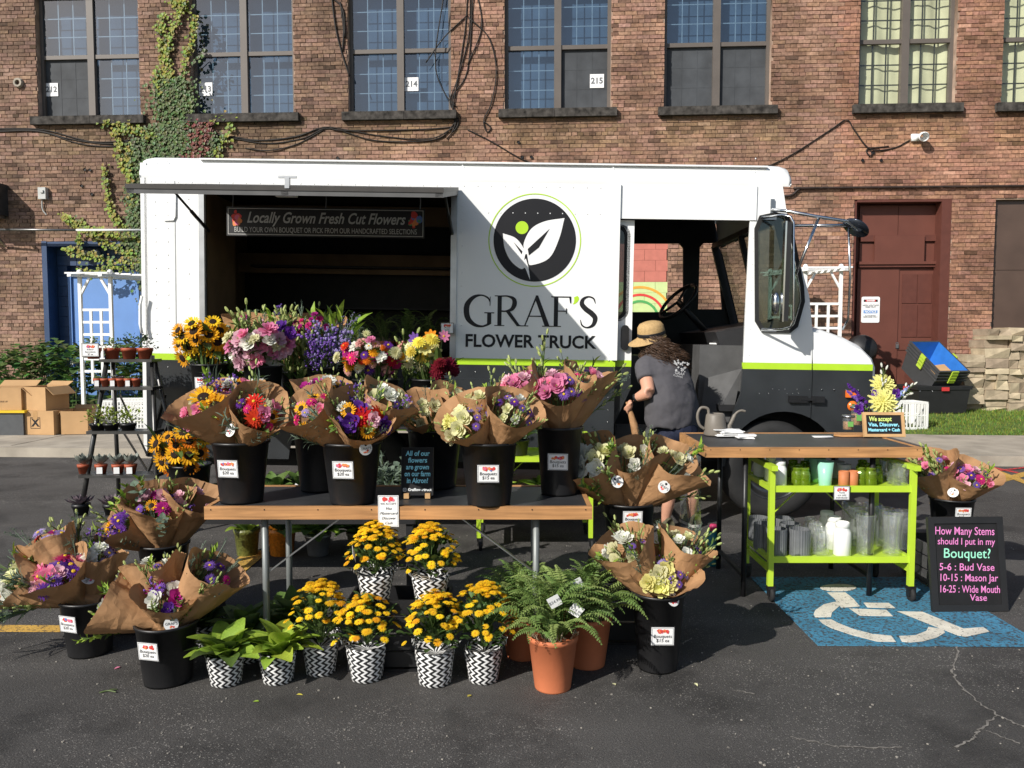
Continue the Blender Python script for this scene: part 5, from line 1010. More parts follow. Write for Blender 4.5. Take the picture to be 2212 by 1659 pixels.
# ------------------------------------------------------------------ signs on the long table
CHK = mat('chalkboard', (.014, .014, .015), .7, .25, var=.3, scale=5); CB = mat('chalk_blue', (.30, .75, .9), .8); CW = mat('chalk_white', (.72, .74, .74), .8); CP = mat('chalk_pink', (.72, .22, .52), .8); CG = mat('chalk_mint', (.30, .72, .52), .8); CLM = mat('chalk_lime', (.62, .75, .2), .8)
PALE = mat('pale_wood', (.52, .32, .15), .6, .3, var=.15)
def chalk(label, p, w_, h_, lean, rz, frame, fw_, name='chalkboard_sign', cat='sign'):
    o = thing(name, label, cat, p, (0, 0, rz)); e = link('board', None, o, (0, 0, 0), (-lean, 0, 0))
    panel('slate', [rect(-w_ / 2 + fw_ * .8, fw_ * .8, w_ / 2 - fw_ * .8, h_ - fw_ * .8)], CHK, e, .008)
    for a, c in (((-w_ / 2, -.016, 0), (w_ / 2, .006, fw_)), ((-w_ / 2, -.016, h_ - fw_), (w_ / 2, .006, h_)), ((-w_ / 2, -.0155, fw_), (-w_ / 2 + fw_, .006, h_ - fw_)), ((w_ / 2 - fw_, -.0155, fw_), (w_ / 2, .006, h_ - fw_))): b = MB(); b.b2(a, c); b.build('frame_bar', frame, e)
    return o, e
def lines(e, L_, w_, y=-.0095):
    for s, z, sz, m, kw in L_: text(s, sz, m, e, (kw.get('x', 0), y, z), kw.get('rot'), kw.get('w'), shear=kw.get('sh', .05), bold=kw.get('b', sz * .022))
p = gnd(900, 1078, TZ); cw, chh = .152, .225
o, e = chalk('small black chalkboard on wooden feet saying all flowers are farm grown', V(p.x, p.y + .03, TZ + .012), cw, chh, .16, .0, INK, .004)
for s, z, ww in (('All of our', .196, .115), ('flowers', .164, .09), ('are grown', .132, .108), ('on our farm', .1, .122), ('in Akron!', .068, .10)): text(s, .033, CB, e, (0, -.0095, z), None, ww, bold=.0008, shear=.08)
text('Grafflowertruck', .018, CW, e, (.012, -.0095, .026), None, .112, bold=.0005); panel('icon', [rrect(-.067, .018, -.051, .034, .004), rrect(-.065, .020, -.053, .032, .003)], CW, e, .0005, -.009); panel('icon', [circ(-.059, .026, .0035, 12), circ(-.059, .026, .0022, 12)], CW, e, .0005, -.009)
for sx in (-.05, .05): b = MB(); b.b2((sx - .012, -.02, -.012), (sx + .012, .004, .012)); b.b2((sx - .012, .004, -.012), (sx + .012, .09, -.002)); b.build('foot', PALE, o)
o = thing('payment_card', 'white card listing payment types hung on the long table edge', 'card', at(839, 1104, TY - .004)); panel('card', [rect(-.046, -.071, .046, .071)], CARD, o, .0015); panel('border', [rect(-.043, -.068, .043, .068), rect(-.0415, -.0665, .0415, .0665)], MC['grey_ink'], o, .0005, -.0016); printed(o, 0, .053, .06, .026, -.0022, 10, 3)
text('WE ACCEPT', .013, MC['grey_ink'], o, (0, -.003, .033)); 
for i, s in enumerate(('Visa', 'Mastercard', 'Discover', 'Cash')): text(s, .017, INK, o, (0, -.003, .012 - i * .022), shear=.4)
# ------------------------------------------------------------------ crates, bench, ground buckets
def crate(label, c, w_, d_, h_, m=BLACK, rz=0, rows=3, name='plastic_crate', cat='crate', group=None, t=.012):
    o = thing(name, label, cat, c, (0, 0, rz), group); b = MB(); b.b2((-w_ / 2, -d_ / 2, 0), (w_ / 2, d_ / 2, t)); b.build('base', m, o)
    for sx in (-1, 1):
        for sy in (-1, 1): b = MB(); b.b2((sx * w_ / 2, sy * d_ / 2, t), (sx * (w_ / 2 - .03), sy * (d_ / 2 - .03), h_)); b.build('corner_post', m, o)
    sh = (h_ - t) / rows
    for i in range(rows):
        z0 = t + i * sh + sh * .14; z1 = t + (i + 1) * sh - .0005
        for sy in (-1, 1): b = MB(); b.b2((-w_ / 2 + .03, sy * d_ / 2, z0), (w_ / 2 - .03, sy * (d_ / 2 - t), z1)); b.build('slat', m, o)
        for sx in (-1, 1): b = MB(); b.b2((sx * w_ / 2, -d_ / 2 + .03, z0), (sx * (w_ / 2 - t), d_ / 2 - .03, z1)); b.build('slat', m, o)
    return o
BY0, BY1, BZ = 4.72, 5.04, .42
o = thing('plant_bench', 'low black bench hidden behind the long table', 'bench'); x0, x1 = at(350, 1100, 4.9).x, at(905, 1100, 4.9).x
b = MB(); b.b2((x0, BY0, BZ - .03), (x1, BY1, BZ)); b.build('seat', DARK, o)
for x in (x0 + .04, x1 - .04):
    for y in (BY0 + .04, BY1 - .04): b = MB(); b.b2((x - .02, y - .02, 0), (x + .02, y + .02, BZ - .03)); b.build('leg', DARK, o)
def gbk(label, u, v, rt, rb, h, card, **k): g_ = gnd(u, v); c = V(g_.x, g_.y + rb, 0); bucket(label, c, rt, rb, h, card, **k); return c
c = V(at(408, 1010, 4.92).x, 4.93, BZ + .002); bucket('black bucket of drooping sunflowers on the low bench', c, .125, .097, .30)
loose('{c} sunflower in the low bench bucket', 'sunflower', 'sunflower', ['gold', 'orange', 'gold'], c, .30, 388, 972, 58, 44, 4.78, 14, .062, 21, 'dark', 2, 'sunflowers in the low bench bucket')
c = gbk('black twenty dollar bucket standing on the yellow line', 172, 1425, .125, .095, .27, B20, ct=.66, cu=-.3)
bq('kraft bouquet packed with purple asters and pink blooms on the yellow line', c, .27, 122, 1248, 3.62, .15, [('aster', 'purple', .044), ('lisi', 'pink', .05), ('aster', 'violet', .034), ('zinnia', 'hotpink', .05), ('lisi', 'palepink', .036), ('aster', 'purple', .04), ('lisi', 'blush', .036)], GC[2:5] + GB[:2], 41, n=14, sticker=(.9, .6))
bq('kraft bouquet with white lisianthus and trailing willow leaves over the yellow line', c, .27, 35, 1262, 3.66, .13, [('lisi', 'white', .05), ('lisi', 'cream', .04), ('lisi', 'white', .036)], [('willow', None)] * 5 + GB, 42, n=6)
bq('kraft bouquet with lavender and crimson flowers behind the purple aster one', c, .27, 105, 1172, 4.02, .125, [('aster', 'lavender', .036), ('zinnia', 'magenta', .03), ('zinnia', 'red', .026)], GB, 43, n=7)
bq('kraft bouquet with white and violet flowers and round eucalyptus leaves', c, .27, 212, 1208, 3.95, .125, [('ruffle', 'white', .044), ('aster', 'purple', .034), ('ruffle', 'white', .04), ('aster', 'lavender', .028), ('zinnia', 'magenta', .024)], GC + [('euc', None)] * 3, 44, n=9)
c = gbk('black twenty dollar bucket beside the lime hostas', 342, 1490, .128, .098, .27, B20, ct=.66, cu=-.22)
bq('kraft bouquet of leafy stems with small pink zinnia by the lime hostas', c, .27, 240, 1308, 3.52, .14, [('zinnia', 'hotpink', .022), ('lisi', 'white', .034), ('lisi', 'blush', .03)], [('leafy', None)] * 5 + [('wispy', None)] * 2 + GB[:3], 45, n=4)
bq('kraft bouquet with white bud, violet blooms and dark magenta flower', c, .27, 366, 1296, 3.44, .142, [('lisi', 'white', .045), ('aster', 'violet', .03), ('lisi', 'magenta', .044), ('lisi', 'purple', .034)], GB + GB + [('leafy', None), ('statice', None)], 46, n=8, sticker=(.15, .36))
bq('kraft bouquet leaning towards the table leg with violet and wispy stems', c, .27, 462, 1242, 3.62, .13, [('aster', 'purple', .03), ('aster', 'violet', .026), ('zinnia', 'magenta', .024)], [('wispy', None)] * 3 + GB, 47, n=6)
bq('folded kraft wrap standing behind the white-bud bouquet', c, .27, 335, 1232, 3.78, .13, [('lisi', 'white', .03), ('aster', 'violet', .02)], GB, 48, n=3)
cz = .15; cc_ = V(at(345, 1190, 4.1).x, 4.15, 0); crate('black slatted crate under the eucalyptus bouquet bucket', cc_, .5, .38, cz); c = V(cc_.x, cc_.y, cz + .002); bucket('plain black bucket on a crate before the ladder shelf', c, .125, .097, .28)
bq('tall kraft bouquet with pink zinnias and round eucalyptus in front of the ladder', c, .28, 345, 1092, 4.02, .155, [('lisi', 'palepink', .042), ('zinnia', 'magenta', .046), ('sunflower', 'gold', .034), ('aster', 'violet', .026)], GC + GB, 51, n=9)
bq('kraft bouquet with purple asters and yellow sunflower leaning from the ladder crate', c, .28, 262, 1138, 3.98, .135, [('aster', 'purple', .04), ('sunflower', 'gold', .04), ('aster', 'purple', .036), ('zinnia', 'hotpink', .022), ('aster', 'violet', .03)], GC + [('leafy', None)] * 4, 52, n=9)
bq('pale kraft wrap catching the sun behind the tall pink zinnia bouquet', c, .28, 412, 1085, 4.22, .14, [('lisi', 'palepink', .03)], GB[:3], 53, n=3, dip=.2)
cz = .40; cc_ = V(at(1360, 1110, 3.95).x, 3.98, 0); crate('black slatted crate under the white lisianthus bucket', cc_, .38, .30, cz, rows=4); c = V(cc_.x, cc_.y, cz + .002)
bucket('black fifteen dollar bucket of white bouquets on a crate', c, .128, .10, .285, B15, .78, 0.)
bq('kraft bouquet of white lisianthus leaning over the long table corner', c, .285, 1275, 1000, 3.86, .165, [('lisi', 'white', .06), ('lisi', 'cream', .045), ('lisi', 'white', .05)], GB + [('wispy', None)] * 4 + [('leafy', None)] * 2, 61, n=8, sticker=(.35, .66))
bq('kraft bouquet of grey wispy statice and cream buds between two white ones', c, .285, 1368, 992, 3.92, .15, [('lisi', 'cream', .04), ('lisi', 'white', .036)], [('wispy', None)] * 6 + GB, 62, n=6)
bq('kraft bouquet with yellow-green buds leaning towards the checkout table', c, .285, 1458, 1002, 3.86, .16, [('lisi', 'cream', .034), ('lisi', 'white', .03)], GB + GB + [('wispy', None)] * 3, 63, n=5, sticker=(.3, .70))
c = gbk('tall black fifteen dollar bucket standing alone on the asphalt', 1428, 1458, .118, .088, .36, B15, ct=.52, cu=0., size=(.10, .083))
bq('kraft bouquet of yellow lisianthus and lilac statice in the tall lone bucket', c, .36, 1430, 1248, 3.5, .15, [('lisi', 'paleyellow', .046), ('aster', 'lavender', .022), ('lisi', 'cream', .044), ('aster', 'violet', .02), ('lisi', 'paleyellow', .04)], GB + [('statice', None)] * 3, 64, n=16, sticker=(.8, .55))
bq('kraft bouquet of white lisianthus at the left of the tall lone bucket', c, .36, 1350, 1190, 3.62, .145, [('lisi', 'white', .045), ('lisi', 'cream', .036), ('aster', 'violet', .018)], GB + GB, 65, n=7)
bq('kraft bouquet of pale green bud stems at the back of the tall lone bucket', c, .36, 1478, 1185, 3.72, .14, [('lisi', 'cream', .036), ('lisi', 'white', .034), ('aster', 'purple', .022)], GB + GB + [('wispy', None)] * 2, 66, n=6)
cz = .26; cc_ = V(at(2068, 1200, 4.8).x, 4.88, 0); crate('weathered black slatted crate behind the large chalkboard', cc_, .42, .34, cz, mat('grey_crate', (.06, .06, .06), .7, var=.3)); c = V(cc_.x, cc_.y, cz + .002)
bucket('black fifteen dollar bucket behind the large chalkboard', c, .125, .10, .26, B15, .70, .0)
bq('kraft bouquet of pink lisianthus and purple blooms over the large chalkboard', c, .26, 2092, 1032, 4.72, .175, M4, GB, 67, n=15, sticker=(-.3, .42))
bq('kraft bouquet with pale green buds turned towards the lime cart', c, .26, 2012, 1012, 4.9, .15, [('lisi', 'pink', .03), ('aster', 'violet', .024)], GB + GB, 68, n=5)
# ------------------------------------------------------------------ potted plants
def chevron():
    m = bpy.data.materials.new('chevron_foil'); m.use_nodes = True; n = m.node_tree; N = n.nodes.new; L = n.links.new; b = n.nodes['Principled BSDF']; uv = N('ShaderNodeUVMap'); uv.uv_map = 'UVMap'; sp = N('ShaderNodeSeparateXYZ'); L(uv.outputs[0], sp.inputs[0])
    def ma(op, a, c=None, d=None):
        q = N('ShaderNodeMath'); q.operation = op
        for i, x in enumerate((a, c, d)):
            if x is None: continue
            if isinstance(x, (int, float)): q.inputs[i].default_value = x
            else: L(x, q.inputs[i])
        return q.outputs[0]
    pp = ma('PINGPONG', sp.outputs[1], .014); v = ma('ADD', ma('MULTIPLY', sp.outputs[0], 15), ma('MULTIPLY', pp, 50)); fr = ma('FRACT', v); st = ma('GREATER_THAN', fr, .52)
    mx = N('ShaderNodeMix'); mx.data_type = 'RGBA'; L(st, mx.inputs[0]); mx.inputs[6].default_value = (.012, .012, .013, 1); mx.inputs[7].default_value = (.74, .74, .73, 1); L(mx.outputs[2], b.inputs['Base Color']); b.inputs['Roughness'].default_value = .32
    tc = N('ShaderNodeTexCoord'); q = N('ShaderNodeTexNoise'); q.inputs['Scale'].default_value = 30; L(tc.outputs['Object'], q.inputs['Vector']); bp = N('ShaderNodeBump'); bp.inputs['Strength'].default_value = .5; bp.inputs['Distance'].default_value = .01; L(q.outputs[0], bp.inputs['Height']); L(bp.outputs[0], b.inputs['Normal']); return m
CHV = chevron()
def foilpot(o, rt, rb, h, sd):
    r = random.Random(sd); b = MB(); b.lathe([(rb * .9, 0), (rb, .004), (rb * 1.02, .02), (rt * .97, h * .8), (rt, h), (rt * .96, h + .01), (rt * .9, h - .01), (.001, h - .02)], 36, 0, None, True); 
    b.v = [(x * (1 + .03 * math.sin(7 * math.atan2(y, x) + z * 30)), y * (1 + .03 * math.sin(7 * math.atan2(y, x) + z * 30)), z) for x, y, z in b.v]; b.build('foil_pot', CHV, o, True)
    ang = [r.uniform(0, 2 * PI)]; ang += [ang[0] + PI * r.uniform(.7, 1.2)]
    for g0 in ang + [r.uniform(0, 6)]:
        b = MB(); vs = []; fs = []; uv = []; n = 10; wd = r.uniform(.5, .75); ln = r.uniform(.05, .085)
        for j in range(4):
            for i in range(n + 1):
                g = g0 + (i / n - .5) * 2 * wd; t = j / 3; q = (1 - abs(i / n - .5) * 2) ** .7; rad = rt * (.97 + t * .42 * q); z = h + ln * t * q * (1 - .45 * t) + .006 * math.sin(i * 2 + sd)
                vs.append((rad * math.cos(g), rad * math.sin(g), z)); uv.append((g / (2 * PI), z + t * .05))
        for j in range(3):
            for i in range(n): k = j * (n + 1) + i; fs.append((k, k + 1, k + n + 2, k + n + 1))
        b.add(vs, fs, 0, None, uv); b.build('foil_flap', CHV, o, True)
def pricetag(o, p, s, sd=0, rz=0.):
    e = link('price_tag', None, o, p, (.25, .6 if sd % 2 else -.5, rz)); panel('tag', [rect(-.026, -.026, .026, .026)], CARD, e, .001); text(s, .019, MC['grey_ink'], e, (0, -.002, 0), shear=.1)
def mum(label, c, rt, h, R_, fz, n, sd, tagp=None, hgt=None):
    r = random.Random(sd); o = thing('potted_mum', label, 'potted plant', c, (0, 0, r.uniform(-3, 3)), 'potted yellow mums'); foilpot(o, rt, rt * .78, h, sd)
    b = MB(); top = fz
    for i in range(170):
        d = rdir(r, 1.45); q = r.uniform(.25, .93); p = V(d.x * R_ * q, d.y * R_ * q, h + .01 + d.z * (top - h) * q); b.cc = (1, 1, 1); leaf(b, p, d + rdir(r, 1.5) * .8, r.uniform(.03, .055), r.uniform(.022, .036), 0, .3)
    b.build('foliage', gm('mum_leaf', (.065, .12, .03)), o); b = MB()
    for i in range(26): d = rdir(r, 1.1); e = V(d.x * R_ * .9, d.y * R_ * .9, h + d.z * (top - h) * .9); b.tube([V(0, 0, h), V(e.x * .5, e.y * .5, h + (e.z - h) * .65), e], .0022, 3)
    b.build('stems', STEM, o)
    for i in range(int(n * 1.9)):
        d = rdir(r, 1.25) if i > n * .25 else rdir(r, 1.5); q = r.uniform(.93, 1.05) if i > n * .2 else r.uniform(.8, 1.02); p = V(d.x * R_ * q, d.y * R_ * q, h + .012 + d.z * (top - h) * q); dd = (V(d.x, d.y, d.z + .9) + rdir(r, 1.2) * .25).normalized()
        inst('flower', FL['mum'], o, p, axis(dd), r.uniform(.015, .0225), (PC['mum'] if r.random() > .1 else PC['gold'], CEN['brown']))
    if tagp: pricetag(o, tagp, '$12.99', sd)
    return o
def gp(u, v, r, z=0.): g_ = gnd(u, v, z); return V(g_.x, g_.y + r, z)
crate('low black crate under two raised yellow mums', V(at(865, 1300, 3.6).x, 3.63, 0), .46, .22, .33, rows=4)
mum('yellow mum in chevron foil beside the lime hostas', gp(685, 1466, .07), .082, .135, .155, .40, 62, 71)
mum('yellow mum in chevron foil with its leaves spilling at front', gp(786, 1479, .07), .088, .15, .15, .36, 58, 72, (-.10, -.06, .36))
mum('yellow mum with trailing blossoms on the low crate under the table', gp(806, 1303, .07, .332), .082, .11, .135, .34, 66, 73, (.11, -.10, .24))
mum('yellow mum with broad chevron collar on the low crate', gp(926, 1307, .07, .332), .085, .11, .145, .33, 60, 74, (.14, -.08, .27))
mum('yellow mum whose foil flaps open in white wings', gp(936, 1489, .07), .088, .15, .145, .39, 58, 75)
mum('yellow mum growing against the fern fronds', gp(1043, 1483, .07), .084, .145, .165, .42, 74, 76)
lfm = MB(); leaf(lfm, (0, 0, 0), (1, 0, .35), 1, .52, 0, .35, .18); 
def broadleaf():
    b = MB(); n = 6; vs = []; fs = []
    for j in range(n + 1):
        t = j / n; w_ = .30 * math.sin(PI * min(1, t * .93 + .04)) ** .8 * (1 - t * .25); x = t; z = .42 * t - .5 * t * t
        vs += [(x, -w_, z + w_ * .35), (x, 0, z), (x, w_, z + w_ * .35)]
    for j in range(n): k = 3 * j; fs += [(k, k + 1, k + 4, k + 3), (k + 1, k + 2, k + 5, k + 4)]
    return b.add(vs, fs).mesh('broad_leaf', [LEAFL], True)
BLF = broadleaf()
def leafplant(label, c, rt, h, pot, L_, n, sd, ms, group=None, upr=.8, name='potted_leaf_plant', cat='potted plant', rbf=.78):
    r = random.Random(sd); o = thing(name, label, cat, c, (0, 0, 0), group)
    if pot is None: foilpot(o, rt, rt * .78, h, sd)
    else: b = MB(); b.lathe([(.001, .002), (rt * rbf * .96, .0), (rt * rbf, .006), (rt * .95, h * .82), (rt, h * .83), (rt * 1.04, h), (rt * .92, h), (rt * .88, h * .9), (.001, h * .88)], 28); b.build('pot', pot, o, True)
    for i in range(n):
        g = i * 2.4 + sd; t = (i / n); el = .15 + upr * (1 - t) + r.uniform(-.15, .15); m = ms[i % len(ms)]
        inst('leaf', BLF, o, (rt * .45 * t * math.cos(g), rt * .45 * t * math.sin(g), h * .9), Euler((r.uniform(-.3, .3), -el, g)), L_ * r.uniform(.75, 1.15), (m,))
    return o
leafplant('lime green hosta in chevron foil next to the twenty dollar bucket', gp(475, 1491, .075), .082, .13, None, .165, 30, 81, (LEAFL, LEAFL, LEAF), None)
leafplant('lime green hosta in chevron foil next to the yellow mum', gp(590, 1486, .075), .082, .13, None, .165, 30, 82, (LEAFL, LEAFL, gm('leaf_chartreuse', (.36, .46, .05))), None)
leafplant('variegated green plant shaded behind the lime hostas', gp(520, 1440, .075), .08, .13, None, .18, 22, 83, (LEAF, gm('leaf_mottled', (.17, .24, .09))), None, 1.1)
leafplant('dark broad-leaved plant in the shadow of the bouquet bucket', gp(425, 1420, .075), .08, .13, None, .17, 20, 84, (LEAFD, LEAF), None, 1.1)
leafplant('broad-leaved plant with marbled leaves by the table leg', gp(622, 1412, .075), .08, .13, BLACK, .19, 20, 85, (LEAF, MC['leaf_mottled']), None, 1.)
leafplant('green plant in an olive basketweave pot under the table', gp(526, 1205, .08), .088, .19, mat('olive_glaze', (.12, .13, .03), .35, .5, var=.3, scale=60, bump=.6, bscale=55), .13, 14, 86, (LEAF, LEAFL), None, 1.2)
leafplant('green plant in an orange basketweave pot under the table', gp(601, 1205, .09), .10, .19, mat('orange_glaze', (.60, .20, .02), .35, .5, var=.25, scale=60, bump=.6, bscale=55), .14, 14, 87, (LEAFD, LEAF), None, 1.2)
leafplant('lime pothos in a galvanised pot under the table', gp(681, 1205, .085), .09, .15, mat('galvanised', (.35, .36, .37), .4, .5, .7, var=.25), .22, 24, 88, (LEAFL, LEAF), None, .7)
leafplant('dark green plant in a mossy pot beside the pothos', gp(772, 1200, .085), .09, .15, mat('mossy_clay', (.10, .10, .07), .8), .19, 20, 89, (LEAFD, LEAF), None, .9)
for i, (u, y, lb) in enumerate(((590, 4.9, 'glossy green plant on the bench between the two twenty dollar buckets'), (650, 5.0, 'leafy green plant half hidden on the bench behind the long table'), (520, 5.0, 'dark leafy plant on the bench beside the drooping sunflowers'))):
    o = leafplant(lb, V(at(u, 1050, y).x, y, BZ + .002), .07, .11, BLACK, .17, 20, 90 + i, (LEAF, LEAFD), None, 1.); pricetag(o, (.02, -.16, .16), '$9.99', 1)
for u, lb in ((825, 'green bud sprays'), (870, 'grey eucalyptus')):
    c = V(at(u, 1050, 4.88).x, 4.88, BZ + .002); bucket('short black bucket of %s on the bench' % lb, c, .10, .08, .15)
    greens('stem of %s lying in the short bench bucket' % lb, 'foliage_stem', 'euc' if u == 870 else 'willow', c, .15, u - 5, 1005, 40, 26, 4.8, 11, .95, u, None, lb + ' in the short bench bucket')
# ferns
def frond(sd):
    r = random.Random(sd); b = MB(); P = []; n = 23
    for i in range(n + 1): t = i / n; P.append(V(.5 * t ** 1.3, .05 * math.sin(t * 4 + sd), .92 * t - .5 * t ** 2.8))
    b.tube(P[::3] + [P[-1]], .004, 3)
    for i in range(3, n + 1):
        t = i / n; L_ = .070 * math.sin(PI * (t * .86 + .1)) ** .7; d = (P[i] - P[i - 1]).normalized()
        for s in (-1, 1): sd_ = V(-d.y, d.x, 0).normalized() * s; leaf(b, P[i], sd_ + d * .35 + V(0, 0, r.uniform(-.15, .15)), L_ * r.uniform(.75, 1.15), .022, 0, .3, .1)
    return b.mesh('fern_frond', [LEAF])
FRN = [frond(i) for i in range(4)]; FG = gm('fern_green', (.13, .21, .05)); FG2 = gm('fern_green_light', (.24, .32, .09)); TERR = mat('terracotta', (.52, .16, .07), .65, .3, var=.08, scale=8, bump=.05)
def fern(label, c, rt, h, n, L_, sd, tags=()):
    r = random.Random(sd); o = thing('potted_fern', label, 'potted plant', c, (0, 0, 0), 'potted ferns'); b = MB(); b.lathe([(.001, .002), (rt * .72, 0), (rt * .73, .006), (rt * .97, h * .9), (rt, h * .905), (rt * 1.02, h), (rt * .93, h), (rt * .9, h * .93), (.001, h * .92)], 36); b.build('pot', TERR, o, True)
    b = MB()
    for i in range(60): g = r.uniform(0, 2 * PI); a = V(rt * .8 * math.cos(g), rt * .8 * math.sin(g), h * .97); b.tube([a, a * 1.15 + V(r.uniform(-.02, .02), r.uniform(-.02, .02), r.uniform(-.02, .02)), a * r.uniform(1., 1.25) + V(0, 0, r.uniform(-.05, .01))], .0012, 3)
    b.build('moss', mat('spanish_moss', (.34, .28, .19), .9), o)
    for i in range(n): g = i * 2.4; el = r.uniform(-.9, .5); inst('frond', FRN[i % 4], o, (rt * .35 * math.cos(g), rt * .35 * math.sin(g), h * .93), Euler((r.uniform(-.3, .3), el, g)), L_ * r.uniform(.7, 1.15), (FG if i % 3 else FG2,))
    for i, p in enumerate(tags): pricetag(o, p, '$24.99', i)
    return o
fern('boston fern in a tall terracotta pot with bleached moss', gp(1196, 1501, .08), .108, .235, 105, .40, 101, [(.0, -.13, .42), (.09, -.12, .38)])
fern('boston fern in a shaded terracotta pot beside the tall lone bucket', gp(1272, 1449, .08), .112, .235, 95, .40, 102, [(-.06, -.14, .42)])
fern('boston fern in a terracotta pot against the yellow mums', gp(1130, 1430, .08), .108, .20, 85, .38, 103)
# ------------------------------------------------------------------ lime carts
LC = mat('lime_enamel', (.44, .62, .04), .35, .5, var=.04)
def cart(label, x0, x1, y0, y1, zt, z1, z0):
    o = thing('rolling_cart', label, 'cart', ((x0 + x1) / 2, (y0 + y1) / 2, 0)); hx, hy = (x1 - x0) / 2, (y1 - y0) / 2; t = .03
    for sx in (-1, 1):
        for sy in (-1, 1):
            b = MB(); b.b2((sx * hx - t / 2, sy * hy - t / 2, .095), (sx * hx + t / 2, sy * hy + t / 2, zt)); b.build('post', LC, o)
            w_ = link('caster', None, o, (sx * hx, sy * hy, 0)); b = MB(); b.lathe([(.01, -.012), (.036, -.012), (.042, -.006), (.042, .006), (.036, .012), (.01, .012)], 20, 0, Matrix.Translation((.012, .01, .042)) @ Matrix.Rotation(PI / 2, 4, 'Y')); b.build('caster_wheel', RUB, w_, True)
            b = MB(); b.b2((-.012, -.012, .07), (.03, .03, .094)); b.b2((-.008, -.01, .035), (-.003, .028, .0705)); b.b2((.027, -.01, .035), (.031, .028, .0705)); b.build('caster_fork', BLACK, w_)
        b = MB(); b.bar((sx * hx, -hy - .05, zt + .012), (sx * hx, hy + .03, zt + .012), .034, .03); b.build('handle', LC, o)
        for z in (z1, z0, z0 - .06): b = MB(); b.b2((sx * hx - .012, -hy + t / 2, z - .014), (sx * hx + .012, hy - t / 2, z + .014)); b.build('side_rail', LC, o)
    for z in (z1, z0):
        for sy in (-1, 1): b = MB(); b.b2((-hx + t / 2, sy * hy - .008, z - .018), (hx - t / 2, sy * hy + .008, z + .018)); b.build('shelf_rail', LC, o)
        b = MB(); b.b2((-hx + .014, -hy + .009, z - .006), (hx - .014, hy - .009, z)); b.build('shelf', LC, o)
    for sx in (-1, 1): b = MB(); b.bar((sx * (hx - .02), hy + .012, z0 + .02), (0, hy + .012, z1 - .02), .012, .006); b.build('brace', LC, o)
    return o
xa, xb = at(1663, 1200, 4.48).x, at(1966, 1200, 4.48).x
cart('lime green rolling cart of vases under the checkout table', xa, xb, 4.47, 4.93, .765, .653, .247)
cart('lime green rolling cart hidden behind the long table', -.235, .555, 5.55, 6.02, .765, .653, .247)
for i, u in enumerate((1075, 1120, 1175, 1230)):
    leafplant(['leafy plant on the hidden lime cart under the cream bouquets', 'silver leaved plant on the hidden lime cart', 'trailing green plant on the hidden lime cart beside the narrow bucket', 'round-leaved plant at the end of the hidden lime cart'][i], V(at(u, 1050, 5.7).x, 5.75, .655 if i == 1 else .249), .08, .12, BLACK, .2, 22, 110 + i, (GREY, GREY) if i == 1 else (LEAF, LEAFL), None, .8)
# glassware on the cart
GCL = glass('clear_glass', (.985, .99, .985), 1, 1.65, .02, .045, (.9, .95, .93)); GGR = glass('green_jar_glass', (.55, .72, .12), 1, 1.6, .03, .2, (.36, .5, .04)); MINT = mat('mint_glass', (.30, .62, .46), .2, .5, var=.04); MILK = mat('milk_glass', (.80, .80, .78), .2, .5, var=.02); TCUP = mat('terracotta_cup', (.48, .17, .07), .6, .3, var=.1); GALV = mat('corrugated_grey', (.22, .23, .24), .45, .4, .5, var=.2)
PR = dict(mason=[(.9, 0), (1, .03), (1, .62), (.95, .72), (.74, .82), (.74, .84), (.80, .85), (.80, .97), (.74, 1), (.68, .99), (.68, .82), (.88, .68), (.92, .05), (.01, .04)],
          tumbler=[(.72, 0), (.75, .02), (1, 1), (.94, 1), (.70, .05), (.01, .04)], cyl=[(.95, 0), (1, .02), (1, 1), (.93, 1), (.92, .05), (.01, .04)], vase=[(.8, 0), (.86, .03), (.80, .3), (.85, .6), (1, .97), (.98, 1), (.9, .97), (.76, .5), (.74, .06), (.01, .05)])
JM = {}
def jar(label, kind, m, p, r_, h, name='glass_jar', cat='jar', group=None, ribs=0):
    k = (kind, r_, h, ribs)
    if k not in JM:
        b = MB(); n = 48 if ribs else 24; b.lathe([(q * r_, z * h) for q, z in PR[kind]], n)
        if ribs: b.v = [(x * (1 + (.03 if i % 2 else -.01)), y * (1 + (.03 if i % 2 else -.01)), z) for i, (x, y, z) in enumerate(b.v)]
        JM[k] = b.mesh('jar', [GCL], not ribs)
    o = inst(name, JM[k], None, p, None, None, (m,)); return tag(o, label, cat, group)
ZU, ZL = .654, .248
def onC(u, y, z): return V(at(u, 1050, y).x, y, z)
for u, y in ((1640, 4.86), (1664, 4.72), (1685, 4.56)): jar('white milk glass jar on the upper shelf of the lime cart', 'mason', MILK, onC(u, y, ZU), .036, .145, group='white jars on the upper cart shelf')
for i, (u, y) in enumerate(((1712, 4.84), (1722, 4.70), (1737, 4.57), (1722, 4.58), (1738, 4.80))): jar('green glass mason jar on the upper cart shelf beside the white jars', 'mason', GGR, onC(u, y, ZU), .034, .105, group='green jars beside the white jars')
for u, y in ((1752, 4.84), (1765, 4.70), (1782, 4.56)): jar('mint green tapered vase on the upper cart shelf', 'tumbler', MINT, onC(u, y, ZU), .046, .14, 'vase', 'vase', 'mint vases on the upper cart shelf')
for u, y in ((1808, 4.82), (1822, 4.72)): jar('small white cup on the upper cart shelf', 'tumbler', MILK, onC(u, y, ZU), .042, .10, 'cup', 'cup', 'white cups on the upper cart shelf')
for u, y in ((1822, 4.56), (1842, 4.57)): jar('terracotta cup on the upper cart shelf above the price card', 'cyl', TCUP, onC(u, y, ZU), .029, .085, 'cup', 'cup', 'terracotta cups on the upper cart shelf')
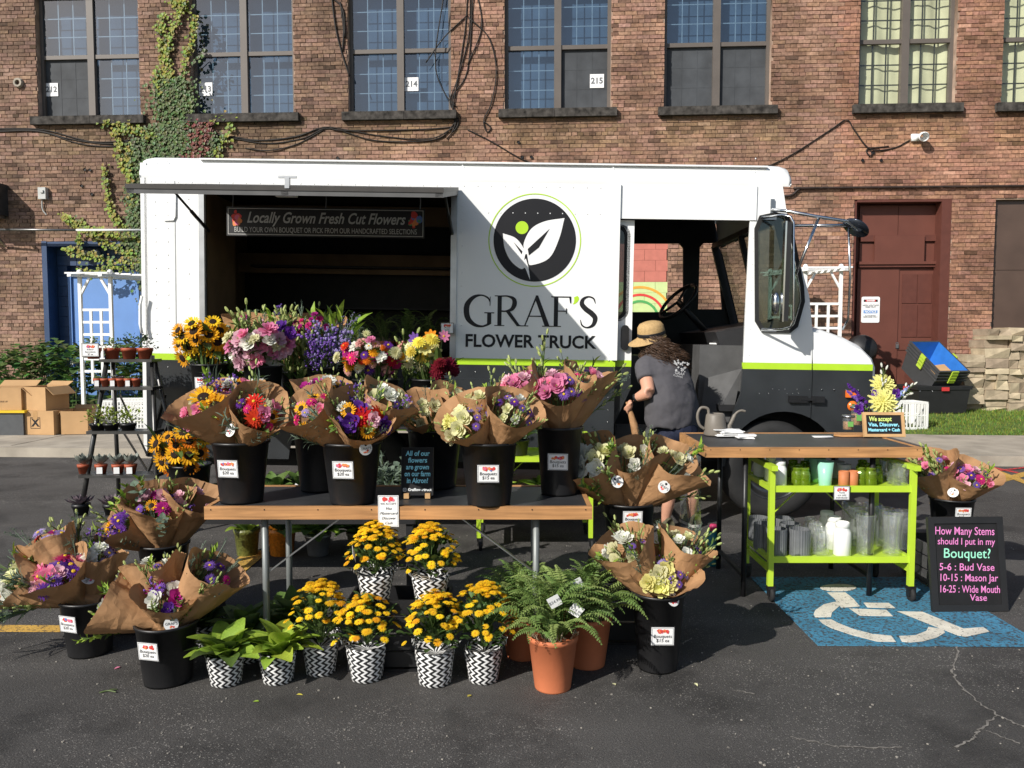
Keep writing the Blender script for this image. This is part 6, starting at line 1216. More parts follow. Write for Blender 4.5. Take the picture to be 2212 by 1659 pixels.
for u, y in ((1862, 4.84), (1872, 4.72), (1880, 4.58), (1858, 4.60), (1893, 4.66)): jar('green glass mason jar on the upper cart shelf beside the terracotta cups', 'mason', GGR, onC(u, y, ZU), .034, .105, group='green jars beside the terracotta cups')
for u, y in ((1898, 4.88), (1915, 4.76), (1932, 4.62), (1944, 4.55)): jar('clear hobnail glass on the upper cart shelf', 'cyl', GCL, onC(u, y, ZU), .043, .135, 'drinking_glass', 'glass', 'clear glasses on the upper cart shelf')
for u, y in ((1640, 4.86), (1652, 4.70), (1695, 4.84), (1708, 4.70), (1679, 4.57), (1730, 4.56)): jar('grey ribbed metal vase on the lower cart shelf', 'cyl', GALV, onC(u, y, ZL), .058, .155, 'vase', 'vase', 'grey vases on the lower cart shelf', ribs=1)
for u, y in ((1752, 4.80), (1764, 4.68), (1776, 4.56)): jar('clear glass mason jar on the lower cart shelf', 'mason', GCL, onC(u, y, ZL), .046, .165, group='clear jars on the lower cart shelf')
for u, y in ((1788, 4.84), (1804, 4.70), (1822, 4.56)): jar('white milk glass jar on the lower shelf of the lime cart', 'mason', MILK, onC(u, y, ZL), .05, .195, group='white jars on the lower cart shelf')
for u, y in ((1840, 4.86), (1855, 4.72), (1872, 4.57), (1886, 4.84), (1912, 4.72), (1930, 4.57), (1948, 4.66)): jar('tall clear glass vase on the lower cart shelf', 'vase', GCL, onC(u, y, ZL), .058, .24, 'vase', 'vase', 'clear vases on the lower cart shelf')
o = thing('cart_card', 'small price card on the upper rail of the lime cart', 'card', at(1818, 1065, 4.452)); pricecard(o, (.085, .075), 'Vases\nare sold\nindividually', 9)
# ------------------------------------------------------------------ checkout table
CZ = .885; cx0, cx1 = at(1524, 968, 4.5).x, at(1993, 968, 4.5).x
table('small black-topped checkout table with cedar edge above the lime cart', cx0, cx1, 4.5, 5.2, CZ, BLACK, diag=False)
def onK(u, v): return gnd(u, v, CZ)
CAN = mat('taupe_plastic', (.17, .15, .125), .5, .4, var=.06); p = onK(1545, 940); o = thing('watering_can', 'taupe plastic watering can with long curved spout on the checkout table', 'watering can', p); o.scale = (.85, .85, .85)
b = MB(); b.lathe([(.001, 0), (.082, 0), (.086, .01), (.07, .15), (.06, .165), (.05, .165), (.05, .15), (.001, .14)], 28); b.build('body', CAN, o, True)
b = MB(); b.tube(spline([(-.05, 0, .155), (-.06, 0, .2), (-.11, 0, .205), (-.135, 0, .15), (-.12, 0, .08), (-.08, 0, .045)], 6), .011, 8); b.build('handle', CAN, o, True)
b = MB(); b.tube(spline([(.075, 0, .03), (.11, 0, .08), (.15, 0, .16), (.19, 0, .185), (.225, 0, .18)], 6), [.022] * 6 + [.014] * 6 + [.009] * 13, 8); b.build('spout', CAN, o, True)
o = thing('paper_stack', 'loose stack of white flyers beside the watering can', 'papers', onK(1570, 942))
rp = random.Random(6)
for i in range(9): b = MB(); b.box((rp.uniform(-.03, .04), rp.uniform(-.02, .02), .003 + i * .005), (.14, .09, .0045), 0, Euler((0, 0, rp.uniform(-.3, .3))).to_matrix()); b.build('sheet', CARD, o)
o = thing('paper_stack', 'second low stack of white flyers at the checkout table front', 'papers', onK(1612, 947))
for i in range(5): b = MB(); b.box((rp.uniform(-.02, .02), 0, .003 + i * .005), (.10, .06, .0045), 0, Euler((0, 0, rp.uniform(-.2, .2))).to_matrix()); b.build('sheet', CARD, o)
o = thing('card_holder', 'small clear card sleeve lying on the checkout table', 'card', onK(1780, 945)); panel('card', [rect(-.06, -.0, .06, .05)], CARD, o, .004).rotation_euler = (-PI / 2 + .02, 0, 0)
o = thing('wood_board', 'thin wooden serving board under the jars on the checkout table', 'board', onK(1835, 942)); b = MB(); me = flat([[(-.10, 0), (-.06, -.035), (.14, -.035), (.16, .1), (-.06, .1)]], .012); me.materials.append(WOOD); link('board', me, o)
for i, (u, v, r_, h, lb) in enumerate(((1832, 932, .035, .075, 'glass jar of seeds with grey lid and green label'), (1850, 922, .038, .11, 'taller glass jar with grey lid behind the seed jar'))):
    p = onK(u, v) + V(0, 0, .013); o = thing('lidded_jar', lb, 'jar', p); b = MB(); b.lathe([(.001, 0), (r_, 0), (r_, h), (r_ * .9, h + .006)], 24); b.build('jar_glass', GCL, o, True); b = MB(); b.lathe([(.001, .003), (r_ * .93, .003), (r_ * .93, h * .7), (.001, h * .72)], 20); b.build('contents', mat('seed_mix', (.30, .17, .09), .9, var=.5, scale=120), o)
    b = MB(); b.lathe([(.001, h + .006), (r_ * 1.15, h + .006), (r_ * 1.2, h + .012), (r_ * 1.15, h + .02), (.001, h + .022)], 24); b.build('lid', ALU, o, True); panel('label', [rect(-.018, h * .3, .018, h * .75)], mat('label_green', (.15, .4, .1)), o, .001, -r_ - .001)
p = onK(1908, 944); o, e = chalk('small oak-framed chalkboard on the checkout table listing accepted cards', V(p.x, p.y - .01, CZ + .001), .255, .155, .22, -.02, PALE, .018)
text('We accept', .04, CLM, e, (-.02, -.0095, .112), None, .14, bold=.001, shear=.1); text('Visa, Discover,', .032, CB, e, (0, -.0095, .077), None, .19, bold=.0008); text('Mastercard + Cash', .028, CB, e, (0, -.0095, .044), None, .195, bold=.0008)
p = onK(1905, 934) + V(0, .04, 0); o = thing('flower_vase', 'glass vase of large yellow dahlias and purple delphinium on the checkout table', 'vase', p); b = MB(); b.lathe([(q * .05, z * .14) for q, z in PR['vase']], 24); b.build('vase_glass', GCL, o, True)
def tov(u, v, y): return at(u, v, y) - p
for (u, v, y, s) in ((1906, 868, p.y - .08, .098), (1906, 833, p.y + .03, .088)): inst('flower', FL['dahlia'], o, tov(u, v, y), axis(V(-.1, -.9, .35)), s, (PC['paleyellow'], None))
for i, (u, v, k, ms, L_) in enumerate(((1845, 838, 'spire', (STEM, PC['purple']), 1.2), (1838, 850, 'spire', (STEM, PC['violet']), 1.1), (1955, 836, 'spire', (STEM, PC['blue']), 1.1), (1972, 842, 'buds', (STEM, PC['white']), 1.1), (1912, 805, 'buds', (STEM, PC['white']), 1.15), (1850, 880, 'leafy', None, 1.2), (1945, 880, 'leafy', None, 1.1), (1862, 870, 'spire', (STEM, PC['purple']), 1.0), (1840, 865, 'euc', None, 1.), (1950, 860, 'wispy', None, 1.))):
    q = tov(u, v, p.y); inst('stem', SP[k][i % 3], o, (0, 0, .08), axis(q - V(0, 0, .08)), (q - V(0, 0, .08)).length * L_ * .95, ms or SPM[k])
for (u, v, s, c_) in ((1855, 885, .04, 'purple'), (1935, 850, .035, 'purple'), (1890, 850, .03, 'violet')): inst('flower', FL['lisi'], o, tov(u, v, p.y - .06), axis(V(-.3, -1, .2)), s, (PC[c_], CEN['green']))
p = gnd(1543, 1224); o = thing('water_bottle', 'teal water bottle with pink cap standing on the asphalt by the table leg', 'bottle', p + V(0, .04, 0)); b = MB(); b.lathe([(.001, 0), (.042, 0), (.044, .01), (.044, .2), (.03, .225), (.02, .23), (.001, .23)], 20); b.build('bottle_body', mat('teal_paint', (.01, .15, .19), .4), o, True); b = MB(); b.lathe([(.001, .231), (.026, .231), (.026, .265), (.018, .275), (.001, .275)], 16); b.build('cap', mat('pink_cap', (.6, .05, .15), .4), o, True)
b = MB(); x0_ = cx0 - .012; vs = []; fs = []
for j in range(9):
    for i in range(9): vs.append((x0_ + .012 * math.sin(i * 1.3 + j * .35) - .01 * j / 8, 4.56 + i * .06, CZ - .07 - j * .075))
for j in range(8):
    for i in range(8): k = j * 9 + i; fs.append((k, k + 1, k + 10, k + 9))
o = b.add(vs, fs).build('plastic_sheet', glass('vinyl', (.86, .88, .88), 1, 1.45, .08, .10, (.6, .62, .62)), None, True); tag(o, 'clear plastic sheet hanging from the checkout table end', 'sheet')
bp_ = gnd(2096, 1322); w_, h_ = .425, .515; o, e = chalk('large black-framed chalkboard with pink bouquet size guide leaning on the asphalt', V(bp_.x, bp_.y + .01, .002), w_, h_, .16, .03, mat('black_frame', (.016, .016, .017), .5, bump=.1), .036)
for s, z, sz, m, ww, x in (('How Many Stems', .435, .062, CP, .335, -.005), ('should I put in my', .378, .052, CP, .325, .0), ('Bouquet?', .312, .075, CG, .265, .0), ('5-6 : Bud Vase', .238, .056, CP, .31, -.005), ('10-15 : Mason Jar', .180, .056, CP, .325, -.0), ('16-25 : Wide Mouth', .118, .056, CP, .335, .003), ('Vase', .072, .05, CP, .095, .05)): text(s, sz, m, e, (x, -.0095, z), (0, .02, 0), ww, bold=.0003, shear=.06)
# ------------------------------------------------------------------ ladder shelf with succulents
LAD = mat('black_pipe', (.085, .084, .082), .35, .5, .7, var=.3); p0, p1 = gnd(165, 1165), gnd(342, 1165); yF = p0.y; cxl = (p0.x + p1.x) / 2; o = thing('ladder_shelf', 'black steel A-frame ladder shelf of potted succulents', 'shelf', (cxl, yF, 0)); hb = (p1.x - p0.x) / 2; ht = hb * .56; ZT_ = 1.335; yT = .28; yB = .62
def LX(z): return hb + (ht - hb) * z / ZT_
def LY(z): return yT * z / ZT_
for s in (-1, 1):
    b = MB(); b.tube([(s * hb, 0, 0), (s * ht, yT, ZT_ + .03)], .019, 8); b.build('leg', LAD, o, True); b = MB(); b.tube([(s * hb * .93, yB, 0), (s * ht * .95, yT + .06, ZT_)], .017, 8); b.build('leg', LAD, o, True)
SZ = []
for v in (776, 836, 931, 1026, 1115):
    z = at(240, v, yF + .2).z; z = at(240, v, yF + LY(z) - .06).z; SZ.append(z); b = MB(); b.b2((-LX(z) - .03, LY(z) - .08, z - .022), (LX(z) + .03, LY(z) + .10, z)); b.build('shelf', LAD, o)
for za, zb in ((.82, .42), (1.05, .55)):
    for s in (-1, 1): b = MB(); b.bar((s * LX(za) * .9, yB * .75, za), (0, yB * .85, zb), .03, .012); b.build('brace', LAD, o)
SUC = [gm('succulent_pale', (.22, .30, .12), .1), gm('succulent_jade', (.06, .11, .05), .1), gm('succulent_grey', (.20, .22, .19), .1), gm('succulent_purple', (.17, .13, .15), .1), gm('succulent_lime', (.30, .38, .08), .15)]
def rosette(sd, n=26, wd=.34, up=.3):
    r = random.Random(sd); b = MB()
    for i in range(n): g = i * 2.4; t = i / n; leaf(b, (0, 0, .12 * (1 - t)), (math.cos(g), math.sin(g), up + 1.6 * (1 - t) ** 1.5), .35 + .65 * t, wd * (.5 + .5 * t), 0, -.1, .25)
    return b.mesh('rosette', [SUC[0]], True)
def bushy(sd, n=90):
    r = random.Random(sd); b = MB()
    for i in range(n): d = rdir(r, 1.7); p = d * r.uniform(.3, 1) + V(0, 0, .15); leaf(b, p, d + rdir(r, 2), .26, .17, 0, .2)
    return b.mesh('bushy', [SUC[0]])
ROS = [rosette(1), rosette(2, 20, .42, .1), rosette(3, 16, .5, .9)]; BSH = [bushy(1), bushy(2)]
def succ(label, x, z, r_, ph, me, m, s, sd, dy=.0, card=False, group=None, pot=None):
    t = thing('potted_succulent', label, 'potted plant', (cxl + x, yF + LY(z) + .0 + dy, z + .001), (0, 0, sd), group); b = MB(); b.lathe([(.001, .001), (r_ * .72, 0), (r_ * .93, ph * .7), (r_, ph * .7), (r_ * 1.03, ph), (r_ * .9, ph), (.001, ph * .9)], 20); b.build('pot', pot or TERR2, t, True); inst('foliage', me, t, (0, 0, ph * .92), None, s, (m,))
    if card: panel('plant_label', [rect(-r_ * .45, ph * .05, r_ * .45, ph * .75)], CARD, t, .001, -r_ * 1.0).rotation_euler = (0, 0, -sd + .2)
TERR2 = mat('brick_red_pot', (.36, .085, .04), .55, .3, var=.1)
def lx(u, v): return at(u, v, yF + .2).x - cxl
for i, (u, me, m, lb) in enumerate(((190, BSH[0], 0, 'pale green succulent in a red pot behind the ladder shelf card'), (231, BSH[1], 0, 'pale green succulent in a red pot beside the carded one on the top shelf'), (268, BSH[0], 1, 'dark jade plant in a red pot on the ladder top shelf'), (303, BSH[1], 1, 'dark jade plant in a red pot at the ladder top shelf end by the truck'))): succ(lb, lx(u, 760), SZ[0], .058, .085, me, SUC[m], .075 if m == 0 else .10, i)
for i, u in enumerate((206, 222, 240, 256, 273, 290)): succ('tiny rosette succulent in a red pot on the second ladder shelf', lx(u, 825), SZ[1], .034, .062, ROS[i % 3], SUC[i % 4], .042, i, 0, i % 2 == 0, 'tiny succulents on the second ladder shelf')
for i, u in enumerate((216, 245, 281)): succ('lime sedum clump on the third ladder shelf', lx(u, 915), SZ[2], .06, .05, BSH[i % 2], SUC[4], .115, i, 0, False, 'lime sedums on the third ladder shelf', BLACK)
for i, u in enumerate((196, 233, 269, 296)): succ('grey-leaved kalanchoe in a small red pot on the fourth ladder shelf', lx(u, 1010), SZ[3], .045, .07, ROS[2], SUC[2], .12, i, 0, i > 0, 'grey succulents on the fourth ladder shelf')
for i, u in enumerate((200, 265)): succ('dusky purple rosette succulent on the lowest ladder shelf', lx(u, 1095), SZ[4], .065, .08, ROS[0], SUC[3], .13, i, 0, False, 'purple rosettes on the lowest ladder shelf', BLACK)
e = thing('shelf_card', 'white price card hanging from the ladder top shelf', 'card', at(195, 756, yF + LY(SZ[0]) - .10)); pricecard(e, (.125, .095), 'Indoor\nSucculents\n$5 ea', 12)
# ------------------------------------------------------------------ ivy on the wall
rr = random.Random(21); ivf = {k: MB() for k in ('green', 'lime', 'red')}; ivs = MB()
iv = thing('climbing_ivy', 'green ivy climbing the brick wall behind the truck, reddening at one edge', 'ivy', BF.loc, BF.eul)
def ivleaf(u, v, kind, sz=1.):
    p = W(u, v, -.04 - rr.random() * .07); s = rr.uniform(.03, .08) * sz; b = ivf[kind]; b.cc = tuple(rr.uniform(.7, 1.3) for _ in range(3)); g = rr.uniform(-.9, .9) + PI * 1.5; t = rr.uniform(.2, .75)
    d = V(math.cos(g), -t, math.sin(g)).normalized(); leaf(b, p, d, s, s * .95, 0, .25, .1, V(0, -1, .4))
def strand(P, wd, n, kind, sz=1.):
    Q = spline([(u, v, 0) for u, v in P], 10)
    for i in range(int(n * 1.45)):
        q = rr.choice(Q); t = rr.gauss(0, wd * (.42 if kind == 'lime' else .5)); ivleaf(q.x + t + rr.uniform(-4, 4), q.y + rr.gauss(0, 5), kind if rr.random() > .12 else 'green', sz)
    ivs.tube([W(q.x, q.y, -.02) for q in Q[::2]], .008, 4)
strand([(372, 340), (375, 280), (372, 220), (370, 170)], 44, 1150, 'green'); strand([(330, 345), (350, 300), (340, 270)], 44, 300, 'green'); strand([(400, 330), (398, 270), (400, 210)], 16, 200, 'green')
for P, wd, n, k in (([(368, 175), (362, 120), (360, 90), (372, 60), (388, 20), (380, -10)], 12, 170, 'lime'), ([(362, 175), (352, 120), (346, 70), (352, 30)], 12, 120, 'lime'), ([(390, 170), (402, 120), (412, 90), (420, 60), (418, 30)], 10, 110, 'lime'), ([(380, 5), (400, 10), (370, -5)], 20, 70, 'lime'), ([(345, 200), (342, 170), (338, 150)], 8, 45, 'lime'), ([(400, 150), (430, 120), (436, 122)], 5, 20, 'green'),
          ([(330, 290), (290, 280), (260, 262), (222, 262)], 16, 190, 'lime'), ([(300, 285), (270, 275), (244, 290)], 10, 60, 'lime'), ([(460, 262), (478, 250), (500, 256), (490, 290), (465, 330)], 9, 80, 'lime'), ([(450, 285), (470, 300), (455, 330)], 18, 90, 'green'),
          ([(295, 300), (292, 370), (285, 430), (290, 500)], 18, 420, 'green'), ([(318, 320), (322, 400), (312, 470)], 16, 330, 'green'), ([(275, 310), (280, 380), (285, 440)], 10, 140, 'lime'), ([(255, 300), (262, 350), (290, 385)], 9, 90, 'lime'),
          ([(225, 360), (232, 410), (240, 455), (258, 480), (290, 510)], 9, 150, 'lime'), ([(135, 465), (160, 480), (200, 498), (250, 505), (300, 515)], 11, 190, 'lime'), ([(165, 475), (220, 520), (290, 545)], 10, 150, 'lime'), ([(140, 535), (180, 545), (240, 560), (300, 560)], 9, 130, 'lime'), ([(165, 575), (200, 590), (230, 575), (290, 580)], 9, 90, 'lime'), ([(168, 510), (176, 550)], 6, 30, 'lime'),
          ([(285, 500), (300, 560), (325, 600), (330, 640), (332, 680)], 26, 520, 'green'), ([(310, 480), (318, 560), (330, 600)], 20, 300, 'green'), ([(330, 640), (322, 670), (318, 700)], 9, 60, 'green')):
    strand(P, wd, n, k)
strand([(415, 335), (430, 300), (425, 270)], 26, 330, 'red'); strand([(405, 300), (450, 265), (440, 290)], 16, 120, 'red')
IVM = dict(green=mat('ivy_leaf', (.085, .13, .035), .5, .4, var=.2, trans=.2, attr=True), lime=mat('ivy_young_leaf', (.24, .27, .035), .5, .4, var=.2, trans=.25, attr=True), red=mat('ivy_red_leaf', (.16, .045, .03), .5, .4, var=.2, trans=.2, attr=True))
for k, b in ivf.items(): tag(b.build('foliage', IVM[k], iv), kind='stuff')
ivs.build('vine_stems', mat('vine_bark', (.09, .06, .04), .8), iv)
# ------------------------------------------------------------------ garden bed, arbors, boxes
gb = MB(); rr = random.Random(9); xa_, xb_ = W(60, 860).x, W(345, 860).x
gp_ = thing('garden_plant', 'dense big-leaved green plants growing before the blue door', 'plant', BF.loc, BF.eul)
for i in range(1500):
    s = rr.uniform(xa_, xb_ + .5); y = rr.uniform(-1.9, -.35); e = min(1, (s - xa_) / .9 + .15); hgt = (.45 + .75 * e) * (1 - .25 * abs((y + 1.1))) ; z = .25 + hgt * math.sqrt(rr.random()); sz = rr.uniform(.10, .2); gb.cc = tuple(rr.uniform(.65, 1.35) for _ in range(3)); g = rr.uniform(0, 2 * PI)
    leaf(gb, (s, y, z), (math.cos(g), math.sin(g) - .5, rr.uniform(-.3, .5)), sz, sz * .95, 0, .3, .12)
tag(gb.build('foliage', mat('squash_leaf', (.085, .15, .04), .5, .4, var=.25, trans=.2, attr=True), gp_), kind='stuff'); gb = MB()
for i in range(70): s = rr.uniform(xa_ + .2, xb_ + .4); y = rr.uniform(-1.7, -.4); gb.tube([(s, y, .2), (s + rr.uniform(-.1, .1), y, .6), (s + rr.uniform(-.2, .2), y, rr.uniform(.8, 1.2))], .008, 4)
gb.build('stalks', STEM, gp_)
def arbor(label, u0, u1, vtop, y, off, lat, zb=.2, zoff=2.12):
    a = W(u0, vtop, y); c = W(u1, vtop, y); zt_ = a.z; wd = c.x - a.x; o = thing('garden_arbor', label, 'arbor', BF.loc, BF.eul); m = mat('white_vinyl', (.80, .80, .78), .35, .4, var=.02); t = .05
    for dx, dy in ((0, 0), off):
        for x in (a.x + dx, c.x + dx):
            b = MB(); b.b2((x - t / 2, y + dy - t / 2, zb - .1), (x + t / 2, y + dy + t / 2, zt_)); b.build('post', m, o); b = MB(); b.ball((x, y + dy, zt_ + .06), .045, 10, 6); b.build('finial', m, o, True)
        for k in range(lat): z = zt_ - .55 - k * .2; b = MB(); b.b2((a.x + dx + t / 2, y + dy - .012, z - .02), (c.x + dx - t / 2, y + dy + .012, z + .02)); b.build('lattice_rail', m, o)
        for k in (1, 2): x = a.x + dx + wd * k / 3; b = MB(); b.b2((x - .02, y + dy - .014, zt_ - .55 - .2 * lat), (x + .02, y + dy + .014, zt_ - .57)); b.build('lattice_stile', m, o)
        for s, x in ((1, a.x + dx), (-1, c.x + dx)): b = MB(); b.bar((x, y + dy, zt_ - .32), (x + s * .16, y + dy, zt_ - .04), .035); b.build('corner_brace', m, o)
    for x in (a.x, c.x):
        b = MB(); p, q = V(x - off[0] * .12, y - off[1] * .2, zt_), V(x + off[0] * 1.12, y + off[1] * 1.2, zt_); b.bar(p, q, .12, .04); b.build('beam', m, o)
    for k in range(8):
        f_ = -.12 + 1.24 * k / 7; b = MB(); b.bar((a.x - .1 + off[0] * f_, y + off[1] * f_, zt_ + .04), (c.x + .1 + off[0] * f_, y + off[1] * f_, zt_ + .04), .05, .025); b.build('rafter', m, o)
    return o
arbor('white vinyl garden arbor before the blue door', 172, 238, 596, -2.4, (.62, .85), 6)
arbor('white vinyl garden arbor behind the truck hood', 1740, 1817, 584, -1.5, (-.35, .85), 6)
KB = mat('cardboard', (.46, .285, .14), .8, .2, var=.1, scale=4); KT = mat('packing_tape', (.42, .25, .11), .3, .4)
def carton(label, u0, u1, v0, v1, y, dep, rz, open_=False, mark=False, m=KB):
    d0 = gnd((u0 + u1) / 2, v1, KH + .004) if y is None else at((u0 + u1) / 2, v1, y); yy = d0.y; wd = (u1 - u0) / F * yy; hh_ = (v1 - v0) / F * yy; o = thing('cardboard_box', label, 'box', V(d0.x, yy + dep / 2, d0.z), (0, 0, rz)); t = .008
    for a, c in (((-wd / 2, -dep / 2, 0), (wd / 2, -dep / 2 + t, hh_)), ((-wd / 2, dep / 2 - t, 0), (wd / 2, dep / 2, hh_)), ((-wd / 2, -dep / 2 + t, 0), (-wd / 2 + t, dep / 2 - t, hh_)), ((wd / 2 - t, -dep / 2 + t, 0), (wd / 2, dep / 2 - t, hh_)), ((-wd / 2 + t, -dep / 2 + t, 0), (wd / 2 - t, dep / 2 - t, t))): b = MB(); b.b2(a, c); b.build('wall', m, o)
    if open_:
        for sx, a in ((-1, -.9), (1, .7)): b = MB(); R = Euler((0, a, 0)).to_matrix(); b.box(V(sx * wd / 2, 0, hh_) + R @ V(sx * dep * .2, 0, .003), (dep * .4, dep - .01, .006), 0, R); b.build('flap', m, o)
        b = MB(); R = Euler((.5, 0, 0)).to_matrix(); b.box(V(0, dep / 2, hh_) + R @ V(0, wd * .15, .003), (wd - .02, wd * .3, .006), 0, R); b.build('flap', m, o)
    else:
        for sy in (-1, 1): b = MB(); b.b2((-wd / 2 + .001, sy * .002, hh_), (wd / 2 - .001, sy * dep / 2, hh_ + .007)); b.build('flap', m, o)
        b = MB(); b.b2((-.035, -dep / 2 - .002, hh_ - .12), (.035, -dep / 2 - .0005, hh_)); b.b2((-.035, -dep / 2 - .0015, hh_ + .0075), (.035, dep / 2, hh_ + .009)); b.build('tape', KT, o)
    if mark: panel('print', [rect(-.075, hh_ * .5 - .08, .075, hh_ * .5 + .08), rect(-.067, hh_ * .5 - .072, .067, hh_ * .5 + .072)], INK, o, .0008, -dep / 2 - .0006); text('X', .15, INK, o, (0, -dep / 2 - .002, hh_ * .5), bold=.006)
    return o
b1 = carton('closed cardboard box printed with a framed letter on the sidewalk', 38, 124, 888, 939, None, .42, -.12, mark=True)
y1 = b1.location.y - .21
carton('plain cardboard box standing beside the letter-printed one', 130, 186, 888, 938, None, .4, .1, open_=True)
z_ = b1.location.z; carton('open cardboard box stacked on the letter-printed box', 52, 112, 836, 887, y1 + .02, .42, -.25, open_=True)
o = carton('cardboard box with shipping print on a yellow dolly', -40, 44, 838, 886, y1 + .0, .42, .05, open_=True)
text('THIS SIDE UP', .03, INK, o, (.0, -.213, .12))
dl = thing('yellow_dolly', 'yellow-topped plastic tote dolly beneath a cardboard box', 'dolly', (o.location.x, o.location.y, KH)); zt2 = o.location.z - KH; b = MB(); b.b2((-.36, -.26, zt2 - .035), (.36, .26, zt2 - .002)); b.build('lid', mat('yellow_plastic', (.65, .45, .02), .4), dl); b = MB(); b.b2((-.32, -.23, .0), (.32, .23, zt2 - .036)); b.build('bin', mat('grey_plastic', (.07, .075, .08), .5), dl)
WPL = mat('white_plastic', (.78, .78, .75), .4, .4, var=.03)
def latticebox(label, u0, u1, v0, v1, nx, nz, solid_rows=()):
    d0 = gnd((u0 + u1) / 2, v1, KH + .004); wd = (u1 - u0) / F * d0.y; hh_ = (v1 - v0) / F * d0.y; dep = wd * .75; o = thing('bulb_crate', label, 'crate', V(d0.x, d0.y + dep / 2, KH + .004), (0, 0, .12)); b = MB(); b.b2((-wd / 2, -dep / 2, 0), (wd / 2, dep / 2, .012)); b.build('base', WPL, o)
    for side in range(4):
        L_ = wd if side % 2 == 0 else dep; e = link('side', None, o, (0, 0, 0), (0, 0, side * PI / 2)); off_ = -(dep if side % 2 == 0 else wd) / 2; t = .012; b = MB()
        b.b2((-L_ / 2, off_, hh_ - .03), (L_ / 2, off_ + t, hh_)); b.b2((-L_ / 2, off_, .013), (L_ / 2, off_ + t, .05)); b.b2((-L_ / 2, off_ - .002, .05), (-L_ / 2 + .035, off_ + t, hh_ - .03)); b.b2((L_ / 2 - .035, off_ - .002, .05), (L_ / 2, off_ + t, hh_ - .03)); b.build('rim', WPL, e)
        for i in range(1, nx): x = -L_ / 2 + L_ * i / nx; b = MB(); b.b2((x - .009, off_ + .001, .05), (x + .009, off_ + t - .001, hh_ - .03)); b.build('slat', WPL, e)
        for i in range(1, nz): z = .05 + (hh_ - .08) * i / nz; b = MB(); b.b2((-L_ / 2 + .035, off_ + .002, z - .008), (L_ / 2 - .035, off_ + t - .002, z + .008)); b.build('slat', WPL, e)
latticebox('white plastic lattice crate behind the ladder shelf', 218, 312, 864, 932, 14, 7); latticebox('white plastic slatted crate on the sidewalk behind the dahlia vase', 1930, 2004, 868, 930, 9, 2)
# totes and stones on the grass
BT = mat('tote_black', (.018, .018, .019), .45, .4); GT = mat('tote_grey', (.05, .052, .055), .45, .4); BLT = mat('tote_blue', (.03, .16, .50), .4, .4)
def tote(label, M_, w_, d_, h_, m, inner=None, clips=None, lid=False, wheels=False):
    o = thing('storage_tote', label, 'tote'); o.matrix_world = M_; t = .01; tp_ = 1.12
    def ring(z, k, q=0): return [(-w_ / 2 * k + q, -d_ / 2 * k + q, z), (w_ / 2 * k - q, -d_ / 2 * k + q, z), (w_ / 2 * k - q, d_ / 2 * k - q, z), (-w_ / 2 * k + q, d_ / 2 * k - q, z)]
    def shell(A, B, flip, floor): 
        f_ = [(i, (i + 1) % 4, 4 + (i + 1) % 4, 4 + i) for i in range(4)] + ([(3, 2, 1, 0)] if floor else []); return A + B, [x[::-1] for x in f_] if flip else f_
    b = MB(); b.add(*shell(ring(0, 1), ring(h_, tp_), False, True)); b.build('bin', m, o)
    b = MB(); b.add(*shell(ring(t, 1, t), ring(h_ - .002, tp_, t), True, True)); b.build('inside', inner or m, o)
    b = MB(); R1, R2 = ring(h_ - .03, tp_ + .06), ring(h_, tp_ + .06); R3 = ring(h_, tp_, t); b.add(R1 + R2 + R3, [(i, (i + 1) % 4, 4 + (i + 1) % 4, 4 + i) for i in range(4)] + [(4 + i, 4 + (i + 1) % 4, 8 + (i + 1) % 4, 8 + i) for i in range(4)]); b.build('rim', m if inner is None else GT, o)
    for s in (-1, 1): b = MB(); b.b2((s * (w_ / 2 * 1.19), -.06, h_ - .06), (s * (w_ / 2 * 1.19 + .02), .06, h_ + .01)); b.build('clip', clips or m, o)
    b = MB(); b.b2((-.06, -d_ / 2 * 1.19 - .02, h_ - .05), (.06, -d_ / 2 * 1.19, h_ + .01)); b.build('clip', clips or m, o)
    if lid: b = MB(); b.b2((-w_ * .6, -d_ * .6, h_ + .001), (w_ * .6, d_ * .6, h_ + .03)); b.build('lid', m, o)
    return o
yy = -1.35; p = W(2016, 853, yy); sT = 1.0; LM = mat('clip_lime', (.40, .55, .05), .4); RM_ = mat('clip_red', (.55, .04, .04), .4); zg_ = LH((yy + 3.415) / 3.5)
base = BF.R.to_4x4(); base.translation = BF.loc
tote('black storage tote lying lowest by the red-brown door', base @ Matrix.Translation((p.x, yy, zg_)) @ Matrix.Rotation(.15, 4, 'Z'), .80, .52, .42, BT, None, RM_, True)
for i in range(4):
    M_ = base @ Matrix.Translation((p.x - .02, yy + .24, zg_ + .50 + i * .01)) @ Matrix.Rotation(.30, 4, 'Z') @ Matrix.Rotation(.62, 4, 'X') @ Matrix.Translation((0, .0, i * .045))
    tote(['lowest grey tote of the tilted nested stack', 'second grey tote nested in the tilted stack', 'third grey tote nested in the tilted stack', 'topmost tilted tote with bright blue inside'][i], M_, .50, .72, .36, GT, BLT if i == 3 else None, LM)
M_ = base @ Matrix.Translation((p.x - .02, yy - .22, zg_ + .70)) @ Matrix.Rotation(.55, 4, 'X') @ Matrix.Rotation(.2, 4, 'Z'); o = tag(MB().box((0, 0, 0), (.28, .20, .08)).build('cardboard_box', KB), 'small cardboard box lying in the blue tote', 'box'); o.matrix_world = M_
SM = mat('sandstone', (.40, .325, .225), .9, .2, var=.25, scale=6, bump=.5, bscale=30, rv=.22); st_ = thing('stone_stack', 'dry stack of tan cut sandstone blocks on the grass by the wall', 'stone stack', BF.loc, BF.eul); rr = random.Random(12)
sx0 = W(2078, 800, -1.1).x; sx1 = sx0 + 2.6; x = sx0; ztop = W(2140, 718, -1.1).z; zb_ = LH(.62) - .02
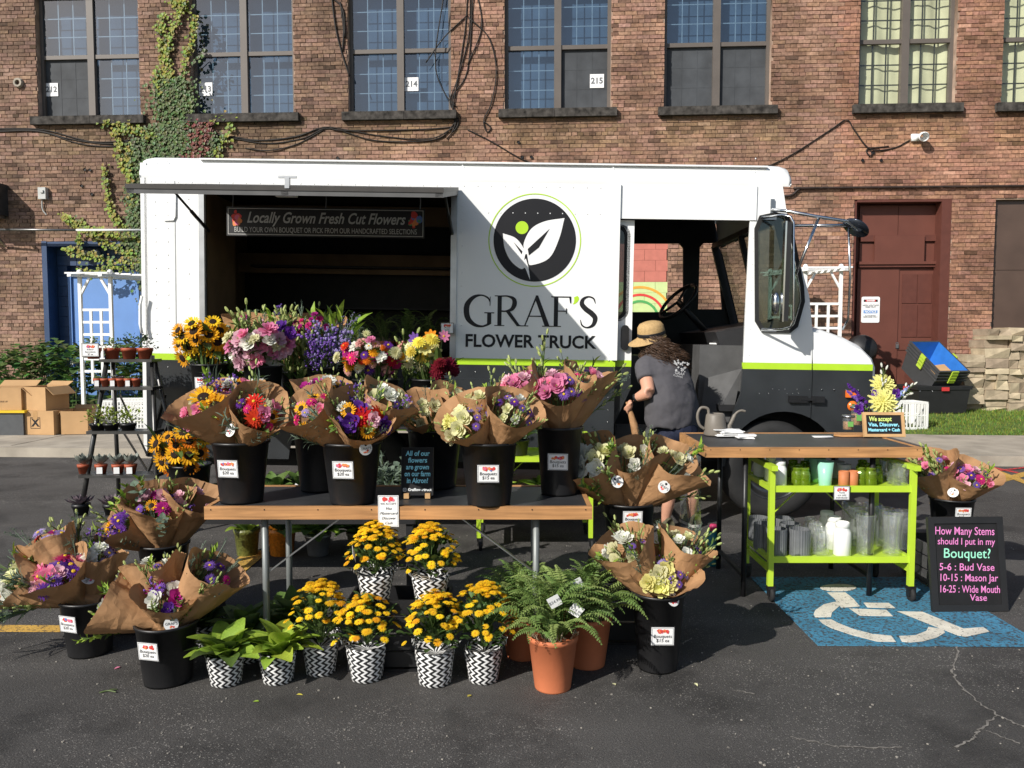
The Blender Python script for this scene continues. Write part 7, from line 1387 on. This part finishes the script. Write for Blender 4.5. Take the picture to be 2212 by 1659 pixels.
while x < sx1:
    cw = rr.uniform(.22, .42); z = zb_; zt_ = ztop - rr.uniform(0, .12) - (.30 if x < sx0 + .2 else 0)
    while z < zt_:
        h_ = rr.uniform(.06, .17); n = 1 if rr.random() < .6 else 2; xx = x
        for k in range(n):
            w_ = cw / n - .008; b = MB(); vs = []
            for (sx_, sy_, sz_) in ((-1, -1, -1), (1, -1, -1), (1, 1, -1), (-1, 1, -1), (-1, -1, 1), (1, -1, 1), (1, 1, 1), (-1, 1, 1)): vs.append((sx_ * w_ / 2 + rr.uniform(-.01, .01), sy_ * .25 + rr.uniform(-.04, .04), sz_ * h_ / 2 + rr.uniform(-.006, .006)))
            b.add(vs, [(0, 3, 2, 1), (4, 5, 6, 7), (0, 1, 5, 4), (1, 2, 6, 5), (2, 3, 7, 6), (3, 0, 4, 7)]); o = b.build('stone', SM, st_); o.location = (xx + cw / n / 2, -.95 + rr.uniform(-.05, .05), z + h_ / 2); xx += cw / n
        z += h_ + .004
    x += cw + rr.uniform(.0, .03)
p = W(1868, 752, -.5); b = MB(); b.lathe([(.001, .0), (.2, .02), (.25, .10), (.27, .2), (.28, .22), (.25, .22), (.2, .05), (.001, .04)], 28, 0, Matrix.Translation((p.x, -.45, p.z)) @ Euler((1.25 + PI, 0, 0)).to_matrix().to_4x4() @ Matrix.Translation((0, 0, -.1))); b.tube([(p.x - .16, -.4, p.z), (p.x - .2, -.3, .3)], .02, 6); b.tube([(p.x + .16, -.4, p.z), (p.x + .2, -.3, .3)], .02, 6)
o = b.build('wheelbarrow_tub', BT, None, True); o.location = BF.loc; o.rotation_euler = BF.eul; tag(o, 'black wheelbarrow tub tipped up against the wall behind the hood', 'wheelbarrow')
# faint stock inside the truck
for i, (u, y, k) in enumerate(((880, 7.0, 0), (930, 7.1, 1), (830, 7.2, 0), (770, 7.3, 1), (620, 7.6, 0), (560, 7.5, 1))):
    c = V(at(u, 720, y).x, y, 1.27); o = fern(['bushy fern inside the truck by the hatch frame', 'second fern inside the truck against the hatch frame', 'fern inside the truck behind the zinnias', 'fern inside the truck behind the herbs', 'fern deep inside the truck behind kraft wraps', 'fern deep inside the truck by the plywood side'][i], c, .10, .2, 26, .42, 200 + i)
b = MB(); f1 = TF.inv(V(-2, 7.2, 1.262)); b.b2((ox0 + .0, .35, f1.z - .04), (ox1 + .02, 1.4, f1.z - .003)); b.build('inner_bench', DARK, trk)
# ------------------------------------------------------------------ person at the cab door
SKIN = mat('skin', (.58, .30, .20), .5, .4, var=.05); TEE = mat('grey_tshirt', (.085, .082, .09), .9, .15, var=.05, scale=40, bump=.12, bscale=160); DEN = mat('navy_denim', (.018, .022, .042), .8, .2, var=.25, scale=60, bump=.2, bscale=200); HAIR = mat('brown_hair', (.065, .034, .018), .45, .4, var=.3, scale=20); STRAW = mat('straw', (.44, .29, .13), .7, .3, var=.15, scale=60, bump=.4, bscale=180)
PO = gnd(1462, 1142); PO = V(PO.x, 6.22, 0)
def pp(u, v, y): return at(u, v, y) - PO
per = thing('person', 'person in straw hat, grey t-shirt and navy shorts bending into the cab doorway', 'person', PO)
def body(name, parts, m, vox, sm=6):
    b = MB(); [f_(b) for f_ in parts]; o = b.build(name, m, per, True); r = o.modifiers.new('r', 'REMESH'); r.mode = 'VOXEL'; r.voxel_size = vox; r.use_smooth_shade = True; s = o.modifiers.new('s', 'SMOOTH'); s.iterations = sm; s.factor = .5; return o
def limb(P, R_): return lambda b: b.tube(spline(P, 5), [x.x for x in spline([(q, 0, 0) for q in R_], 5)], 14)
def ell(c, r_, sc_, R=None): return lambda b: b.ball(c, r_, 16, 10, 0, sc_, R)
fL, fR = pp(1437, 1130, 6.16), pp(1494, 1128, 6.30); fL.z = .075; fR.z = .075
kL, kR = pp(1447, 1040, 6.14), pp(1494, 1040, 6.27); hL, hR = pp(1432, 945, 6.2), pp(1482, 945, 6.26); pel = (hL + hR) / 2 + V(0, 0, .05)
wai, che, nek, hed = pp(1452, 868, 6.2), pp(1432, 800, 6.26), pp(1414, 768, 6.32), pp(1407, 735, 6.36)
sL, eL, wL = pp(1392, 795, 6.20), pp(1402, 848, 6.03), pp(1371, 861, 6.12); sR, eR, wR = pp(1462, 792, 6.32), pp(1476, 850, 6.42), pp(1440, 868, 6.5)
hand = wL + V(-.03, .03, -.05)
fing = []
for i, (dx, L_) in enumerate(((.0, .06), (.012, .07), (.022, .068), (.03, .055))):
    a = hand + V(-.012 + dx * .5, -.015 + dx, -.02); fing.append(limb([a, a + V(-.012, .01, -L_ * .55), a + V(.008, .025, -L_)], [.0095, .0088, .007]))
th_ = limb([wL + V(-.02, -.012, -.025), hand + V(-.038, -.01, -.02), hand + V(-.045, .02, -.045)], [.011, .0095, .0075])
body('body', [limb([hL, (hL + kL) / 2 + V(0, -.01, 0), kL, (kL * .55 + fL * .45) + V(0, -.025, 0), fL], [.095, .078, .055, .053, .034]), limb([hR, (hR + kR) / 2, kR, (kR * .55 + fR * .45) + V(0, -.025, 0), fR], [.095, .078, .055, .053, .034]), limb([pel, wai, che + V(0, .02, -.05), nek], [.13, .10, .08, .045]), limb([nek, hed], [.052, .055]), ell(hed, .1, (.78, .92, 1.12)), ell(hed + V(-.06, .06, -.03), .02, (1.3, 1, 1)),
    limb([sL, (sL + eL) / 2, eL], [.062, .056, .047]), limb([eL, (eL + wL) / 2, wL], [.048, .043, .029]), ell(hand, .042, (.55, .75, 1.05)), limb([sR, eR, wR], [.058, .048, .03]), limb([fL + V(0, 0, -.0), fL + V(-.0, .09, -.045)], [.035, .03]), limb([fR, fR + V(0, .09, -.045)], [.035, .03])] + fing + [th_], SKIN, .0105, 4)
def torso(b):
    secs = [(pp(1454, 922, 6.22), .222, .175), (pp(1453, 900, 6.21), .228, .18), (pp(1450, 865, 6.2), .218, .17), (pp(1442, 828, 6.22), .21, .16), (pp(1432, 797, 6.25), .205, .145), (pp(1424, 778, 6.28), .175, .12), (pp(1418, 766, 6.30), .10, .08), (pp(1415, 758, 6.32), .065, .062)]
    vs = []; fs = []; n = 24
    for k, (c, a, d_) in enumerate(secs):
        for i in range(n): g = 2 * PI * i / n; vs.append(c + V(a * math.cos(g), d_ * math.sin(g) - .06 * math.cos(g) * 0 + a * .25 * math.cos(g), 0) + V(0, 0, .012 * math.sin(5 * g + k * 1.7) * (k < 5)))
    for k in range(len(secs) - 1):
        for i in range(n): fs.append((k * n + i, k * n + (i + 1) % n, (k + 1) * n + (i + 1) % n, (k + 1) * n + i))
    fs += [tuple(range(n))[::-1], tuple((len(secs) - 1) * n + i for i in range(n))]; b.add(vs, fs)
mL = sL + (eL - sL) * .52; mR = sR + (eR - sR) * .5
tee = body('tshirt', [torso, limb([sL + V(.04, .03, .02), sL, mL], [.085, .082, .078]), limb([sR + V(-.05, 0, 0), sR, mR], [.09, .078, .072])], TEE, .012, 5)
def folds():
    tex = bpy.data.textures.new('cloth', 'CLOUDS'); tex.noise_scale = .14; d = tee.modifiers.new('d', 'DISPLACE'); d.texture = tex; d.strength = .03; d.mid_level = .5
folds()
SHM = (hL + kL) / 2 + V(0, 0, .0); SHR = (hR + kR) / 2
body('shorts', [limb([pel + V(0, 0, .08), pel, pel + V(0, 0, -.06)], [.165, .185, .16]), limb([hL, SHM], [.125, .108]), limb([hR, SHR], [.125, .108]), ell(pel + V(-.05, -.09, -.02), .1, (1, .8, 1.1)), ell(pel + V(.07, -.07, -.02), .1, (1, .8, 1.1))], DEN, .013, 5)
hr = MB(); rr = random.Random(8)
for i in range(800):
    d = rdir(rr, 1.75); a = hed + V(d.x * .085, d.y * .10 , d.z * .1 - .01)
    if d.x < -.45 and d.y > .1: continue
    L_ = rr.uniform(.12, .22); g0 = rr.uniform(0, 6); P = []
    out = V(d.x * .05 + .03, d.y * .04 - .03, 0)
    for k in range(10): t = k / 9; P.append(a + out * (t * 1.9) + V(.02 * math.cos(g0 + k * 1.7) + .06 * t * t, .02 * math.sin(g0 + k * 1.7), -L_ * t))
    hr.tube(P, [.0024] * 7 + [.0022, .0018, .001], 3)
tag(hr.build('hair', HAIR, per, True), kind=None)
hat = link('straw_hat', None, per, hed + V(0, 0, .045)); hat.rotation_euler = (.12, -.22, .35); hat.scale = (.94, .94, .94)
b = MB(); b.lathe([(.108, -.01), (.109, .03), (.103, .075), (.085, .10), (.05, .112), (.001, .115)], 28); b.v = [(x * 1.08, y, z) for x, y, z in b.v]; b.build('crown', STRAW, hat, True)
b = MB(); b.lathe([(.1105, -.004), (.1125, .005), (.112, .02), (.1095, .026)], 28); b.v = [(x * 1.08, y, z) for x, y, z in b.v]; b.build('hat_band', INK, hat, True)
b = MB(); vs = []; fs = []; n = 28
for i in range(n + 1):
    g = 2 * PI * i / n; q = max(0, -math.cos(g)); L_ = .012 + .08 * q ** .9
    for k in range(3): t = k / 2; rad = .107 + L_ * t; vs.append((rad * 1.08 * math.cos(g), rad * math.sin(g), -.008 - .03 * t * (1 + q) + .012 * t * t))
for i in range(n):
    for k in range(2): q = i * 3 + k; fs.append((q, q + 3, q + 4, q + 1))
b.add(vs, fs); b.build('brim', STRAW, hat, True)
SHOE = mat('olive_sneaker', (.10, .095, .06), .8, .2, var=.3, scale=60); SOLE = mat('shoe_sole', (.6, .58, .52), .7)
for f_ in (fL, fR):
    s = link('shoe', None, per, (f_.x, f_.y + .05, 0)); s.rotation_euler = (0, 0, .25)
    b = MB(); P = [(-.115, .038, .075), (-.09, .042, .088), (-.03, .042, .08), (.03, .045, .06), (.09, .047, .045), (.13, .035, .032), (.145, .012, .02)]; vs = []; fs = []; n = 12
    for (y, hw, hh_) in P:
        for i in range(n): g = PI * i / (n - 1); vs.append((hw * math.cos(g), y, .022 + hh_ * math.sin(g) ** .8))
    for k in range(len(P) - 1):
        for i in range(n - 1): fs.append((k * n + i, k * n + i + 1, (k + 1) * n + i + 1, (k + 1) * n + i))
    fs.append(tuple(range(n))); b.add(vs, fs); b.build('upper', SHOE, s, True)
    b = MB(); me = flat([[(x, y) for y, x, _ in P] + [(-x, y) for y, x, _ in P[::-1]]], .022); me.materials.append(SOLE); link('sole', me, s)
b = MB(); d = (wL - eL).normalized(); b.tube([wL - d * .03, wL - d * .005], .034, 14); b.build('wrist_watch', INK, per, True)
tx = link('shirt_print', None, per, pp(1470, 800, 6.02)); tx.rotation_euler = (.12, .25, .18)
def shirtprint():
    m = mat('shirt_white_print', (.6, .6, .6), .8); r = random.Random(3); b = MB()
    for i in range(26):
        px, pz, q = r.uniform(-.07, .05), r.uniform(-.01, .07), r.uniform(.004, .011); b.add([(px + q * math.cos(2 * PI * j / 5), -.001, pz + q * math.sin(2 * PI * j / 5)) for j in range(5)], [tuple(range(5))])
    b.build('floral_print', m, tx); text('GRAF', .032, m, tx, (0, -.001, -.025)); text('FLOWER', .02, m, tx, (-.005, -.001, -.048))
shirtprint()
o = thing('paper_roll', 'sheet of brown kraft paper held in the hand of the person', 'paper', PO + hand); b = MB(); b.tube([V(-.02, .03, .02), V(.03, .0, -.15), V(.09, -.03, -.42)], [.012, .03, .045], 10); b.build('paper', KRAFT, o, True)

# ------------------------------------------------------------------ litter on the asphalt
p = gnd(215, 1496, .003); b = MB(); b.tube(spline([p, p + V(.03, .01, .004), p + V(.07, .0, .003)], 4), .003, 5); leaf(b, p + V(.03, .01, .004), (1, .6, .1), .04, .012); tag(b.build('fallen_sprig', STEM), 'short green stem fallen on the open asphalt', 'stem')
rr = random.Random(77); b = MB()
for i in range(900):
    x, y = rr.uniform(-3.2, 4.2), rr.uniform(2.3, 6); s = rr.uniform(.0015, .0045); b.box((x, y, s * .4), (s * 2, s * 1.6, s), 0, Euler((0, 0, rr.uniform(0, 3))).to_matrix())
tag(b.build('grit', mat('pale_grit', (.25, .23, .2), .9, var=.5), None), 'scattered pale grit on the asphalt', 'grit', kind='stuff')
for i, (u, v, c_) in enumerate(((640, 1500, 'yellow'), (1010, 1505, 'yellow'), (1330, 1480, 'cream'), (560, 1515, 'lime'), (260, 1440, 'pink'), (1500, 1475, 'cream'))):
    p = gnd(u, v, .004); b = MB(); leaf(b, (0, 0, 0), (math.cos(i), math.sin(i), .1), .028, .016); o = b.build('fallen_petal', LEAFL if c_ == 'lime' else PC[c_]); o.location = p; tag(o, ['yellow petal on the asphalt before the foil pots', 'yellow petal on the asphalt before the last mum', 'cream petal on the asphalt by the terracotta fern pots', 'lime leaf scrap on the asphalt before the hostas', 'pink petal on the asphalt between two buckets', 'cream petal on the asphalt past the tall lone bucket'][i], 'petal')
